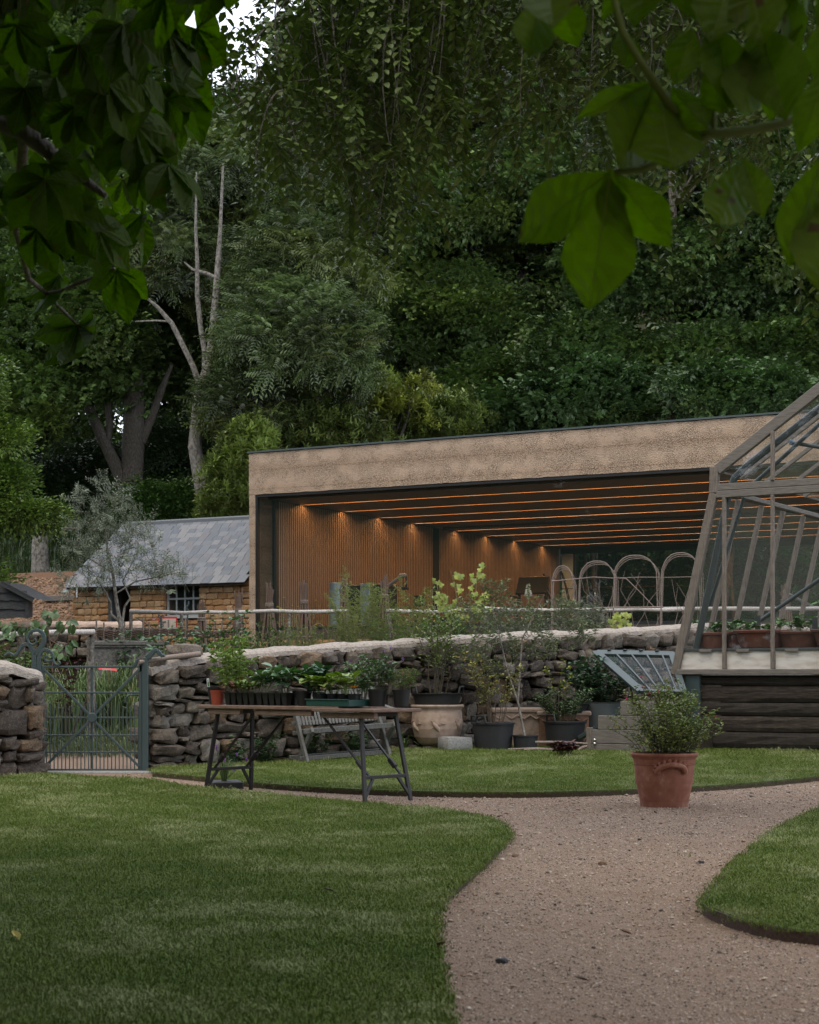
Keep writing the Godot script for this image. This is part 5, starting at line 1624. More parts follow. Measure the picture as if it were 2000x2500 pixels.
	part("moulding", mb, M.terracotta, t)
	t = thing("salvia", "bushy salvia with small magenta flowers growing in the terracotta pot", "plant", pg + Vector3.UP * H)
	var fp := []
	for q in [[1567, 1677, 0.1], [1606, 1687, 0.0], [1632, 1683, -0.1], [1604, 1713, 0.2], [1614, 1712, 0.1], [1528, 1705, 0.1], [1708, 1740, 0.1], [1747, 1748, 0.0], [1572, 1678, 0], [1565, 1652, 0], [1586, 1692, 0.2]]:
		fp.push_back(P(q[0], q[1], -pg.z - 0.15 + q[2]))
	stems(t, pg + Vector3.UP * H * 0.9, {h = 0.64, spread = 0.52, stems = 78, twigs = 9, leaves = 6, ll = 0.031, lw = 0.0145, tw = 0.15, col = Color(0.13, 0.17, 0.04), col2 = Color(0.22, 0.25, 0.08), bare = 0.1, mound = true, sr = 0.0035, dry = 0.015, stem_col = Color(0.05, 0.035, 0.025), flowers = 11, flower_at = fp, flower_col = Color(0.55, 0.01, 0.12), flower_size = 0.02, ring = 0.35})
	var side := stems_side(t, pg + Vector3.UP * H * 0.9)
	var st := MB.new()
	st.tube([pg + Vector3(-0.08, H * 0.9, 0.05), pg + Vector3(-0.1, H * 1.5, 0.06)], [0.012, 0.012], 6)
	part("stake", st, M.black, t)
func stems_side(t: Node3D, p: Vector3) -> bool:               # the shoots that flop over one side
	stems(t, p + Vector3(0.14, 0.05, 0), {h = 0.34, spread = 0.3, stems = 9, twigs = 6, leaves = 6, ll = 0.034, lw = 0.016, tw = 0.1, col = Color(0.085, 0.125, 0.03), bare = 0.3, sr = 0.003})
	return true

# ---------------------------------------------------------------- tubs, urn and planters along the wall
func tub(called: String, label: String, p: Vector3, r: float, h: float, handles: Array, group := "") -> Node3D:
	var t := thing(called, label, "tub", p, group)
	var mb := MB.new()
	mb.lathe([[0.0, 0.0], [r * 0.84, 0.0], [r * 0.98, h * 0.93], [r * 1.04, h * 0.935], [r * 1.05, h * 0.99], [r * 1.02, h], [r * 0.97, h], [r * 0.96, h * 0.9], [0.0, h * 0.9]], 40, p)
	part("tub", mb, M.tub, t)
	mb = MB.new(); mb.lathe([[r * 0.955, h * 0.905], [0.0, h * 0.93]], 20, p); part("soil", mb, M.soil, t)
	for a in handles:
		var o := Vector3(cos(a), 0, sin(a)); var s := o.cross(Vector3.UP)
		mb = MB.new()
		mb.tube([p + o * r * 1.02 + s * 0.07 + Vector3.UP * h * 0.98, p + o * r * 1.06 + s * 0.06 + Vector3.UP * (h + 0.08), p + o * r * 1.06 - s * 0.06 + Vector3.UP * (h + 0.08), p + o * r * 1.02 - s * 0.07 + Vector3.UP * h * 0.98], [0.014, 0.014, 0.014, 0.014], 6)
		part("handle", mb, M.tub, t)
	return t
func pots_by_wall() -> void:
	# urn with raised birds
	var d := 21.9
	var p := P(1067, 1828, d)
	p.y = gnd(p.x, p.z) + 0.09
	var sc := F / d
	var R := 66.0 / sc; var H := 101.0 / sc
	var t := thing("clay_urn", "pale clay urn with raised bird figures holding a black tub", "urn", p)
	var mb := MB.new()
	mb.lathe([[0.0, 0.0], [R * 0.5, 0.0], [R * 0.56, 0.012], [R * 0.7, H * 0.08], [R * 0.84, H * 0.22], [R * 0.93, H * 0.42], [R * 0.955, H * 0.58], [R * 0.93, H * 0.78], [R * 0.91, H * 0.87], [R * 0.95, H * 0.92], [R * 1.0, H * 0.945], [R * 1.01, H * 0.98], [R * 0.97, H], [R * 0.88, H], [R * 0.85, H * 0.9], [0.0, H * 0.88]], 56, p)
	part("bowl", mb, M.urn, t)
	var rad := func(y: float) -> float:
		return R * (0.93 if y > 0.5 else lerpf(0.74, 0.93, clampf((y - 0.12) / 0.4, 0, 1)))
	for b in 3:                                             # a bird: body, two raised wings of feathers, head, drooping tail
		var a0: float = [PI * 0.5 + 0.05, PI * 0.5 - 0.95, PI * 0.5 + 1.0][b]
		var at := func(u: float, y: float, o: float) -> Vector3:
			var a := a0 - u / R
			return p + Vector3(cos(a) * (rad.call(y) + o), y * H, sin(a) * (rad.call(y) + o))
		mb = MB.new()
		mb.tube([at.call(-0.045, 0.58, 0.0), at.call(-0.01, 0.5, 0.012), at.call(0.03, 0.42, 0.012), at.call(0.055, 0.33, 0.0)], [0.014, 0.03, 0.026, 0.01], 8)
		mb.tube([at.call(-0.05, 0.6, 0.008), at.call(-0.065, 0.63, 0.01)], [0.018, 0.006], 7)
		for w in 5:
			mb.tube([at.call(0.0, 0.5, 0.01), at.call(0.03 + w * 0.016, 0.6 - w * 0.012, 0.012), at.call(0.05 + w * 0.022, 0.69 - w * 0.035, 0.002)], [0.009, 0.01, 0.005], 6)
		for w in 3:
			mb.tube([at.call(-0.03, 0.48, 0.008), at.call(-0.05 - w * 0.012, 0.44 - w * 0.03, 0.01), at.call(-0.07 - w * 0.014, 0.42 - w * 0.05, 0.0)], [0.009, 0.009, 0.005], 6)
			mb.tube([at.call(0.045, 0.38, 0.006), at.call(0.045 + w * 0.012, 0.28, 0.008), at.call(0.035 + w * 0.014, 0.2, 0.0)], [0.009, 0.011, 0.006], 6)
		part("bird_relief", mb, M.urn, t)
	mb = MB.new()
	mb.box(Transform3D(Basis(Vector3.UP, 0.2), p + Vector3(0, -0.05, 0)), Vector3(0.36, 0.1, 0.36), 0.015)
	single("plinth_slab", mb, M.concrete, "low stone slab under the clay urn", "slab")
	var b1 := tub("trough_tub", "wide black plastic tub with raised handles sitting in the clay urn", p + Vector3(0, H * 0.9, 0), 61.0 / sc, 38.0 / sc, [0.4, PI - 0.5])
	var top := p + Vector3(0, H * 0.9 + 36.0 / sc, 0)
	t = thing("blueberry_bush", "tall blueberry bush growing from the tub in the urn", "shrub", top)
	stems(t, top, {h = 1.5, spread = 0.72, stems = 17, twigs = 9, leaves = 5, ll = 0.052, lw = 0.026, tw = 0.24, col = Color(0.085, 0.13, 0.035), col2 = Color(0.22, 0.25, 0.06), bare = 0.28, sr = 0.007, stem_col = Color(0.1, 0.085, 0.055), dry = 0.02, ring = 0.2})
	# grey block
	p = G(1112, 1843)
	single("stone_block", rock(64, 0.07, 0.85), M.stone_grey, "squared grey stone block lying beside the clay urn", "stone").global_transform = Transform3D(Basis(Vector3.UP, 0.5).scaled_local(Vector3(0.36, 0.2, 0.27)), p + Vector3(0, 0.12, -0.14))
	# big tub
	p = G(1207, 1843); p.z -= 0.27
	tub("rubber_tub", "large black tub of yellowing shrub beside the grey stone block", p, 0.265, 0.4, [PI * 0.85, PI * 0.7])
	t = thing("witch_shrub", "sparse shrub with yellow young leaves in the large black tub", "shrub", p + Vector3.UP * 0.38)
	stems(t, p + Vector3(0.02, 0.37, 0), {h = 1.15, spread = 0.6, stems = 14, twigs = 9, leaves = 5, ll = 0.045, lw = 0.021, tw = 0.22, col = Color(0.10, 0.115, 0.03), col2 = Color(0.34, 0.27, 0.04), bare = 0.3, sr = 0.006, stem_col = Color(0.12, 0.085, 0.055), dry = 0.04})
	# low tub with the leaning olive
	p = G(1286, 1843); p.z -= 0.2
	tub("rubber_tub", "low black tub half hidden between the two larger black tubs", p, 0.16, 0.24, [])
	t = thing("olive_sapling", "tall leaning olive sapling with silvery leaves against the wall", "tree", p + Vector3.UP * 0.2)
	mb = MB.new()
	var r0 := P(1280, 1790, 21.7); var r1 := P(1240, 1640, 21.9); var r2 := P(1200, 1470, 22.2)
	mb.tube([p + Vector3.UP * 0.2, r0, P(1265, 1715, 21.8), r1, r2], [0.018, 0.016, 0.014, 0.011, 0.005], 7)
	var r3 := P(1275, 1560, 22.0); var r4 := P(1330, 1450, 22.2)
	mb.tube([P(1265, 1715, 21.8), r3, r4], [0.012, 0.01, 0.004], 6)
	part("trunk", mb, M.bark_pale, t)
	for q in [[1190, 1560, 0.3], [1235, 1510, 0.35], [1150, 1500, 0.3], [1300, 1520, 0.35], [1350, 1490, 0.3], [1390, 1510, 0.3], [1270, 1590, 0.3], [1330, 1590, 0.3], [1220, 1450, 0.25], [1420, 1550, 0.25], [1375, 1570, 0.3], [1160, 1600, 0.2], [1200, 1640, 0.2]]:
		stems(t, P(q[0], q[1] + 30, 22.1 + rr(-0.25, 0.25)), {h = 0.46, spread = q[2] * 1.1, stems = 8, twigs = 6, leaves = 5, ll = 0.06, lw = 0.013, tw = 0.12, col = Color(0.12, 0.15, 0.075), col2 = Color(0.25, 0.28, 0.17), bare = 0.1, sr = 0.003, stem_col = Color(0.14, 0.12, 0.1), mat = M.olive, ring = 0.5})
	# tub with the dark green bush, on the far side of the low one
	p = G(1384, 1838); p.z -= 0.28
	tub("rubber_tub", "large black tub with a dark leafy bush next to the cold frame", p, 0.27, 0.4, [PI * 0.75])
	t = thing("blueberry_bush", "low dark green blueberry bush in the black tub next to the cold frame", "shrub", p + Vector3.UP * 0.36)
	stems(t, p + Vector3.UP * 0.36, {h = 0.6, spread = 0.46, stems = 18, twigs = 7, leaves = 6, ll = 0.042, lw = 0.02, tw = 0.2, col = Color(0.045, 0.085, 0.03), col2 = Color(0.1, 0.15, 0.05), bare = 0.15, sr = 0.005})
	stems(t, p + Vector3(-0.1, 0.36, 0), {h = 1.15, spread = 0.25, stems = 4, twigs = 5, leaves = 4, ll = 0.055, lw = 0.026, tw = 0.1, col = Color(0.2, 0.22, 0.03), col2 = Color(0.3, 0.3, 0.05), bare = 0.5, sr = 0.005, stem_col = Color(0.14, 0.12, 0.09)})
	# pale clay planters behind the tubs
	for k in 2:
		p = P([1262, 1372][k], 1836, 22.7)
		p.y = gnd(p.x, p.z)
		var tt := thing("clay_planter", ["pale weathered clay trough behind the large black tub", "brown clay trough with a garland moulding behind the dark bush"][k], "planter", p)
		mb = MB.new()
		var hh: float = [0.56, 0.52][k]
		mb.box(Transform3D(Basis(Vector3.UP, 0.06), p + Vector3.UP * hh * 0.5), Vector3(0.66, hh, 0.4), 0.02)
		part("body", mb, M.urn if k == 0 else M.clay, tt)
		mb = MB.new()
		mb.box(Transform3D(Basis(Vector3.UP, 0.06), p + Vector3.UP * (hh - 0.03)), Vector3(0.72, 0.07, 0.45), 0.02)
		part("rim", mb, M.urn, tt)
		mb = MB.new()
		for i in 4:
			var x := -0.24 + i * 0.16
			mb.tube([p + Vector3(x - 0.08, hh - 0.09, 0.205), p + Vector3(x, hh - 0.14, 0.215), p + Vector3(x + 0.08, hh - 0.09, 0.205)], [0.012, 0.018, 0.012], 6)
		part("garland", mb, M.urn if k == 0 else M.clay, tt)
	p = P(1385, 1836, 22.65); p.y = 0.62
	tub("rubber_tub", "small black tub standing on the brown clay trough", p, 0.28, 0.12, [])
	# galvanised bin and the sage bush behind it
	p = P(1466, 1836, 22.9); p.y = gnd(p.x, p.z)
	t = thing("zinc_planter", "grey zinc planter behind the cold frame", "planter", p)
	mb = MB.new(); mb.lathe([[0.0, 0.0], [0.24, 0.0], [0.28, 0.62], [0.29, 0.64], [0.26, 0.64], [0.25, 0.56], [0.0, 0.56]], 28, p); part("planter", mb, flat(0.14, 0.16, 0.17, 0.55, 0.4), t)
	t = thing("sage_bush", "dense dark green sage bush growing in the zinc planter", "shrub", p + Vector3.UP * 0.56)
	stems(t, p + Vector3(-0.02, 0.5, 0), {h = 0.82, spread = 0.55, stems = 46, twigs = 7, leaves = 7, ll = 0.062, lw = 0.028, tw = 0.16, col = Color(0.03, 0.07, 0.035), col2 = Color(0.06, 0.12, 0.06), bare = 0.1, sr = 0.005, fine = true, ring = 0.3})
	# birch logs and a red lettuce on the grass
	var lg := [[[1240, 1846, 21.3], [1350, 1838, 21.3], 0.022], [[1280, 1846, 21.2], [1360, 1844, 21.15], 0.024], [[1270, 1828, 21.4], [1352, 1836, 21.3], 0.02], [[1307, 1812, 21.2], [1434, 1816, 21.2], 0.026], [[1412, 1836, 21.1], [1434, 1822, 21.1], 0.03]]
	var ln := ["thin pale birch pole lying lowest on the grass by the tubs", "pale birch pole with its end beside the red lettuce", "slanting birch pole resting on the other poles", "straight birch log laid across above the red lettuce", "short stub of birch log against the cold frame"]
	for i in lg.size():
		var a := P(lg[i][0][0], lg[i][0][1], lg[i][0][2]); var b := P(lg[i][1][0], lg[i][1][1], lg[i][1][2])
		a.y = maxf(a.y, gnd(a.x, a.z) + 0.07); b.y = maxf(b.y, gnd(b.x, b.z) + 0.07)
		mb = MB.new()
		mb.tube([a, a.lerp(b, 0.5) + Vector3(0, 0.01, 0), b], [lg[i][2] * 0.62, lg[i][2] * 0.7, lg[i][2] * 0.55], 8)
		single("birch_log", mb, M.willow, ln[i], "log")
	p = G(1378, 1842, 0.07)
	t = thing("red_lettuce", "low dark red leafy lettuce among the birch poles", "plant", p)
	stems(t, p, {h = 0.17, spread = 0.17, stems = 34, twigs = 3, leaves = 3, ll = 0.06, lw = 0.035, tw = 0.03, col = Color(0.045, 0.012, 0.012), col2 = Color(0.09, 0.03, 0.02), bare = 0.3, fine = true, ring = 0.5})
	# creepers at the foot of the wall and a red flower behind the bench
	for q in [[770, 1800, 0.4, "ivy on the wall stones behind the bench seat"], [650, 1830, 0.45, "creeper at the wall foot behind the table trestle"], [870, 1780, 0.35, "creeper on the wall between bench and urn"], [560, 1840, 0.4, "small shrub at the wall foot beside the chives"], [985, 1840, 0.3, "strap leaved weeds beside the clay urn"]]:
		p = PL(q[0], q[1], Vector3(-2.97, 0, -19.55), Vector3(0.797, 0, -0.604))
		p.y = gnd(p.x, p.z)
		t = thing("wall_creeper", q[3], "creeper", p)
		if q[0] == 985: blades(t, p, 16, 0.3, 0.3, 0.03, Color(0.05, 0.11, 0.03))
		else: stems(t, p, {h = q[2] * 1.1, spread = q[2] * 0.7, stems = 16, twigs = 6, leaves = 5, ll = 0.035, lw = 0.026, tw = 0.1, col = Color(0.035, 0.075, 0.028), bare = 0.05, sr = 0.003})
	p = P(938, 1810, 20.9)
	var fl := thing("red_flower", "single deep red flower on a thin stalk behind the bench", "flower", p)
	mb = MB.new(); mb.col = Color(0.4, 0.008, 0.05)
	for i in 7: mb.leaf(p, Vector3(cos(i * 0.9), 0.3, sin(i * 0.9)).normalized(), Vector3.UP, 0.035, 0.03, 0.3, 0.1)
	part("petals", mb, M.veg, fl)
	mb = MB.new(); mb.col = Color(0.05, 0.09, 0.03); mb.tube([Vector3(p.x + 0.03, gnd(p.x, p.z), p.z), p], [0.004, 0.003], 4); part("stalk", mb, M.veg, fl)

# ---------------------------------------------------------------- seedlings on the table
func table_top() -> void:
	var pot := func(label: String, s: float, c: float, r: float, h: float, m: Material) -> Node3D:
		var p := tp(s, c, 0.0)
		var t := thing("plant_pot", label, "pot", p)
		var mb := MB.new()
		mb.lathe([[0.0, 0.0], [r * 0.76, 0.0], [r * 0.96, h * 0.86], [r * 1.0, h * 0.87], [r * 1.03, h], [r * 0.97, h], [r * 0.94, h * 0.88], [0.0, h * 0.88]], 26, p)
		part("pot", mb, m, t)
		return t
	pot.call("black plastic pot with a white label at the table end", 0.08, 0.15, 0.085, 0.165, M.tray)
	pot.call("small red plastic pot beside the black pot", 0.2, 0.06, 0.068, 0.135, M.red_plastic)
	var t := thing("plant_label", "white plant label with a green picture in the black pot", "label", tp(0.05, 0.12, 0.17))
	var mb := MB.new()
	mb.beam(tp(0.04, 0.09, 0.14), tp(0.025, 0.09, 0.245), 0.034, 0.003, TA)
	part("card", mb, flat(0.6, 0.65, 0.7, 0.5), t)
	mb = MB.new()
	mb.beam(tp(0.039, 0.087, 0.172), tp(0.033, 0.087, 0.21), 0.022, 0.002, TA)
	part("picture", mb, flat(0.06, 0.16, 0.05, 0.5), t)
	mb = MB.new()
	for i in 3: mb.beam(tp(0.022, 0.087, 0.217 + i * 0.008), tp(0.038, 0.087, 0.2175 + i * 0.008), 0.003, 0.002, Vector3.UP)
	part("lettering", mb, M.black, t)
	var q := tp(0.14, 0.22, 0.14)
	t = thing("tall_herb", "tall bright green leafy herb in the black pot", "plant", q)
	stems(t, q + TA * 0.08, {h = 0.58, spread = 0.26, stems = 17, twigs = 10, leaves = 5, ll = 0.05, lw = 0.011, tw = 0.08, col = Color(0.15, 0.22, 0.05), col2 = Color(0.24, 0.31, 0.09), bare = 0.05, sr = 0.003, droop = 0.4, ring = 0.5})
	# module trays: rows of black cells
	var trays := [[0.3, 0.72, 5, "black seedling tray of five cells next to the red pot"], [0.74, 1.16, 5, "black seedling tray of five cells holding tall brassicas"]]
	for k in 2:
		var tr: Array = trays[k]
		t = thing("seed_tray", tr[3], "tray", tp((tr[0] + tr[1]) * 0.5, 0.1))
		for i in 5:
			for r in 2:
				var s: float = lerpf(tr[0], tr[1], (i + 0.5) / 5.0)
				var p := tp(s, 0.09 + r * 0.1)
				mb = MB.new()
				var w := 0.036; var h := 0.115
				var bs := Basis(TA, Vector3.UP, TA.cross(Vector3.UP))
				var lo := []; var hi := []
				for cc in [[-1, -1], [1, -1], [1, 1], [-1, 1]]:
					lo.push_back(p + bs * Vector3(cc[0] * w * 0.68, 0.0, cc[1] * w * 0.68)); hi.push_back(p + bs * Vector3(cc[0] * w * 1.08, h, cc[1] * w * 1.08))
				for e in 4: mb.quad(lo[e], lo[(e + 1) % 4], hi[(e + 1) % 4], hi[e])
				mb.quad(hi[0] + Vector3.DOWN * 0.012, hi[1] + Vector3.DOWN * 0.012, hi[2] + Vector3.DOWN * 0.012, hi[3] + Vector3.DOWN * 0.012)
				part("cell", mb, M.tray, t)
		mb = MB.new()
		mb.box(Transform3D(Basis(TA, Vector3.UP, TA.cross(Vector3.UP)), tp((tr[0] + tr[1]) * 0.5, 0.035, 0.114)), Vector3(tr[1] - tr[0], 0.006, 0.008))
		part("rim", mb, M.tray, t)
	var chard := ["chard seedlings with red stalks in the first tray", "young lettuce seedlings in the first tray"]
	for i in 2:
		q = tp(0.4 + i * 0.2, 0.12, 0.11)
		t = thing("seedling_row", chard[i], "seedling", q)
		stems(t, q, {h = 0.14, spread = 0.14, stems = 14, twigs = 3, leaves = 3, ll = 0.05, lw = 0.026, tw = 0.03, col = [Color(0.09, 0.07, 0.03), Color(0.13, 0.19, 0.05)][i], col2 = [Color(0.14, 0.02, 0.025), Color(0.2, 0.25, 0.08)][i], bare = 0.3, sr = 0.003, stem_col = [Color(0.3, 0.12, 0.02), Color(0.15, 0.18, 0.08)][i], fine = true, ring = 0.8})
	for i in 3:
		q = tp(0.8 + i * 0.15, 0.12 + 0.05 * (i % 2), 0.11)
		t = thing("brassica_seedling", ["grey green brassica seedling with broad leaves at the tray edge", "tallest brassica seedling in the middle of its tray", "brassica seedling with drooping leaves near the green tray"][i], "seedling", q)
		stems(t, q, {h = [0.24, 0.3, 0.27][i], spread = 0.12, stems = 6, twigs = 3, leaves = 2, ll = 0.1, lw = 0.06, tw = 0.05, col = Color(0.09, 0.16, 0.09), col2 = Color(0.17, 0.26, 0.17), bare = 0.45, sr = 0.005, stem_col = Color(0.16, 0.17, 0.12), fine = true, droop = 0.3, ring = 0.2})
	pot.call("square black pot between the trays and the green tray", 1.25, 0.18, 0.07, 0.13, M.tray)
	pot.call("square black pot beside the squash plants", 1.38, 0.24, 0.06, 0.12, M.tray)
	# green tray with squash in pots
	t = thing("green_tray", "dark green plastic tray holding pots of squash", "tray", tp(1.72, 0.12))
	var bs := Basis(TA, Vector3.UP, TA.cross(Vector3.UP))
	mb = MB.new()
	mb.box(Transform3D(bs, tp(1.72, 0.16, 0.006)), Vector3(0.5, 0.008, 0.3))
	for e in [[0.0, -0.15, 0.54, 0.008], [0.0, 0.15, 0.54, 0.008]]: mb.box(Transform3D(bs, tp(1.72, 0.16 + e[1], 0.03)), Vector3(0.52, 0.056, 0.008), 0.002)
	for e in [-0.26, 0.26]: mb.box(Transform3D(bs, tp(1.72 + e, 0.16, 0.03)), Vector3(0.008, 0.056, 0.29), 0.002)
	for e in [-0.155, 0.155]: mb.box(Transform3D(bs, tp(1.72, 0.16 + e, 0.06)), Vector3(0.54, 0.008, 0.018), 0.002)
	part("tray", mb, M.green_plastic, t)
	for i in 4: pot.call(["black pot at the end of the green tray", "second black pot in the green tray", "third black pot in the green tray", "black pot under the orange squash flower"][i], 1.52 + i * 0.13, 0.16, 0.058, 0.11, M.tray)
	for i in 3:
		q = tp(1.5 + i * 0.16, 0.15, 0.1)
		t = thing("squash_seedling", ["squash seedling with a shoot trailing over the green tray", "upright squash seedling with rounded bright leaves", "squash seedling beside its orange flower"][i], "seedling", q)
		stems(t, q, {h = 0.19, spread = 0.17, stems = 8, twigs = 2, leaves = 2, ll = 0.085, lw = 0.075, tw = 0.03, col = Color(0.15, 0.21, 0.045), col2 = Color(0.24, 0.29, 0.08), bare = 0.6, sr = 0.005, stem_col = Color(0.2, 0.26, 0.08), fine = true, droop = 0.25, ring = 0.2})
	t = thing("squash_flower", "orange squash flower above the green tray", "flower", tp(1.98, 0.1, 0.16))
	mb = MB.new(); mb.col = Color(0.75, 0.27, 0.03)
	for i in 8: mb.leaf(tp(1.98, 0.08, 0.155), Vector3(cos(i * 0.8) * 0.8, 0.7, sin(i * 0.8) * 0.8).normalized(), Vector3.UP, 0.05, 0.035, 0.3, 0.2, true)
	part("petals", mb, M.leaf, t)
	pot.call("round black pot of purple flowered herb", 2.05, 0.3, 0.085, 0.15, M.tray)
	pot.call("round black pot at the outer end of the table", 2.22, 0.42, 0.08, 0.145, M.tray)
	for i in 4:
		q = [tp(2.05, 0.3, 0.14), tp(2.22, 0.42, 0.13), tp(1.3, 0.3, 0.12), tp(1.7, 0.45, 0.05)][i]
		t = thing("table_herb", ["purple flowered herb in the round black pot", "wispy chives in the pot at the table end", "dark leafed kale between the trays", "tall loose herb standing behind the squash"][i], "plant", q)
		stems(t, q, {h = [0.36, 0.24, 0.24, 0.46][i], spread = 0.17, stems = 14, twigs = 5, leaves = 4, ll = [0.04, 0.05, 0.09, 0.045][i], lw = [0.02, 0.006, 0.05, 0.02][i], tw = 0.07, col = [Color(0.06, 0.1, 0.045), Color(0.1, 0.14, 0.05), Color(0.05, 0.1, 0.06), Color(0.06, 0.12, 0.04)][i], bare = 0.2, sr = 0.003, ring = 0.4, fine = i == 2})
		if i == 0 or i == 3:
			for k in 2:
				var fq := q + Vector3(rr(-0.1, 0.12), [0.34, 0.0, 0.0, 0.42][i] + k * 0.03, 0)
				if i == 3: fq = P([855, 984][k], [1614, 1609][k], 15.6)
				var bl := thing("purple_bloom", ["round mauve flower head on the potted herb", "round mauve flower head above the table plants"][0 if i == 0 else 1], "flower", fq, "mauve flower heads over the table")
				mb = MB.new(); mb.col = Color(0.25, 0.12, 0.36)
				for e in 26: mb.leaf(fq, Vector3(rng.randfn(), rng.randfn(), rng.randfn()).normalized(), Vector3.UP, 0.02, 0.009, 0.2, 0.0)
				part("head", mb, M.veg, bl)
				mb = MB.new(); mb.col = Color(0.06, 0.1, 0.04); mb.tube([fq, q], [0.002, 0.003], 4); part("stalk", mb, M.veg, bl)
	# chives in a black tray under the table
	var cpos := G(553, 1924)
	t = thing("chive_tray", "shallow black tray of chive plants under the table end", "tray", cpos)
	mb = MB.new()
	mb.box(Transform3D(bs * Basis(Vector3.UP, -0.6), cpos + Vector3(0, 0.035, 0)), Vector3(0.42, 0.07, 0.28), 0.008)
	part("tray", mb, M.tray, t)
	for i in 5:
		mb = MB.new(); mb.box(Transform3D(bs * Basis(Vector3.UP, -0.6), cpos + Vector3(0, 0.035, 0) + Basis(Vector3.UP, -0.6) * TA * (i - 2) * 0.083 + Vector3(0, 0.0, 0.003)), Vector3(0.07, 0.062, 0.29), 0.006); part("cell", mb, M.tray, t)
	t = thing("chives", "clump of chives with round purple flowers under the table", "plant", cpos + Vector3.UP * 0.07)
	blades(t, cpos + Vector3(-0.02, 0.06, 0), 90, 0.24, 0.16, 0.006, Color(0.07, 0.12, 0.04), 0.4)
	for f in [[532, 1871], [548, 1855], [578, 1842], [602, 1854], [571, 1880], [528, 1822], [530, 1828]]:
		var fq := P(f[0], f[1], -cpos.z)
		mb = MB.new(); mb.col = Color(0.25, 0.09, 0.34)
		for e in 26: mb.leaf(fq, Vector3(rng.randfn(), rng.randfn(), rng.randfn()).normalized(), Vector3.UP, 0.022, 0.009, 0.2, 0.0)
		part("flower_head", mb, M.veg, t)
		mb = MB.new(); mb.col = Color(0.07, 0.1, 0.04); mb.tube([fq, cpos + Vector3(-0.02, 0.06, 0)], [0.002, 0.003], 4); part("flower_stalk", mb, M.veg, t)

# ---------------------------------------------------------------- kitchen garden behind the wall
func pole(called: String, label: String, cat: String, pts: Array, r0: float, r1: float, m: Material, group := "") -> void:
	var mb := MB.new()
	var c := []
	for i in pts.size() - 1:
		var n := maxi(2, int((pts[i + 1] as Vector3).distance_to(pts[i]) / 0.35))
		for k in n: c.push_back((pts[i] as Vector3).lerp(pts[i + 1], float(k) / n) + Vector3(rr(-1, 1), rr(-1, 1), rr(-1, 1)) * 0.012)
	c.push_back(pts[-1])
	var rs := taper(r0, r1, c.size())
	for i in rs.size(): rs[i] *= rr(0.92, 1.1)
	mb.tube(c, rs, 9)
	single(called, mb, m, label, cat, group)
func post_at(px: float, py: float, d: float, r: float, label: String, m: Material, group := "") -> void:
	var a := P(px, py, d)
	pole("fence_post", label, "post", [Vector3(a.x, terr(a.x, a.z) - 0.1, a.z), a], r, r * 0.9, m, group)
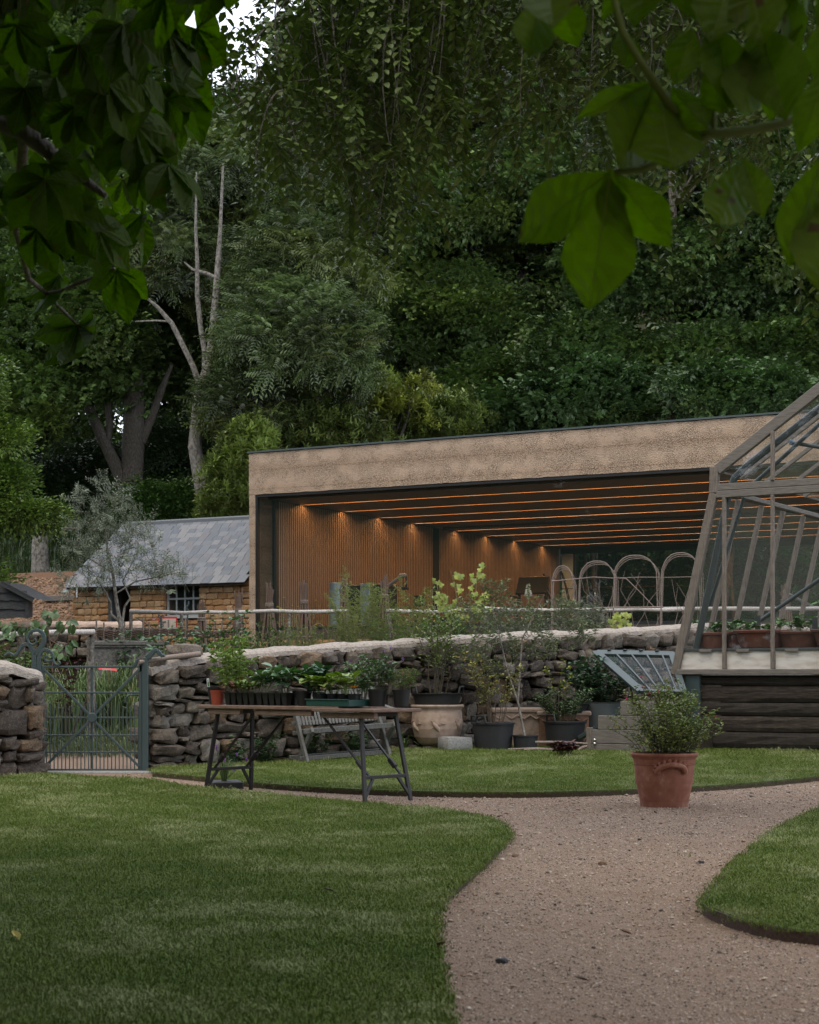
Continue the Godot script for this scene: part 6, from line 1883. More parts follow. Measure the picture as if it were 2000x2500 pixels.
func kitchen_garden() -> void:
	var t: Node3D
	var mb: MB
	# birch rail and posts just behind the gate
	pole("birch_rail", "thick pale birch rail behind the scrolled gate post", "rail", [P(-30, 1548, 23.6), P(25, 1548, 23.6), P(230, 1543, 24.4)], 0.038, 0.037, M.birch)
	pole("fence_post", "rough birch post under the sawn end of the thick rail", "post", [P(223, 1845, 24.45), P(222, 1556, 24.45)], 0.06, 0.05, M.bark_pale)
	pole("fence_post", "dark post behind the scrolled iron carrying the thick rail", "post", [P(52, 1850, 23.7), P(52, 1556, 23.7)], 0.055, 0.05, M.bark)
	pole("fence_post", "slanting pole leaning against the birch post behind the gate", "post", [P(170, 1800, 24.6), P(225, 1680, 24.6)], 0.02, 0.02, M.bark)
	# long birch rail in front of the buildings
	var rails := [[[318, 1491, 29.0], [450, 1496, 28.8], [608, 1493, 28.6], [850, 1492, 28.4]], [[946, 1491, 28.2], [1060, 1494, 28.0], [1200, 1490, 27.8]], [[1180, 1487, 27.4], [1300, 1492, 27.2], [1500, 1490, 26.9], [1680, 1488, 26.6]], [[1600, 1489, 26.8], [1800, 1486, 26.4], [2100, 1484, 26.0]]]
	var rl := ["pale birch rail crossing below the cottage window", "short birch rail between the asparagus and the vine", "birch rail under the willow hoops", "birch rail seen through the glasshouse panes"]
	for i in 4:
		var pts := []
		for q in rails[i]: pts.push_back(P(q[0], q[1], q[2]))
		pole("birch_rail", rl[i], "rail", pts, 0.033, 0.03, M.birch)
	var ph := [[320, 1497, 29.0, "birch post at the end of the long rail by the cottage door"], [443, 1499, 28.8, "grey post below the cottage window sill"], [578, 1490, 28.6, "post beside the corner of the rammed earth wall"], [706, 1498, 28.5, "birch post among the yellow flowered weeds"], [850, 1500, 28.4, "birch post hidden in the asparagus fern"], [950, 1497, 28.2, "birch post where the short rail begins"], [1115, 1500, 27.9, "birch post standing behind the vine"], [1470, 1500, 26.9, "birch post under the middle willow hoop"]]
	for q in ph: post_at(q[0], q[1], q[2], 0.032, q[3], M.bark_pale)
	# twig obelisks
	var ob := [[493, 1470, 29.5, "twig obelisk half hidden by the bean plants"], [582, 1446, 29.6, "twig obelisk in front of the ochre cottage wall"], [658, 1432, 30.0, "twig obelisk with two bindings by the rammed earth corner"], [743, 1426, 30.2, "twig obelisk standing clear against the slatted wall"], [840, 1424, 30.0, "twig obelisk in front of the silver column"], [939, 1412, 29.8, "tallest twig obelisk beside the asparagus fern"], [1918, 1432, 27.5, "twig obelisk seen through the glasshouse"]]
	for q in ob:
		var top := P(q[0], q[1], q[2])
		var base := Vector3(top.x, terr(top.x, top.z) - 0.05, top.z)
		t = thing("twig_obelisk", q[3], "plant support", base)
		var hh := top.y - base.y
		for i in 13:
			var a := TAU * i / 13.0 + rr(-0.2, 0.2)
			var o := Vector3(cos(a), 0, sin(a))
			mb = MB.new()
			mb.tube([base + o * 0.24, base + o * 0.075 + Vector3.UP * hh * 0.72, base + o * 0.045 + Vector3.UP * hh * 0.85, base + o * rr(0.03, 0.09) + Vector3.UP * hh * rr(0.93, 1.05)], [0.016, 0.014, 0.013, 0.01], 5)
			part("stick", mb, M.twig, t)
		for k in [0.8, 0.45]:
			mb = MB.new()
			var r := lerpf(0.24, 0.07, k / 0.8)
			for w in 3:
				var rg := []
				for e in 15: rg.push_back(base + Vector3(cos(TAU * e / 14.0) * r, hh * k + w * 0.022, sin(TAU * e / 14.0) * r))
				mb.tube(rg, taper(0.01, 0.01, 15), 4, false)
				if k < 0.5: break
			part("binding", mb, M.willow, t)
	# willow hoops
	var hp := [[1345, 1402, 1382, 27.6], [1410, 1505, 1370, 27.2], [1495, 1608, 1356, 26.8], [1612, 1712, 1350, 26.4]]
	var hl := ["small willow hoop in front of the pale blue panel", "willow hoop next to the smallest hoop", "large willow hoop in front of the dark back window", "willow hoop touching the glasshouse corner"]
	for i in 4:
		var q: Array = hp[i]
		t = thing("willow_hoop", hl[i], "plant support", P((q[0] + q[1]) * 0.5, 1530, q[3]))
		for k in 3:
			var pts := []; var rs := []
			var w: float = (q[1] - q[0]) * 0.5; var c: float = (q[0] + q[1]) * 0.5
			var dd: float = q[3] + (0.0 if k < 2 else 0.5)
			for e in 23:
				var u := -1.0 + 2.0 * e / 22.0
				var x: float = c + w * u * (1.0 + 0.03 * k) + k * 3.0
				var y: float = q[2] + k * 4.0 + (1.0 - sqrt(maxf(0.0, 1.0 - pow(absf(u), 2.6)))) * 75.0
				if absf(u) > 0.99: y = 1560.0
				pts.push_back(P(x + rr(-0.8, 0.8), y, dd)); rs.push_back(0.0085 - 0.002 * k)
			mb = MB.new(); mb.tube(pts, rs, 6)
			part("rod", mb, M.willow, t)
		for k in 6:
			mb = MB.new()
			var a := P(rr(q[0], q[1]), 1545, q[3] + 0.2); var b := P(rr(q[0] - 10, q[1] + 10), rr(1395, 1440), q[3] + 0.2)
			mb.tube([a, a.lerp(b, 0.4) + Vector3(rr(-0.12, 0.12), 0, 0), a.lerp(b, 0.7) + Vector3(rr(-0.12, 0.12), 0, 0), b], [0.006, 0.005, 0.004, 0.003], 4)
			part("twig", mb, M.willow, t)
	pole("willow_rod", "long willow rod tied across the hoops", "rod", [P(1345, 1420, 27.3), P(1450, 1410, 27.1), P(1530, 1412, 26.9), P(1600, 1485, 26.6)], 0.009, 0.006, M.willow)
	pole("willow_rod", "straight willow rod reaching from the hoops to the glasshouse", "rod", [P(1500, 1412, 26.8), P(1700, 1408, 26.4)], 0.007, 0.006, M.willow)
	pole("willow_rod", "thick willow rod lying along the foot of the hoops", "rod", [P(1450, 1484, 26.7), P(1620, 1482, 26.5)], 0.014, 0.012, M.willow)
	for q in [[560, 800, 1528, "low twig arch among the yellow flowered weeds"], [840, 920, 1535, "low twig arch beside the asparagus fern"]]:
		var a := P(q[0] + 190 if q[0] == 560 else q[0], 1555, 27.5); var b := P(q[1], 1545, 27.5)
		mb = MB.new(); var m := (a + b) * 0.5 + Vector3.UP * 0.35
		var c := bez(a, m, b, 8)
		mb.tube(c, taper(0.012, 0.008, 9), 5)
		single("twig_arch", mb, M.twig, q[3], "plant support")
	# woven hurdle with stakes
	t = thing("wattle_hurdle", "low woven twig hurdle with uneven stakes in front of the bean plants", "fence", P(400, 1600, 28.7))
	for i in 15:
		var x := 236.0 + i * 22.0 + rr(-5, 5)
		var a := P(x, rr(1508, 1536), 28.7)
		mb = MB.new(); mb.tube([Vector3(a.x, terr(a.x, a.z) - 0.05, a.z), a], [0.016, 0.014], 6); part("stake", mb, M.willow, t)
	for k in 7:
		var pts := []
		for i in 30:
			var q := P(236 + i * 11.2, 1538 + k * 2.6 + 6.0 * sin(i * 0.31) * 0.4, 28.7)
			q.z += 0.022 * (1.0 if (i + k) % 2 else -1.0)
			pts.push_back(q)
		mb = MB.new(); mb.tube(pts, taper(0.011, 0.009, 30), 4); part("weaver", mb, M.twig, t)
	# stone trough and the olive tree in it
	var d := 28.2
	t = thing("stone_trough", "weathered grey stone trough with a moulded rim behind the gate", "trough", P(310, 1620, d))
	var o := P(312, 1600, d)
	mb = MB.new(); mb.box(Transform3D(Basis.IDENTITY, Vector3(o.x, 1.05, o.z)), Vector3(1.16, 1.1, 0.5), 0.02); part("body", mb, M.concrete, t)
	var ry := P(310, 1571, d).y
	mb = MB.new(); mb.box(Transform3D(Basis.IDENTITY, Vector3(o.x, ry, o.z)), Vector3(1.28, 0.08, 0.6), 0.015); part("rim", mb, M.concrete, t)
	mb = MB.new(); mb.box(Transform3D(Basis.IDENTITY, Vector3(o.x, ry - 0.055, o.z)), Vector3(1.22, 0.04, 0.56), 0.01); part("moulding", mb, M.concrete, t)
	olive_tree(d)
	# fruit bush with big leaves trained over the gate rail
	t = thing("quince_bush", "young fruit bush with large rounded leaves behind the scrolled iron", "shrub", P(90, 1640, 23.3))
	mb = MB.new()
	mb.tube([P(128, 1640, 23.2), P(124, 1580, 23.2), P(115, 1520, 23.2), P(118, 1490, 23.2)], [0.014, 0.012, 0.009, 0.006], 6)
	mb.tube([P(124, 1580, 23.2), P(150, 1540, 23.1), P(170, 1510, 23.1)], [0.009, 0.007, 0.005], 5)
	mb.tube([P(115, 1530, 23.2), P(60, 1530, 23.2), P(10, 1525, 23.2)], [0.008, 0.006, 0.004], 5)
	mb.tube([P(120, 1560, 23.2), P(150, 1580, 23.1), P(165, 1570, 23.1)], [0.008, 0.006, 0.004], 5)
	part("stem", mb, M.twig, t)
	mb = MB.new()
	for q in [[118, 1492], [105, 1500], [130, 1500], [140, 1495], [150, 1515], [165, 1515], [175, 1520], [160, 1530], [92, 1520], [80, 1520], [60, 1525], [45, 1520], [30, 1522], [15, 1525], [5, 1545], [20, 1550], [70, 1530], [110, 1530], [150, 1575], [165, 1572], [145, 1590], [158, 1600], [170, 1560], [120, 1600], [0, 1520], [40, 1535], [135, 1520]]:
		for k in 2:
			var a := rr(-1.2, 1.2)
			mb.col = shade(Color(0.07, 0.125, 0.05), rr(0.7, 1.4))
			mb.leaf(P(q[0] + rr(-6, 6), q[1] + rr(-6, 6), 23.2 + rr(-0.1, 0.1)), Vector3(sin(a), -cos(a) * 0.8, rr(-0.3, 0.5)).normalized(), Vector3(rr(-0.3, 0.3), 0.5, 0.8).normalized(), rr(0.1, 0.17), rr(0.07, 0.1), 0.25, 0.15, true)
	part("foliage", mb, M.leaf_gloss, t).set_meta("kind", "stuff")
	# garlic bed
	var proto := []
	for i in 40:
		var px := 80.0 + (i * 53 % 330) + rr(-6, 6)
		var dd := 25.7 + (i % 6) * 0.36 + rr(-0.1, 0.1)
		var q := P(px, 1700, dd)
		q.y = maxf(terr(q.x, q.z), 0.1)
		var g := thing("garlic_plant", "strappy green garlic plant in the bed behind the gate", "plant", q, "garlic plants in the bed behind the gate")
		blades(g, q, 34, rr(0.85, 1.2), 0.42, 0.026, Color(0.13, 0.19, 0.075), 0.6)
	# beans, weeds, fennel and other clumps: [px, py of the foot, depth, kind, label]
	var cl := [
		[300, 1570, 28.0, "bean", "bean plant beside the olive trunk"], [345, 1570, 28.2, "bean", "bean plant behind the hurdle below the cottage door"], [405, 1575, 28.1, "bean", "bean plant in front of the red sign"], [455, 1575, 28.0, "bean", "bean plant under the cottage window"], [520, 1560, 28.0, "tallbean", "tall bean plant rising above the rail near the earth wall"], [585, 1555, 28.0, "tallbean", "tall bean plant beside the earth wall corner"], [490, 1580, 27.4, "bean", "broad bean plant next to the loose capping stone"], [370, 1590, 27.2, "bean", "broad bean plant at the trough end"],
		[608, 1575, 24.6, "box", "dark glossy evergreen bush above the wall"], [655, 1570, 25.2, "box", "smaller glossy bush beside the evergreen"],
		[470, 1600, 22.0, "herb", "bright leafy herb growing over the capping"],
		[700, 1570, 25.2, "weed", "yellow flowered weed in front of the slatted wall"], [735, 1568, 25.5, "weed", "yellow flowered weed beside the low twig arch"], [770, 1570, 25.8, "weed", "thin weedy growth behind the capping"], [1000, 1560, 25.8, "weed", "loose weedy growth beside the short rail"], [650, 1585, 24.0, "weed", "wispy weed by the evergreen bush"], [810, 1565, 25.4, "weed", "thin green weed before the silver column"],
		[880, 1565, 26.0, "fern", "tall feathery asparagus fern in front of the black cabinet"], [920, 1562, 26.2, "fern", "feathery asparagus fern beside the tallest obelisk"], [860, 1566, 25.6, "fern", "yellowish asparagus fern left of the others against the column"], [960, 1560, 25.4, "fennel", "soft green fennel mound behind the wall capping"], [1010, 1560, 26.0, "fern", "thin asparagus fern in front of the rowing machine"],
		[1240, 1560, 25.8, "willow", "grey green willowy shrub behind the white flower spike"], [1160, 1560, 25.4, "willow", "grey leaved shrub below the vine"], [1340, 1555, 26.0, "willow", "grey leaved shrub under the small hoop"], [1440, 1550, 26.0, "willow", "loose grey shrub under the hoops"], [1100, 1562, 25.0, "leafy", "green leafy bush spilling over the capping"], [1050, 1565, 24.6, "leafy", "green bush hanging on the wall capping"],
		[110, 1640, 23.0, "weed", "tangled weeds behind the scrolled iron"], [60, 1640, 23.5, "leafy", "leafy growth behind the dark post"], [20, 1640, 23.0, "leafy", "leafy growth behind the short stone wall"], [160, 1630, 24.5, "purple", "dark purple orache behind the gate"], [60, 1600, 24.0, "purple", "purple orache beside the dark post"], [430, 1600, 24.0, "weed", "wispy seedling stems by the trough corner"], [520, 1600, 23.0, "herb", "pale leafy herb behind the loose stone"]]
	for q in cl:
		var p := P(q[0], q[1], q[2])
		p.y = minf(p.y, terr(p.x, p.z) + 0.25)
		var g := thing({bean = "bean_plant", tallbean = "bean_plant", box = "evergreen_bush", herb = "leafy_herb", weed = "wild_plant", fern = "asparagus_fern", fennel = "fennel", willow = "grey_shrub", leafy = "leafy_bush", purple = "orache"}[q[3]], q[4], "plant", p)
		var top := P(q[0], q[1], q[2]).y - p.y
		match q[3]:
			"bean": stems(g, p, {h = 0.55 + top, spread = 0.24, stems = 12, twigs = 6, leaves = 4, ll = 0.085, lw = 0.045, tw = 0.1, col = Color(0.06, 0.115, 0.06), col2 = Color(0.12, 0.19, 0.12), bare = 0.1, sr = 0.006, fine = true, droop = 0.25})
			"tallbean": stems(g, p, {h = 0.85 + top, spread = 0.2, stems = 9, twigs = 8, leaves = 4, ll = 0.085, lw = 0.042, tw = 0.1, col = Color(0.06, 0.12, 0.06), col2 = Color(0.13, 0.21, 0.12), bare = 0.1, sr = 0.006, fine = true, droop = 0.2})
			"box": stems(g, p, {h = 0.5 + top, spread = 0.36, stems = 34, twigs = 7, leaves = 6, ll = 0.05, lw = 0.022, tw = 0.13, col = Color(0.03, 0.065, 0.018), col2 = Color(0.085, 0.12, 0.035), bare = 0.05, sr = 0.005, mat = M.leaf_gloss, dry = 0.04, ring = 0.6, upright = true})
			"herb": stems(g, p, {h = 0.5 + top, spread = 0.24, stems = 14, twigs = 8, leaves = 5, ll = 0.07, lw = 0.02, tw = 0.09, col = Color(0.12, 0.2, 0.05), col2 = Color(0.2, 0.29, 0.09), bare = 0.1, sr = 0.004, droop = 0.35})
			"weed": stems(g, p, {h = 0.65 + top, spread = 0.34, stems = 24, twigs = 7, leaves = 3, ll = 0.05, lw = 0.008, tw = 0.12, col = Color(0.12, 0.15, 0.05), col2 = Color(0.22, 0.24, 0.08), bare = 0.1, sr = 0.0035, stem_col = Color(0.13, 0.15, 0.06), ring = 0.7, flowers = 9 if q[0] > 690 and q[0] < 750 else 0, flower_col = Color(0.5, 0.45, 0.03), flower_size = 0.022})
			"fern": stems(g, p, {h = 1.25 + top, spread = 0.36, stems = 11, twigs = 20, leaves = 14, ll = 0.04, lw = 0.006, tw = 0.24, col = Color(0.17, 0.2, 0.06), col2 = Color(0.27, 0.28, 0.09), bare = 0.15, sr = 0.006, stem_col = Color(0.2, 0.21, 0.09)})
			"fennel": stems(g, p, {h = 0.6 + top, spread = 0.34, stems = 26, twigs = 10, leaves = 10, ll = 0.05, lw = 0.004, tw = 0.14, col = Color(0.11, 0.16, 0.05), bare = 0.05, sr = 0.004, ring = 0.6})
			"willow": stems(g, p, {h = 0.75 + top, spread = 0.42, stems = 34, twigs = 8, leaves = 6, ll = 0.065, lw = 0.014, tw = 0.14, col = Color(0.12, 0.15, 0.095), col2 = Color(0.26, 0.29, 0.22), bare = 0.15, sr = 0.005, mat = M.olive, stem_col = Color(0.14, 0.11, 0.09)})
			"leafy": stems(g, p, {h = 0.55 + top, spread = 0.36, stems = 26, twigs = 8, leaves = 6, ll = 0.06, lw = 0.03, tw = 0.13, col = Color(0.065, 0.12, 0.035), col2 = Color(0.15, 0.2, 0.06), bare = 0.1, sr = 0.004})
			"purple": stems(g, p, {h = 0.6 + top, spread = 0.2, stems = 8, twigs = 6, leaves = 4, ll = 0.06, lw = 0.035, tw = 0.08, col = Color(0.05, 0.012, 0.022), col2 = Color(0.1, 0.02, 0.04), bare = 0.2, sr = 0.005})
	# vine with lobed yellow green leaves
	vine("grape_vine", "yellow green vine climbing in front of the slatted wall", [[[1130, 1530], [1120, 1480], [1110, 1430], [1100, 1390]], [[1140, 1530], [1160, 1470], [1165, 1410], [1168, 1375]], [[1100, 1530], [1075, 1480], [1068, 1430], [1060, 1415]], [[1140, 1520], [1185, 1470], [1190, 1440]], [[1120, 1520], [1130, 1470], [1150, 1440]], [[1110, 1530], [1100, 1480], [1090, 1450]], [[1150, 1520], [1175, 1490], [1180, 1470]]], 25.4, 90)
	vine("grape_vine", "small yellow green vine shoot under the willow hoops", [[[1480, 1530], [1500, 1510], [1510, 1495]], [[1500, 1525], [1520, 1505], [1525, 1500]]], 25.6, 16)
	# white flower spike
	var lp := P(1290, 1500, 26.0)
	t = thing("white_lupin", "tall white flower spike standing before the treadmill", "flower", lp)
	mb = MB.new(); mb.col = Color(0.1, 0.15, 0.05)
	mb.tube([Vector3(lp.x, terr(lp.x, lp.z), lp.z), P(1290, 1460, 26.0), P(1289, 1425, 26.0)], [0.008, 0.007, 0.004], 5)
	part("stem", mb, M.veg, t)
	mb = MB.new()
	for i in 110:
		var k := rng.randf()
		var p := P(1290, lerpf(1456, 1426, k), 26.0)
		var r := 0.055 * (1.0 - 0.65 * k)
		var a := rng.randf() * TAU
		mb.col = Color(0.7, 0.69, 0.62).lerp(Color(0.45, 0.5, 0.25), k * k * 0.6)
		mb.leaf(p + Vector3(cos(a), 0, sin(a)) * r * 0.5, Vector3(cos(a), 0.25, sin(a)).normalized(), Vector3.UP, r * 0.7 + 0.008, 0.02, 0.4, 0.2)
	part("blossom", mb, M.veg, t)
	# red and white notice and the iron gate behind the bean rows
	t = thing("notice_board", "white notice with a red border behind the bean plants", "sign", P(412, 1524, 29.6))
	mb = MB.new(); mb.box(Transform3D(Basis.IDENTITY, P(410, 1525, 29.6)), Vector3(0.32, 0.27, 0.012)); part("board", mb, flat(0.5, 0.02, 0.02, 0.6), t)
	mb = MB.new(); mb.box(Transform3D(Basis.IDENTITY, P(410, 1527, 29.6) + Vector3(0, 0, 0.01)), Vector3(0.28, 0.235, 0.01)); part("panel", mb, flat(0.52, 0.43, 0.36, 0.7), t)
	mb = MB.new()
	for i in 3:                                             # the round letters that show between the leaves
		for k in 2:
			var c := P(398 + i * 3.3, 1519 + k * 8.5, 29.6) + Vector3(0, 0, 0.017)
			if k == 1 and i != 0: continue
			var rg := []
			for e in 11: rg.push_back(c + Vector3(cos(TAU * e / 10.0) * 0.009, sin(TAU * e / 10.0) * 0.014, 0) * (1.0 if k == 0 else 1.5))
			mb.tube(rg, taper(0.0035, 0.0035, 11), 4, false)
	part("lettering", mb, M.black, t)
	t = thing("notice_tag", "small red tag hanging on the far iron gate", "tag", P(376, 1511, 29.5))
	mb = MB.new(); mb.box(Transform3D(Basis.IDENTITY, P(376, 1512, 29.5)), Vector3(0.09, 0.03, 0.006)); part("plate", mb, flat(0.5, 0.015, 0.03, 0.5), t)
	mb = MB.new()
	for r in 2: mb.box(Transform3D(Basis.IDENTITY, P(376, 1510.8 + r * 1.8, 29.5) + Vector3(0, 0, 0.005)), Vector3(0.06 - r * 0.02, 0.006, 0.004))
	part("lettering", mb, M.white, t)
	t = thing("far_gate", "far grey green iron gate with curled posts behind the bean plants", "gate", P(390, 1560, 29.5))
	for q in [[[394, 1560], [394, 1504], [398, 1501], [401, 1507]], [[392, 1560], [392, 1504], [388, 1500], [386, 1508]], [[457, 1560], [458, 1500], [454, 1497], [449, 1502]], [[459, 1490], [455, 1483], [461, 1475], [460, 1467]]]:
		mb = MB.new()
		var pts := []
		for e in q: pts.push_back(P(e[0], e[1], 29.5))
		mb.tube(pts, taper(0.016, 0.012, pts.size()), 5)
		part("post", mb, M.steel_green, t)
	for y in [1508, 1535]:
		mb = MB.new(); mb.beam(P(330, y, 29.5), P(394, y, 29.5), 0.012, 0.012, Vector3.UP); part("rail", mb, M.steel_green, t)
	mb = MB.new(); mb.beam(P(332, 1508, 29.5), P(392, 1545, 29.5), 0.014, 0.01, Vector3.UP); part("brace", mb, M.steel_green, t)
	# dark weatherboarded shed
	t = thing("garden_shed", "small black weatherboarded shed with a pitched felt roof", "shed", P(20, 1510, 30.0))
	var sd := 30.0
	var dk := mott([Color(0.012, 0.013, 0.015), Color(0.03, 0.032, 0.036), Color(0.05, 0.052, 0.057)], Vector3(0.6, 6, 0.6), 0.02, 0.8, 0.6, 131)
	for i in 4:
		var pts := []
		var x1 := 66.0
		if i == 3: x1 = 26.0
		mb = MB.new()
		for e in 10:
			var x0 := -60.0 + (x1 + 60.0) * e / 10.0; var xx := -60.0 + (x1 + 60.0) * (e + 1) / 10.0
			var y0 := 1506.0 - i * 21.0; var w0 := 4.0 * noise.get_noise_1d(x0 * 3.0 + i * 70.0); var w1 := 4.0 * noise.get_noise_1d(xx * 3.0 + i * 70.0)
			mb.quad(P(x0, y0 + w0 + 3, sd - 0.03), P(x0, y0 - 22, sd), P(xx, y0 - 22, sd), P(xx, y0 + w1 + 3, sd - 0.03))
		part("weatherboard", mb, dk, t)
	mb = MB.new(); mb.beam(P(66, 1510, sd - 0.02), P(66, 1458, sd - 0.02), 0.05, 0.05, Vector3.RIGHT); part("corner_post", mb, dk, t)
	mb = MB.new(); mb.quad(P(68, 1510, sd), P(68, 1460, sd), P(80, 1462, sd + 0.9), P(80, 1506, sd + 0.9)); part("side_wall", mb, dk, t)
	mb = MB.new()
	mb.beam(P(82, 1465, sd - 0.1), P(4, 1424, sd - 0.1), 0.09, 0.03, Vector3.UP, 0.004); part("barge_board", mb, dk, t)
	mb = MB.new(); mb.quad(P(82, 1461, sd - 0.12), P(4, 1420, sd - 0.12), P(4, 1420, sd - 0.12) + Vector3(0.2, 0, -1.0), P(82, 1461, sd - 0.12) + Vector3(0.2, 0, -1.0)); part("roof", mb, dk, t)
	# tall grass on the bank behind the cottage
	var buf := PackedFloat32Array()
	for i in 15000:
		var p := bp(rr(-21, -0.5), 0, rr(3.6, 14.0))
		p.y = terr(p.x, p.z)
		put(buf, p, tilt(rng.randf() * TAU, rr(0, 0.3), rng.randf() * TAU, rr(0.7, 1.6)), shade(Color(0.075, 0.115, 0.04), rr(0.55, 1.25)))
	tag(scatter("bank_grass", tuft(9, 12, 0.42, 0.02, 0.16), M.leaf_far, buf, self), "long rough grass on the bank behind the cottage", "grass")
	buf = PackedFloat32Array()
	for i in 2600:
		var p := Vector3(rr(-6, 8), 0, -rr(21, 33))
		var w := (p - B0).dot(V)
		if w > -0.6 or -p.z < wall_d(p.x) + 0.5 or (p.x < -1.9 and -p.z < 23.0): continue
		p.y = terr(p.x, p.z)
		put(buf, p, tilt(rng.randf() * TAU, rr(0, 0.4), rng.randf() * TAU, rr(0.4, 1.0)), shade(Color(0.09, 0.125, 0.04), rr(0.5, 1.3)))
	tag(scatter("garden_weeds", tuft(10, 12, 0.4, 0.014, 0.14), M.leaf, buf, self), "low grassy weeds covering the kitchen garden beds", "grass")
func vine(called: String, label: String, paths: Array, d: float, n: int) -> void:
	var t := thing(called, label, "vine", P(paths[0][0][0], paths[0][0][1], d))
	var mb := MB.new(); var lf := MB.new()
	mb.col = Color(0.16, 0.13, 0.06)
	for path in paths:
		var pts := []
		for q in path: pts.push_back(P(q[0], q[1], d + rr(-0.15, 0.15)))
		mb.tube(pts, taper(0.008, 0.003, pts.size()), 5, false)
		for i in n / paths.size() + 1:
			var f := rr(0.1, pts.size() - 1.01)
			var p: Vector3 = (pts[int(f)] as Vector3).lerp(pts[int(f) + 1], f - int(f)) + Vector3(rr(-0.1, 0.1), rr(-0.03, 0.03), rr(-0.08, 0.08))
			if rng.randf() < 0.3: p += Vector3(rr(-0.12, 0.12), rr(-0.1, 0.05), 0)
			lf.col = shade(Color(0.2, 0.27, 0.05).lerp(Color(0.33, 0.36, 0.07), rng.randf()), rr(0.7, 1.2))
			lobed(lf, p, Vector3(rr(-0.6, 0.6), -0.8, rr(0.0, 0.5)).normalized(), Vector3(rr(-0.4, 0.4), 0.5, 0.8).normalized(), rr(0.06, 0.11))
	part("stem", mb, M.veg, t)
	part("foliage", lf, M.leaf, t).set_meta("kind", "stuff")
func lobed(mb: MB, p: Vector3, dir: Vector3, up: Vector3, l: float) -> void:
	var s := dir.cross(up).normalized()
	var k := s.cross(dir).normalized()
	var pts := []
	for q in [[0.0, 0.0], [-0.42, -0.1], [-0.55, 0.3], [-0.3, 0.42], [-0.5, 0.75], [-0.18, 0.72], [0.0, 1.05], [0.18, 0.72], [0.5, 0.75], [0.3, 0.42], [0.55, 0.3], [0.42, -0.1]]:
		pts.push_back(p + s * q[0] * l + dir * q[1] * l + k * l * (absf(q[0]) * 0.3 - q[1] * q[1] * 0.15))
	var c := p + dir * l * 0.4 - k * 0.02 * l
	for i in 12: mb.tri(c, pts[i], pts[(i + 1) % 12])
func olive_tree(d: float) -> void:
	var t := thing("olive_tree", "young olive tree with silvery leaves growing in the stone trough", "tree", P(300, 1566, d))
	var mb := MB.new()
	var br := []
	mb.tube([P(299, 1570, d), P(296, 1530, d), P(288, 1490, d), P(282, 1450, d), P(276, 1400, d), P(262, 1340, d), P(258, 1290, d)], [0.045, 0.04, 0.033, 0.03, 0.025, 0.018, 0.009], 9)
	mb.tube([P(294, 1520, d), P(272, 1500, d), P(270, 1470, d), P(255, 1440, d - 0.1), P(235, 1410, d - 0.2)], [0.026, 0.022, 0.018, 0.013, 0.007], 7)
	mb.tube([P(297, 1530, d), P(305, 1480, d + 0.1), P(318, 1460, d + 0.1), P(300, 1420, d + 0.2), P(330, 1360, d + 0.2)], [0.024, 0.02, 0.016, 0.012, 0.006], 7)
	mb.tube([P(282, 1450, d), P(330, 1420, d + 0.1), P(400, 1405, d + 0.2), P(450, 1395, d + 0.2)], [0.016, 0.013, 0.009, 0.004], 6)
	mb.tube([P(276, 1400, d), P(230, 1370, d), P(190, 1350, d)], [0.014, 0.01, 0.005], 6)
	part("trunk", mb, M.bark_pale, t)
	var r := RandomNumberGenerator.new(); r.seed = 21
	var sp := MB.new()
	for i in 9:
		var y := i * 0.034
		for s in [-1, 1]:
			sp.col = Color.WHITE * r.randf_range(0.7, 1.3)
			sp.leaf(Vector3(0, y, 0), Vector3(s * 0.9 * (1 if i % 2 else 0.3), 0.5, s * 0.9 * (0.3 if i % 2 else 1.0)).normalized(), Vector3(r.randf_range(-0.5, 0.5), 0.6, 0.5).normalized(), 0.075, 0.017, 0.2, 0.1)
	sp.col = Color(0.5, 0.45, 0.4); sp.tube([Vector3(0, -0.15, 0), Vector3(0, 0.3, 0)], [0.004, 0.002], 3, false)
	var buf := PackedFloat32Array()
	var blobs := [[255, 1235, 60, 60], [215, 1290, 55, 50], [290, 1290, 60, 55], [330, 1260, 40, 35], [250, 1340, 70, 50], [330, 1330, 60, 50], [190, 1350, 45, 40], [360, 1380, 60, 40], [420, 1395, 45, 32], [180, 1410, 50, 40], [240, 1410, 50, 40], [300, 1390, 60, 45], [380, 1420, 50, 30], [440, 1410, 35, 25], [160, 1450, 25, 25], [225, 1460, 25, 20], [200, 1230, 25, 35], [250, 1195, 25, 25], [345, 1310, 30, 30]]
	for b in blobs:
		for i in int(b[2] * b[3] / 75.0):
			var a := rng.randf() * TAU; var q := sqrt(rng.randf())
			var p := P(b[0] + cos(a) * q * b[2], b[1] + sin(a) * q * b[3], d + rr(-0.45, 0.45))
			var out := atan2(p.z + d, p.x - P(b[0], b[1], d).x)
			put(buf, p, tilt(rng.randf() * TAU, rr(0.0, 1.9), rng.randf() * TAU, rr(0.55, 1.05)), shade(Color(0.13, 0.155, 0.105).lerp(Color(0.25, 0.28, 0.22), rng.randf() * 0.7), rr(0.7, 1.25)))
	scatter("crown", sp.mesh(), M.olive, buf, t)

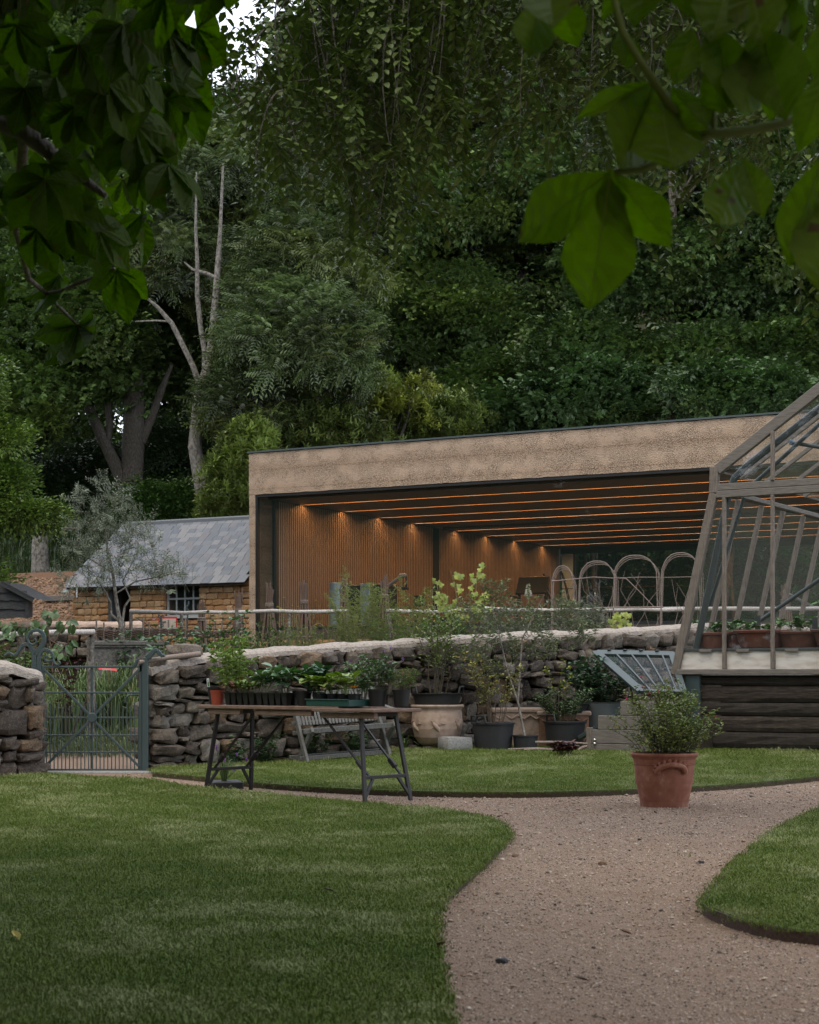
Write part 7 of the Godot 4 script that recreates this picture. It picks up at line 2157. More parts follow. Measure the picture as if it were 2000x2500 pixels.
# ---------------------------------------------------------------- woodland on the hillside
func spray(kind: String, seed: int) -> ArrayMesh:
	var r := RandomNumberGenerator.new(); r.seed = seed
	var mb := MB.new()
	match kind:
		"maple":                                              # a flat branch end with broad leaves
			for i in 17:
				var a := r.randf() * TAU; var q := sqrt(r.randf()) * 0.46
				var p := Vector3(cos(a) * q, r.randf_range(-0.06, 0.08) - q * q * 0.25, sin(a) * q)
				var o := Vector3(cos(a + r.randf_range(-0.7, 0.7)), r.randf_range(-0.55, 0.1), sin(a + r.randf_range(-0.7, 0.7))).normalized()
				mb.col = Color.WHITE * r.randf_range(0.75, 1.3)
				var l := r.randf_range(0.12, 0.2)
				var up := Vector3(r.randf_range(-0.4, 0.4), 1, r.randf_range(-0.4, 0.4)).normalized()
				mb.leaf(p, o, up, l, l * 0.62, 0.2, 0.1)
				var s := o.cross(up).normalized()
				mb.leaf(p + o * l * 0.15, (o * 0.5 + s).normalized(), up, l * 0.62, l * 0.4, 0.1, 0.1)
				mb.leaf(p + o * l * 0.15, (o * 0.5 - s).normalized(), up, l * 0.62, l * 0.4, 0.1, 0.1)
		"ash":
			for i in 7:
				var a := TAU * i / 7.0 + r.randf_range(-0.3, 0.3)
				var o := Vector3(cos(a), r.randf_range(-0.5, 0.15), sin(a)).normalized()
				var up := Vector3.UP
				var s := o.cross(up).normalized()
				mb.col = Color.WHITE * r.randf_range(0.75, 1.3)
				for k in 6:
					var p := o * (0.06 + k * 0.06) + Vector3.DOWN * (k * k * 0.004)
					for sd in [-1.0, 1.0]: mb.leaf(p, (o * 0.45 + s * sd + Vector3.DOWN * 0.2).normalized(), up, 0.13, 0.042, 0.15, 0.2)
				mb.leaf(o * 0.42 + Vector3.DOWN * 0.14, (o + Vector3.DOWN * 0.3).normalized(), up, 0.1, 0.034, 0.1, 0.2)
		"laurel":
			for i in 20:
				var a := i * 2.4; var k := i / 20.0
				var o := Vector3(cos(a), lerpf(-0.1, 1.6, k), sin(a)).normalized()
				mb.col = Color.WHITE * r.randf_range(0.75, 1.3)
				mb.leaf(Vector3(0, k * 0.22, 0) + Vector3(r.randf_range(-0.06, 0.06), 0, r.randf_range(-0.06, 0.06)), o, Vector3.UP + o * 0.3, r.randf_range(0.12, 0.17), 0.048, 0.3, 0.25, true)
		"small":
			for i in 26:
				var a := r.randf() * TAU; var q := sqrt(r.randf()) * 0.3
				var p := Vector3(cos(a) * q, r.randf_range(-0.04, 0.05) - q * q * 0.3, sin(a) * q)
				mb.col = Color.WHITE * r.randf_range(0.75, 1.3)
				mb.leaf(p, Vector3(cos(a), r.randf_range(-0.5, 0.2), sin(a)).normalized(), Vector3(r.randf_range(-0.3, 0.3), 1, r.randf_range(-0.3, 0.3)).normalized(), r.randf_range(0.06, 0.09), 0.042, 0.2, 0.15)
		"beech":                                              # a hanging twig with ovate leaves on both sides
			var pts := []
			for i in 6: pts.push_back(Vector3(0.3 * i / 5.0, -0.05 * i * i / 5.0, 0))
			mb.col = Color(0.35, 0.3, 0.22); mb.tube(pts, taper(0.003, 0.0012, 6), 3, false)
			for i in 11:
				var k := (i + 0.4) / 11.0 * 5.0
				var p: Vector3 = (pts[int(k)] as Vector3).lerp(pts[mini(int(k) + 1, 5)], k - int(k))
				var s := 1.0 if i % 2 else -1.0
				mb.col = Color.WHITE * r.randf_range(0.75, 1.3)
				mb.leaf(p, Vector3(0.75, -0.25, s * 0.7).normalized(), Vector3(r.randf_range(-0.25, 0.25), 1, s * 0.25).normalized(), r.randf_range(0.055, 0.078), r.randf_range(0.038, 0.05), 0.22, 0.2, true)
	return mb.mesh()
func crown(buf: PackedFloat32Array, c: Vector3, r: Vector3, pads: int, per: int, pad: float, size: float, col: Color, br: MB, root: Vector3, cut := Rect2()) -> void:
	for b in pads:
		var dir := Vector3(rng.randfn(), rng.randfn() * 0.9 + 0.15, rng.randfn() + 0.55).normalized()
		var f := pow(rng.randf(), 0.45)
		var p := c + dir * r * f
		var k := pad * rr(0.7, 1.35)
		var tone := shade(col, rr(0.6, 1.35))
		if rng.randf() < 0.2: tone = tone.lerp(Color(col.r * 1.6, col.g * 1.35, col.b), 0.6)
		if br and b % 3 == 0 and f < 0.9:
			var m := root.lerp(p, 0.5) + Vector3(rr(-0.5, 0.5), rr(-0.2, 0.9), rr(-0.5, 0.5))
			br.tube(bez(root, m, p, 5), taper(rr(0.03, 0.09), 0.015, 6), 5, false)
		var slope := Vector2(dir.x, dir.z) * 0.35
		for i in per:
			var a := rng.randf() * TAU; var q := sqrt(rng.randf())
			var lx := cos(a) * q * k; var lz := sin(a) * q * k
			var pos := p + Vector3(lx, -(lx * slope.x + lz * slope.y) - q * q * k * 0.4 + rr(-0.2, 0.2) * k, lz)
			if cut.size.x > 0.0:
				var sx := 1000.0 + pos.x / -pos.z * F; var sy := 1660.0 - (pos.y - EYE) / -pos.z * F
				if cut.has_point(Vector2(sx, sy)) and rng.randf() < 0.7: continue
			put(buf, pos, tilt(rng.randf() * TAU, q * 0.5 + rr(0, 0.5), a + rr(-0.8, 0.8), size * rr(0.6, 1.45)), shade(tone, rr(0.5, 1.5)))
func forest_tree(called: String, label: String, px: float, d: float, kind: String, rt: float, crowns: Array, col: Color, pads: int, per: int, pad: float, size: float, path := [], bark: Material = null) -> Node3D:
	var x := (px - 1000.0) / F * d
	var g := terr(x, -d)
	var t := thing(called, label, "tree", Vector3(x, g, -d))
	var br := MB.new()
	var top := P(crowns[0][0], crowns[0][1], d)
	if path.is_empty():
		var pts := [Vector3(x, g - 0.3, -d), Vector3(x + rr(-0.2, 0.2), g + 3.0, -d), Vector3(x + rr(-0.4, 0.4), g + 7.0, -d), top]
		var c := []
		for i in 3:
			for k in 4: c.push_back((pts[i] as Vector3).lerp(pts[i + 1], k / 4.0) + Vector3(rr(-0.06, 0.06), 0, 0))
		c.push_back(top)
		var rs := taper(rt, rt * 0.3, c.size()); rs[0] *= 1.35
		br.tube(c, rs, 10)
	else:
		for limb in path:
			var c := []; var rs := []
			for q in limb:
				c.push_back(P(q[0], q[1], d)); rs.push_back(q[2])
			br.tube(c, rs, 10)
	var buf := PackedFloat32Array()
	for q in crowns:
		var c := P(q[0], q[1], d + q[4])
		crown(buf, c, Vector3(q[2] / F * d, q[3] / F * d, q[2] / F * d * 0.8), int(pads * q[5]), per, pad, size, col, br if path.is_empty() else null, Vector3(c.x * 0.5 + top.x * 0.5, c.y - q[3] / F * d * 0.7, -d), q[6] if q.size() > 6 else Rect2())
	part("trunk", br, bark if bark else M.bark, t)
	scatter("crown", spray(kind, int(px) + 5), M.leaf_far, buf, t)
	return t
func woodland() -> void:
	var far_spray := spray("maple", 400)
	var gap := Rect2(540, -200, 130, 280)                  # where the photograph looks out between the crowns
	# the big forked tree and the pale leaning one behind the cottage
	forest_tree("sycamore_tree", "broad old tree with a mossy forked trunk behind the cottage", 322, 50.0, "maple", 0.5,
		[[330, 620, 260, 240, 3.5, 1.0], [110, 800, 160, 160, -1.0, 0.6], [400, 900, 170, 110, 4.5, 0.4], [40, 950, 110, 120, -2.0, 0.4], [230, 480, 200, 160, 1.0, 0.5, gap]], Color(0.078, 0.128, 0.034), 40, 80, 1.25, 1.0,
		[[[322, 1320, 0.42], [322, 1250, 0.34], [322, 1170, 0.32], [325, 1090, 0.33], [330, 1000, 0.3], [322, 900, 0.28], [330, 780, 0.2], [335, 600, 0.12]], [[300, 1175, 0.2], [280, 1130, 0.19], [255, 1080, 0.17], [228, 1020, 0.15], [205, 970, 0.13], [180, 930, 0.11], [165, 880, 0.06]], [[262, 1095, 0.1], [268, 1040, 0.1], [264, 985, 0.1], [250, 960, 0.05]], [[345, 1080, 0.14], [370, 1020, 0.12], [395, 950, 0.1], [420, 890, 0.05]]])
	forest_tree("ash_tree", "slender leaning ash with pale cracked bark behind the slate roof", 500, 46.0, "ash", 0.3,
		[[520, 620, 190, 170, 4.0, 0.8], [720, 800, 130, 110, -1.0, 0.8], [400, 480, 110, 120, 3.0, 0.5], [580, 400, 150, 120, 3.0, 0.7, gap], [620, 960, 70, 70, 0.0, 0.25], [730, 650, 140, 130, 0.5, 0.6]], Color(0.095, 0.135, 0.048), 40, 60, 1.05, 1.0,
		[[[515, 1290, 0.25], [500, 1220, 0.22], [486, 1150, 0.2], [476, 1090, 0.19], [482, 1020, 0.17], [490, 960, 0.19], [505, 905, 0.13], [516, 850, 0.12], [525, 760, 0.11], [530, 680, 0.09], [538, 560, 0.05], [545, 400, 0.03]], [[488, 940, 0.09], [470, 890, 0.08], [445, 840, 0.075], [420, 790, 0.07], [385, 750, 0.05], [350, 720, 0.02]], [[500, 900, 0.08], [500, 860, 0.075], [490, 800, 0.07], [482, 720, 0.065], [482, 640, 0.055], [478, 560, 0.04], [480, 420, 0.02]], [[530, 680, 0.06], [505, 668, 0.055], [470, 658, 0.04], [450, 640, 0.02]], [[415, 785, 0.03], [380, 783, 0.028], [330, 785, 0.015]], [[512, 955, 0.06], [540, 930, 0.05], [600, 895, 0.04], [680, 880, 0.02]]], M.bark_pale)
	# maples over the pavilion
	forest_tree("maple_tree", "tall maple whose dark crown hangs behind the middle of the roof", 835, 58.0, "maple", 0.3,
		[[880, 420, 230, 200, 1.0, 0.9], [830, 700, 170, 130, 3.5, 0.7], [980, 640, 140, 120, 0.5, 0.5], [760, 250, 120, 180, 1.0, 0.5, gap]], Color(0.072, 0.12, 0.034), 44, 80, 1.25, 1.0)
	forest_tree("maple_tree", "maple with pale fresh leaves and a dark upright trunk above the roof", 1290, 58.0, "maple", 0.34,
		[[1230, 480, 230, 150, -1.0, 0.9], [1130, 770, 140, 120, -2.0, 0.7], [1360, 860, 150, 100, -1.5, 0.5], [1290, 720, 160, 100, 4.0, 0.5], [1250, 950, 180, 70, -3.0, 0.5], [1150, 250, 220, 180, 1.0, 0.6]], Color(0.088, 0.14, 0.044), 44, 80, 1.25, 1.0)
	forest_tree("maple_tree", "large maple with a thick dark trunk behind the roof edge", 1612, 54.0, "maple", 0.36,
		[[1640, 420, 250, 220, 3.5, 0.9], [1440, 870, 120, 100, -2.0, 0.5], [1760, 880, 180, 90, -2.5, 0.7], [1800, 650, 180, 140, 0.0, 0.7], [1500, 620, 160, 130, 1.0, 0.5], [1650, 980, 200, 40, 4.0, 0.3]], Color(0.068, 0.115, 0.038), 44, 80, 1.25, 1.0)
	forest_tree("maple_tree", "slim stemmed maple close to the glasshouse ridge", 1957, 52.0, "maple", 0.1,
		[[1960, 500, 220, 220, 0.0, 0.8], [1930, 860, 150, 100, -1.0, 0.6], [2080, 760, 180, 180, 1.0, 0.6]], Color(0.068, 0.115, 0.032), 44, 80, 1.25, 1.0)
	# the dark depths of the wood
	var far := [[-60, 74, 250, 300, "dark tree deep in the wood beyond the shed"], [170, 80, 260, 330, "shaded tree deep in the wood beyond the forked trunk"], [700, 76, 240, 320, "shaded tree deep behind the leaning ash"], [1040, 80, 250, 400, "dark tree deep in the wood over the roof middle"], [1420, 78, 260, 420, "dark tree deep in the wood between two maples"], [1800, 76, 260, 420, "dark tree deep in the wood behind the thick trunk"], [2120, 74, 250, 400, "dark tree deep in the wood above the glasshouse"], [560, 84, 220, 330, "distant crown filling the gap behind the ash"]]
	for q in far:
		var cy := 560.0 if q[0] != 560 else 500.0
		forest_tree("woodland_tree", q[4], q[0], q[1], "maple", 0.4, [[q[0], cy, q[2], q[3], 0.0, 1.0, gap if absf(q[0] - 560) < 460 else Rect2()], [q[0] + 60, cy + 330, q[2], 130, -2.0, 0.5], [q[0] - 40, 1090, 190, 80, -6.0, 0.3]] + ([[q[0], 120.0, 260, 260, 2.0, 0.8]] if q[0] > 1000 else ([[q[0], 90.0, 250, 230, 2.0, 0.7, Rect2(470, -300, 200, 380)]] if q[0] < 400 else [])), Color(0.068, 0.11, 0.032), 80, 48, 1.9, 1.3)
	# lighter laurels and undergrowth just behind the buildings
	var shrubs := [[930, 985, 48.5, 150, 85, "laurel", Color(0.16, 0.205, 0.045), "bright yellow green laurel above the middle of the roof"], [1080, 1010, 49.5, 110, 60, "laurel", Color(0.12, 0.165, 0.04), "laurel beside the brightest bush above the roof"], [790, 1040, 47.0, 120, 60, "laurel", Color(0.11, 0.145, 0.035), "low laurel along the roof edge"], [600, 1120, 43.5, 50, 130, "laurel", Color(0.115, 0.155, 0.035), "tall laurel against the pavilion corner"], [680, 1020, 46.0, 90, 80, "laurel", Color(0.07, 0.1, 0.025), "dull laurel behind the pavilion corner"], [575, 1200, 44.0, 32, 60, "laurel", Color(0.09, 0.12, 0.025), "laurel between the ash and the pavilion"], [1450, 960, 50.0, 160, 90, "maple", Color(0.06, 0.11, 0.04), "dark maple sapling behind the roof"], [1780, 950, 47.0, 150, 80, "maple", Color(0.065, 0.12, 0.042), "maple sapling behind the glasshouse end of the roof"], [1200, 1020, 51.0, 130, 60, "maple", Color(0.06, 0.11, 0.04), "maple sapling above the roof middle"], [1430, 1400, 53.5, 110, 90, "laurel", Color(0.07, 0.11, 0.03), "leafy bush seen through the back window beside the pale blue panel"], [1560, 1390, 53.0, 110, 100, "maple", Color(0.06, 0.1, 0.03), "leafy bush seen through the middle of the back window"], [1690, 1380, 52.0, 110, 100, "laurel", Color(0.06, 0.1, 0.03), "leafy bush seen through the back window near the glasshouse"], [1850, 1360, 51.0, 130, 100, "maple", Color(0.055, 0.09, 0.03), "leafy bush behind the pavilion seen through the glasshouse"], [395, 1215, 48.0, 40, 40, "small", Color(0.05, 0.1, 0.025), "small round bush on the grass bank"], [150, 1180, 53.0, 110, 70, "small", Color(0.025, 0.048, 0.018), "dark bush beyond the tree stump"], [30, 1230, 55.0, 120, 70, "small", Color(0.02, 0.04, 0.015), "dark bush at the wood edge beyond the shed"], [440, 1080, 52.0, 60, 90, "small", Color(0.03, 0.055, 0.02), "shadowy bush between the two tree trunks"], [220, 1120, 56.0, 90, 50, "small", Color(0.025, 0.045, 0.016), "shadowy bush left of the forked trunk below its limb"]]
	for q in shrubs:
		var p := P(q[0], q[1], q[2])
		var g := terr(p.x, p.z)
		var t := thing("woodland_shrub", q[7], "shrub", Vector3(p.x, g, p.z))
		var br := MB.new()
		for i in 4: br.tube(bez(Vector3(p.x + rr(-0.3, 0.3), g - 0.2, p.z), Vector3(p.x, lerpf(g, p.y, 0.5), p.z), p + Vector3(rr(-0.8, 0.8), 0, 0), 4), taper(0.05, 0.02, 5), 5, false)
		var buf := PackedFloat32Array()
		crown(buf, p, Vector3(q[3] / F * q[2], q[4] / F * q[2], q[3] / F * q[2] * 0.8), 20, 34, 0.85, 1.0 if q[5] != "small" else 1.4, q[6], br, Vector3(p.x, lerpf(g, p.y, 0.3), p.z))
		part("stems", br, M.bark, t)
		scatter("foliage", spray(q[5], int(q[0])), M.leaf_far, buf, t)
	var ub := PackedFloat32Array()
	for i in 9000:
		var p := Vector3(rr(-34, 30), 0, -rr(44, 104))
		var w := (p - B0).dot(V); var sd := (p - B0).dot(U)
		if w < 19.0 + (0.0 if sd > -2.0 else -5.0) or (sd < -3.0 and w < 22.0): continue
		p.y = terr(p.x, p.z) + rr(0.1, 1.6)
		put(ub, p, tilt(rng.randf() * TAU, rr(0, 0.4), rng.randf() * TAU, rr(1.2, 2.2)), shade(Color(0.055, 0.09, 0.028), rr(0.6, 1.4)))
	tag(scatter("undergrowth", far_spray, M.leaf_far, ub, self), "dark undergrowth covering the wooded hillside", "undergrowth")
	# hornbeam reaching in beside the shed
	var hb := thing("hornbeam_tree", "fresh green hornbeam leaning in beside the shed", "tree", Vector3(-9.0, terr(-9.0, -32.0), -32.0))
	var br := MB.new()
	var hg := terr(-9.0, -32.0)
	br.tube([Vector3(-9.0, hg - 0.2, -32), Vector3(-8.9, hg + 3, -32), Vector3(-8.8, hg + 6.5, -32)], [0.16, 0.12, 0.05], 8)
	var buf := PackedFloat32Array()
	for q in [[-140, 1000, 110, 60], [-110, 1100, 110, 50], [-115, 1200, 105, 50], [-140, 1310, 90, 50], [-90, 940, 90, 40], [70, 1245, 60, 10], [-80, 1400, 60, 30], [-10, 1060, 45, 30], [-5, 1160, 40, 26], [-140, 880, 120, 50]]:
		crown(buf, P(q[0], q[1], 31.5), Vector3(q[2] / F * 31.5, q[3] / F * 31.5, 0.8), 16, 26, 0.4, 1.0, Color(0.11, 0.18, 0.035), br, Vector3(-8.9, P(0, q[1] + 40, 31.5).y, -31.8))
	part("trunk", br, M.bark, hb)
	scatter("crown", spray("small", 77), M.leaf_far, buf, hb)
	# unseen trees mirrored in the panes; those behind the viewpoint added to block low light
	for q in [[-19, -34], [-24, -28], [-21, -21], [-26, -14], [-22, -7], [-28, -1], [-24, 6], [-34, -22], [-15, 9], [-8, 12], [-1, 13], [6, 12], [13, 10]]:
		var c := Vector3(q[0], 6.0, q[1])
		var bt := thing("unseen_tree", "dark unseen tree for pane reflections and for blocking low light", "tree", Vector3(q[0], -0.05, q[1]), "unseen trees around the garden")
		var bb := MB.new()
		bb.tube([Vector3(q[0], -0.2, q[1]), Vector3(q[0] + rr(-0.3, 0.3), 3.5, q[1]), Vector3(q[0], 9.0, q[1])], [0.3, 0.22, 0.1], 8)
		var bf := PackedFloat32Array()
		crown(bf, c, Vector3(4.0, 5.8, 4.0), 90, 34, 1.7, 1.7, Color(0.04, 0.072, 0.02), bb, Vector3(q[0], 3.0, q[1]))
		part("trunk", bb, M.bark, bt)
		scatter("crown", far_spray, M.leaf_far, bf, bt)
	# stump and rope fence on the bank
	var st := P(98, 1245, 46.0)
	var s := thing("tree_stump", "broken grey tree stump on the grass bank", "stump", Vector3(st.x, terr(st.x, st.z), st.z))
	var mb := MB.new()
	var gy := terr(st.x, st.z) - 0.2
	mb.tube([Vector3(st.x, gy, st.z), Vector3(st.x, lerpf(gy, st.y, 0.5), st.z), st + Vector3.UP * 0.3], [0.32, 0.24, 0.2], 9)
	part("stump", mb, M.bark_pale, s)
	mb = MB.new(); mb.tube([P(60, 1290, 45.0), P(130, 1288, 45.0), P(200, 1290, 45.0)], [0.015, 0.015, 0.015], 5)
	single("rope", mb, M.willow, "thin rope stretched over the grass bank by the stump", "rope")

# ---------------------------------------------------------------- boughs that hang into the picture
func leaflet(mb: MB, b: Vector3, dir: Vector3, nrm: Vector3, l: float, w: float, curl: float) -> void:
	var s := dir.cross(nrm).normalized()
	var n := nrm
	var nt := 15; var ns := 7
	var g := []
	for i in nt:
		var t := float(i) / (nt - 1)
		var x := (t - 0.62) / (0.62 if t < 0.62 else 0.38)
		var ww := w * 0.5 * maxf(0.02, 1.0 - pow(absf(x), 1.7 if t < 0.62 else 1.35))
		var row := PackedVector3Array()
		for j in ns:
			var u := -1.0 + 2.0 * j / (ns - 1)
			var serr := 1.0 + (0.05 if i % 2 and absf(u) > 0.9 else 0.0)
			var pleat := 0.009 * l * sin((t * 6.0 - absf(u) * 1.3) * TAU) * (1.0 - absf(absf(u) - 0.5))
			row.push_back(b + dir * t * l - n * (curl * l * t * t) + s * u * ww * serr + n * (absf(u) * ww * 0.3 + pleat))
		g.push_back(row)
	var base := mb.col
	for i in nt - 1:
		for j in ns - 1:
			mb.col = shade(base, rr(0.9, 1.1))
			if rng.randf() < 0.006: mb.col = Color(0.1, 0.06, 0.02)
			mb.quad(g[i][j], g[i + 1][j], g[i + 1][j + 1], g[i][j + 1])
	mb.col = base.lerp(Color(0.3, 0.32, 0.1), 0.6)                # the pale midrib
	for i in nt - 2:
		var h := s * w * 0.012 * (1.0 - 0.8 * i / nt)
		var lift := n * 0.0012
		var c0: Vector3 = g[i][ns / 2]; var c1: Vector3 = g[i + 1][ns / 2]
		mb.quad(c0 - h + lift, c1 - h + lift, c1 + h + lift, c0 + h + lift)
		mb.quad(c0 - h - lift, c0 + h - lift, c1 + h - lift, c1 - h - lift)
	mb.col = base
func palmate(mb: MB, hub: Vector3, dir: Vector3, nrm: Vector3, size: float, count: int, spread := 1.9) -> void:
	nrm = (nrm - dir * nrm.dot(dir)).normalized()
	for i in count:
		var a := lerpf(-spread, spread, float(i) / (count - 1)) + rr(-0.08, 0.08)
		var l := size * (1.0 - 0.42 * pow(absf(a) / spread, 1.5)) * rr(0.92, 1.05)
		var dd := (Basis(nrm, a) * dir - nrm * rr(0.15, 0.5)).normalized()
		var base := mb.col
		mb.col = shade(base, rr(0.85, 1.15))
		leaflet(mb, hub, dd, (nrm + Basis(nrm, a) * dir * 0.3 + Vector3(rr(-0.2, 0.2), rr(-0.1, 0.1), rr(-0.2, 0.2))).normalized(), l, l * rr(0.5, 0.6), rr(0.1, 0.35))
		mb.col = base
func near_branches() -> void:
	var cm := leafmat(0.5, Color(0.95, 1.15, 0.06), 0.3)
	var green := Color(0.062, 0.095, 0.009)
	# chestnut on one side of the viewpoint, its trunk out of view
	var t := thing("horse_chestnut", "horse chestnut with dark drooping fans of large leaves over the lawn", "tree", Vector3(-3.9, 0, -6.6))
	var br := MB.new()
	br.tube([Vector3(-3.9, -0.1, -6.6), Vector3(-3.85, 1.6, -6.6), Vector3(-3.7, 3.4, -6.5), Vector3(-3.5, 6.0, -6.4)], [0.3, 0.24, 0.2, 0.14], 12)
	br.tube([Vector3(-3.7, 3.2, -6.5), Vector3(-2.6, 3.5, -6.1), P(60, 320, 5.9), P(180, 420, 5.9), P(260, 480, 5.9)], [0.09, 0.06, 0.035, 0.02, 0.01], 8)
	br.tube([Vector3(-3.7, 3.5, -6.5), Vector3(-2.4, 4.1, -5.6), P(150, -120, 5.2), P(420, 20, 5.2)], [0.09, 0.06, 0.03, 0.012], 8)
	br.tube([P(60, 320, 5.9), P(40, 560, 6.6), P(70, 680, 7.2), P(115, 718, 7.5), P(190, 795, 7.6)], [0.02, 0.014, 0.011, 0.009, 0.006], 7)
	br.tube([P(115, 716, 7.5), P(150, 710, 7.4), P(280, 655, 7.3)], [0.008, 0.008, 0.006], 6)
	part("trunk", br, M.bark, t)
	var mb := MB.new()
	# the clusters one can make out: hub, direction in the picture, tilt to the viewer, leaflet length in pixels
	var known := [[190, 795, 7.6, 0.1, 0.25, 128, 7], [145, 672, 7.5, 0.3, 0.2, 115, 6], [10, 700, 7.2, 0.0, 0.3, 85, 5], [285, 660, 7.3, 0.9, 0.35, 130, 6], [345, 525, 7.0, 0.55, 0.3, 135, 6], [165, 515, 5.9, 0.1, 1.4, 125, 6], [330, 305, 5.6, 0.75, 0.9, 150, 7], [410, 400, 5.6, 0.9, 0.6, 130, 6], [190, 110, 5.3, 0.15, 1.4, 130, 6], [185, 260, 5.5, -0.1, 1.4, 120, 7], [60, 215, 5.6, 0.2, 1.3, 120, 6], [480, 70, 6.6, 0.6, 0.35, 150, 6], [440, 200, 6.8, 0.95, 0.4, 150, 6], [300, 60, 5.2, 0.5, 0.7, 140, 7], [120, 400, 5.8, 0.1, 1.0, 120, 6], [400, -20, 5.1, 0.4, 0.3, 150, 6], [520, -60, 5.0, 0.5, 0.2, 150, 6], [260, 200, 5.4, 0.6, 1.2, 140, 7], [330, 180, 5.5, 0.7, 1.0, 130, 6], [40, 60, 5.3, 0.0, 1.0, 130, 6], [90, 560, 6.0, -0.2, 0.9, 110, 6], [240, 560, 6.0, 0.5, 0.8, 120, 6]]
	for q in known:
		mb.col = shade(green, rr(0.8, 1.2))
		var a: float = q[3]
		palmate(mb, P(q[0], q[1], q[2]), Vector3(sin(a), -cos(a), rr(-0.25, 0.25)).normalized(), Vector3(rr(-0.3, 0.3), 0.75, -0.55 if q[4] < 0.45 else q[4] * 0.8).normalized(), q[5] / F * q[2] * 1.08, q[6])
	for i in 460:                                             # the mass behind and above them
		var x := rr(-900, 470); var y := rr(-750, 600)
		if x > 0 and y > 0 and (x > 440.0 - maxf(0.0, y - 300.0) * 0.9 or y > 560): continue
		mb.col = shade(green, rr(0.7, 1.15))
		var a := rr(-0.5, 1.0)
		palmate(mb, P(x, y, rr(5.4, 9.0)), Vector3(sin(a), -cos(a), rr(-0.3, 0.3)).normalized(), Vector3(rr(-0.4, 0.4), 0.8, rr(-0.1, 0.9)).normalized(), rr(0.13, 0.2), 6)
	part("foliage", mb, cm, t).set_meta("kind", "stuff")
	# the second chestnut spray, close to the lens
	t = thing("horse_chestnut", "chestnut bough with big translucent leaves hanging close over the path", "tree", Vector3(3.6, 0, -2.2))
	br = MB.new()
	br.tube([Vector3(3.6, -0.1, -2.2), Vector3(3.5, 2.0, -2.3), Vector3(3.3, 4.5, -2.4)], [0.28, 0.22, 0.15], 12)
	br.tube([Vector3(3.5, 2.6, -2.3), Vector3(1.9, 2.75, -2.9), P(2200, 150, 3.3), P(2060, 230, 3.3)], [0.08, 0.04, 0.02, 0.012], 8)
	part("trunk", br, M.bark, t)
	var sm := MB.new(); sm.col = Color(0.12, 0.15, 0.035)
	sm.tube([P(2060, 230, 3.3), P(1960, 285, 3.28), P(1880, 308, 3.26), P(1800, 322, 3.25), P(1738, 326, 3.25), P(1680, 298, 3.25), P(1640, 262, 3.25), P(1600, 205, 3.22), P(1560, 145, 3.2), P(1520, 75, 3.2), P(1495, -20, 3.2)], [0.011, 0.0095, 0.009, 0.009, 0.0095, 0.009, 0.0085, 0.008, 0.0075, 0.007, 0.006], 8)
	sm.tube([P(1738, 326, 3.25), P(1690, 355, 3.25), P(1620, 390, 3.25), P(1565, 415, 3.25), P(1490, 420, 3.25)], [0.008, 0.0075, 0.007, 0.0065, 0.006], 8)
	sm.tube([P(1742, 322, 3.25), P(1742, 250, 3.25), P(1738, 90, 3.25), P(1745, -40, 3.25)], [0.006, 0.006, 0.006, 0.006], 7)
	part("stems", sm, M.veg, t)
	mb = MB.new()
	var lf := [[1490, 420, 1255, 585, 0.25, 0.5], [1490, 430, 1440, 760, 0.2, 0.55], [1500, 425, 1640, 600, 0.45, 0.5], [1490, 410, 1495, 545, 1.5, 0.55], [1600, 205, 1490, 420, 0.3, 0.5], [1610, 205, 1640, 440, 0.25, 0.55], [1600, 200, 1400, 275, 0.9, 0.35], [1520, 75, 1535, 160, 1.6, 0.7], [1640, 210, 1730, 330, 0.2, 0.5], [1330, -20, 1285, 150, 0.3, 0.5], [1360, -20, 1410, 110, 0.3, 0.6], [1340, -30, 1350, 40, 0.8, 0.6], [1810, 395, 1745, 575, 0.4, 0.4], [1810, 385, 1870, 520, 1.4, 0.55], [1690, 70, 1650, 195, 1.5, 0.5], [1740, 60, 1800, 250, 1.6, 0.6], [1850, 60, 1920, 270, 1.6, 0.6], [2020, 170, 1955, 360, 0.9, 0.42], [1740, 120, 1770, 290, -0.4, 0.5], [1850, 120, 1790, 290, -0.4, 0.5], [1900, 150, 1880, 290, -0.5, 0.5], [1960, 60, 1880, 220, 1.2, 0.4], [2010, 380, 1915, 660, 0.0, 0.4], [2060, 420, 1990, 740, -0.1, 0.45], [1900, -30, 1960, 120, 1.4, 0.6], [1780, -40, 1740, 80, 1.0, 0.6], [2020, 30, 2000, 200, 1.2, 0.5], [1830, -60, 1860, 90, 0.9, 0.6]]
	for q in lf:
		var a := P(q[0], q[1], 3.25 + rr(-0.04, 0.04)); var b := P(q[2], q[3], 3.25 + rr(-0.12, 0.05))
		mb.col = shade(Color(0.115, 0.165, 0.007), rr(0.85, 1.15))
		var dir := (b - a).normalized()
		leaflet(mb, a, dir, Vector3(rr(-0.25, 0.25), 0.55, -0.8 if q[4] < 0.7 else 0.8).slide(dir).normalized(), (b - a).length(), (b - a).length() * q[5] * 1.02, 0.12)
	for i in 60:                                              # more of the bough above and beside the frame
		var x := rr(1500, 3400); var y := rr(-1500, -120) if x < 2080 else rr(-1500, 500)
		mb.col = shade(Color(0.085, 0.13, 0.008), rr(0.7, 1.15))
		var a := rr(-1, 1)
		palmate(mb, P(x, y, rr(2.9, 3.8)), Vector3(sin(a), -cos(a), rr(-0.3, 0.3)).normalized(), Vector3(rr(-0.4, 0.4), 0.8, rr(-0.1, 0.6)).normalized(), rr(0.16, 0.22), 6)
	part("foliage", mb, cm, t).set_meta("kind", "stuff")
	# the crowns of both chestnuts overhead, which shade the near lawn
	var pm := MB.new()
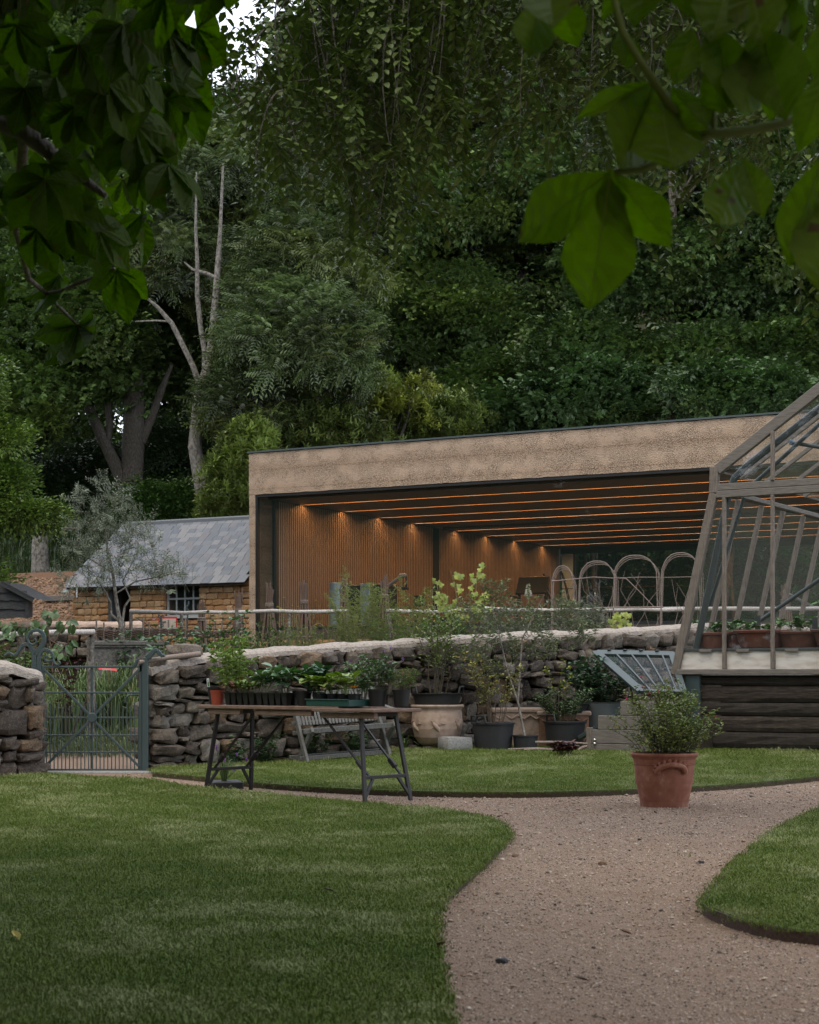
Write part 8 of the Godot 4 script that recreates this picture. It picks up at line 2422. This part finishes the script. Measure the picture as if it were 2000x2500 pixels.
	for i in 6:
		var a := TAU * i / 6.0
		pm.leaf(Vector3.ZERO, Vector3(cos(a), -0.35, sin(a)).normalized(), Vector3.UP, 0.22, 0.1, 0.2, 0.2, true)
	var owners := [get_node("horse_chestnut"), t]
	for k in 2:
		var cb := PackedFloat32Array()
		for i in [7000, 1500][k]:
			var c: Vector3 = [Vector3(-3.3, 4.9, -3.8), Vector3(3.2, 6.0, 1.2)][k]
			var v := Vector3(rng.randfn(), rng.randfn(), rng.randfn()).normalized() * pow(rng.randf(), 0.4)
			var p: Vector3 = c + v * ([Vector3(3.5, 2.2, 4.3), Vector3(3.6, 2.4, 3.2)][k] as Vector3)
			if p.z < -0.5:
				var sx := absf((p.x / -p.z) * F); var sy := 1660.0 - (p.y - EYE) / -p.z * F
				if sx < 1080.0 and sy > -60.0: continue
			put(cb, p, tilt(rng.randf() * TAU, rr(0, 0.6), rng.randf() * TAU, rr(0.8, 1.3)), shade(Color(0.085, 0.14, 0.015), rr(0.7, 1.2)))
		scatter("crown", pm.mesh(), cm, cb, owners[k])
	# weeping beech behind them: limbs overhead, curtains of fine twigs
	t = thing("beech_tree", "beech tree with fine hanging twigs over the middle of the garden", "tree", Vector3(7.4, 0, -12.5))
	br = MB.new()
	br.tube([Vector3(7.4, -0.1, -12.5), Vector3(7.3, 2.5, -12.5), Vector3(7.0, 5.0, -12.3), Vector3(6.6, 8.5, -12.0)], [0.42, 0.34, 0.28, 0.18], 14)
	var limbs := [[Vector3(7.0, 4.6, -12.3), P(2000, -420, 11.0), P(1500, -330, 10.6), P(1100, -260, 10.3), P(700, -120, 10.0)], [Vector3(7.0, 5.2, -12.3), P(1900, -600, 12.0), P(1300, -500, 12.0), P(900, -420, 11.6)], [Vector3(7.1, 4.0, -12.3), P(2100, -160, 10.5), P(1750, -100, 10.2)]]
	for l in limbs: br.tube(l, taper(0.14, 0.025, l.size()), 8)
	var sb := PackedFloat32Array()
	var bot := func(x: float) -> float:
		var kx := [560, 600, 660, 720, 780, 840, 900, 950, 1000, 1060, 1120, 1180, 1240, 1300, 1400, 1500, 1570, 1620, 1700, 1760, 1830, 1900, 1960, 2050]
		var ky := [180, 520, 560, 470, 560, 520, 640, 740, 600, 380, 420, 500, 400, 330, 420, 520, 780, 560, 560, 520, 700, 830, 780, 800]
		for i in kx.size() - 1:
			if x < kx[i + 1]: return lerpf(ky[i], ky[i + 1], clampf((x - kx[i]) / float(kx[i + 1] - kx[i]), 0, 1))
		return 700.0
	for i in 210:
		var x := rr(610, 1080) if i < 105 else (rr(1060, 2080) if i < 190 else rr(860, 1060))
		var yb: float = bot.call(x) * (rr(0.2, 0.75) if i % 3 else rr(0.6, 1.0))
		var d := rr(9.2, 12.2)
		var y0 := rr(-260, -60)
		if x < 760: y0 = lerpf(260.0, -60.0, (x - 610.0) / 150.0) + rr(-20, 60)
		var a := P(x + rr(-140, 160), y0, d); var b := P(x, yb, d)
		var c := bez(a, a.lerp(b, 0.45) + Vector3(rr(-0.3, 0.3), 0.15, rr(-0.2, 0.2)), b, 7)
		br.tube(c, taper(0.006, 0.0015, 8), 4, false)
		var n := int(a.distance_to(b) / 0.10)
		for k in n:
			var f := (k + rng.randf()) / n * 6.99
			var p: Vector3 = (c[int(f)] as Vector3).lerp(c[int(f) + 1], f - int(f)) + Vector3(rr(-0.34, 0.34), rr(-0.1, 0.1), rr(-0.3, 0.3)) * (0.35 if f > 5.6 else 1.0)
			var yaw := rng.randf() * TAU
			var bs := Basis(Vector3.UP, yaw) * Basis(Vector3.BACK, rr(-0.7, 0.35))
			put(sb, p, bs.scaled_local(Vector3.ONE * rr(0.6, 1.1)), shade(Color(0.085, 0.125, 0.024), rr(0.65, 1.3)))
	for i in 3600:                                            # the crown overhead, out of the picture
		var p := P(rr(300, 3600), rr(-1900, -200), rr(9.0, 13.5))
		put(sb, p, Basis(Vector3.UP, rng.randf() * TAU) * Basis(Vector3.BACK, rr(-0.5, 0.3)), shade(Color(0.055, 0.09, 0.02), rr(0.65, 1.3)))
	part("trunk", br, M.bark, t)
	scatter("crown", spray("beech", 31), leafmat(0.45, Color(0.4, 0.5, 0.1), 0.45), sb, t)

# ---------------------------------------------------------------- odds and ends
func small_things() -> void:
	var rk := rock(201, 0.2, 0.25, true)
	var list := [[1225, 2352, 0.032, "dark grey stone lying alone on the gravel", 0], [1128, 2163, 0.032, "dark stone against the steel lawn edging", 0], [1470, 2112, 0.036, "brown stone in the middle of the path", 1], [1258, 2092, 0.028, "small brown stone near the lawn tip", 1], [1712, 2108, 0.026, "dark pebble beside the pointed lawn", 0]]
	for q in list:
		var p := G(q[0], q[1])
		var s: float = q[2]
		single("loose_stone", rk, M.rubble if q[4] else flat(0.04, 0.04, 0.045, 0.9), q[3], "stone").global_transform = Transform3D(Basis(Vector3.UP, rng.randf() * TAU).scaled_local(Vector3(s * 1.3, s * 0.7, s)), p + Vector3.UP * s * 0.25)
	var lv := [[1408, 1903, "curled pale leaf lying on the lawn strip before the pot", Color(0.25, 0.15, 0.09)], [820, 2178, "dark fallen leaf on the large lawn", Color(0.06, 0.04, 0.02)], [48, 2294, "yellow fallen leaf on the large lawn", Color(0.3, 0.24, 0.05)], [1068, 2310, "brown curled leaf against the steel edging", Color(0.09, 0.045, 0.02)], [1545, 2282, "brown leaf scrap on the gravel path", Color(0.1, 0.055, 0.03)], [1690, 2040, "dry leaf scrap on the gravel near the pot", Color(0.13, 0.08, 0.05)], [1210, 1996, "dry leaf scrap by the lawn tip", Color(0.12, 0.07, 0.04)], [1440, 2395, "dark leaf scrap in the lower gravel", Color(0.07, 0.05, 0.03)]]
	for q in lv:
		var mb := MB.new()
		mb.col = q[3]
		var p := G(q[0], q[1], 0.065 if q[0] < 1100 or q[0] == 1408 else 0.008)
		mb.leaf(p, Vector3(rr(-1, 1), 0.15, rr(-0.5, 0.5)).normalized(), Vector3.UP, 0.06, 0.035, 0.5, -0.1, true)
		single("fallen_leaf", mb, M.veg, q[2], "leaf")
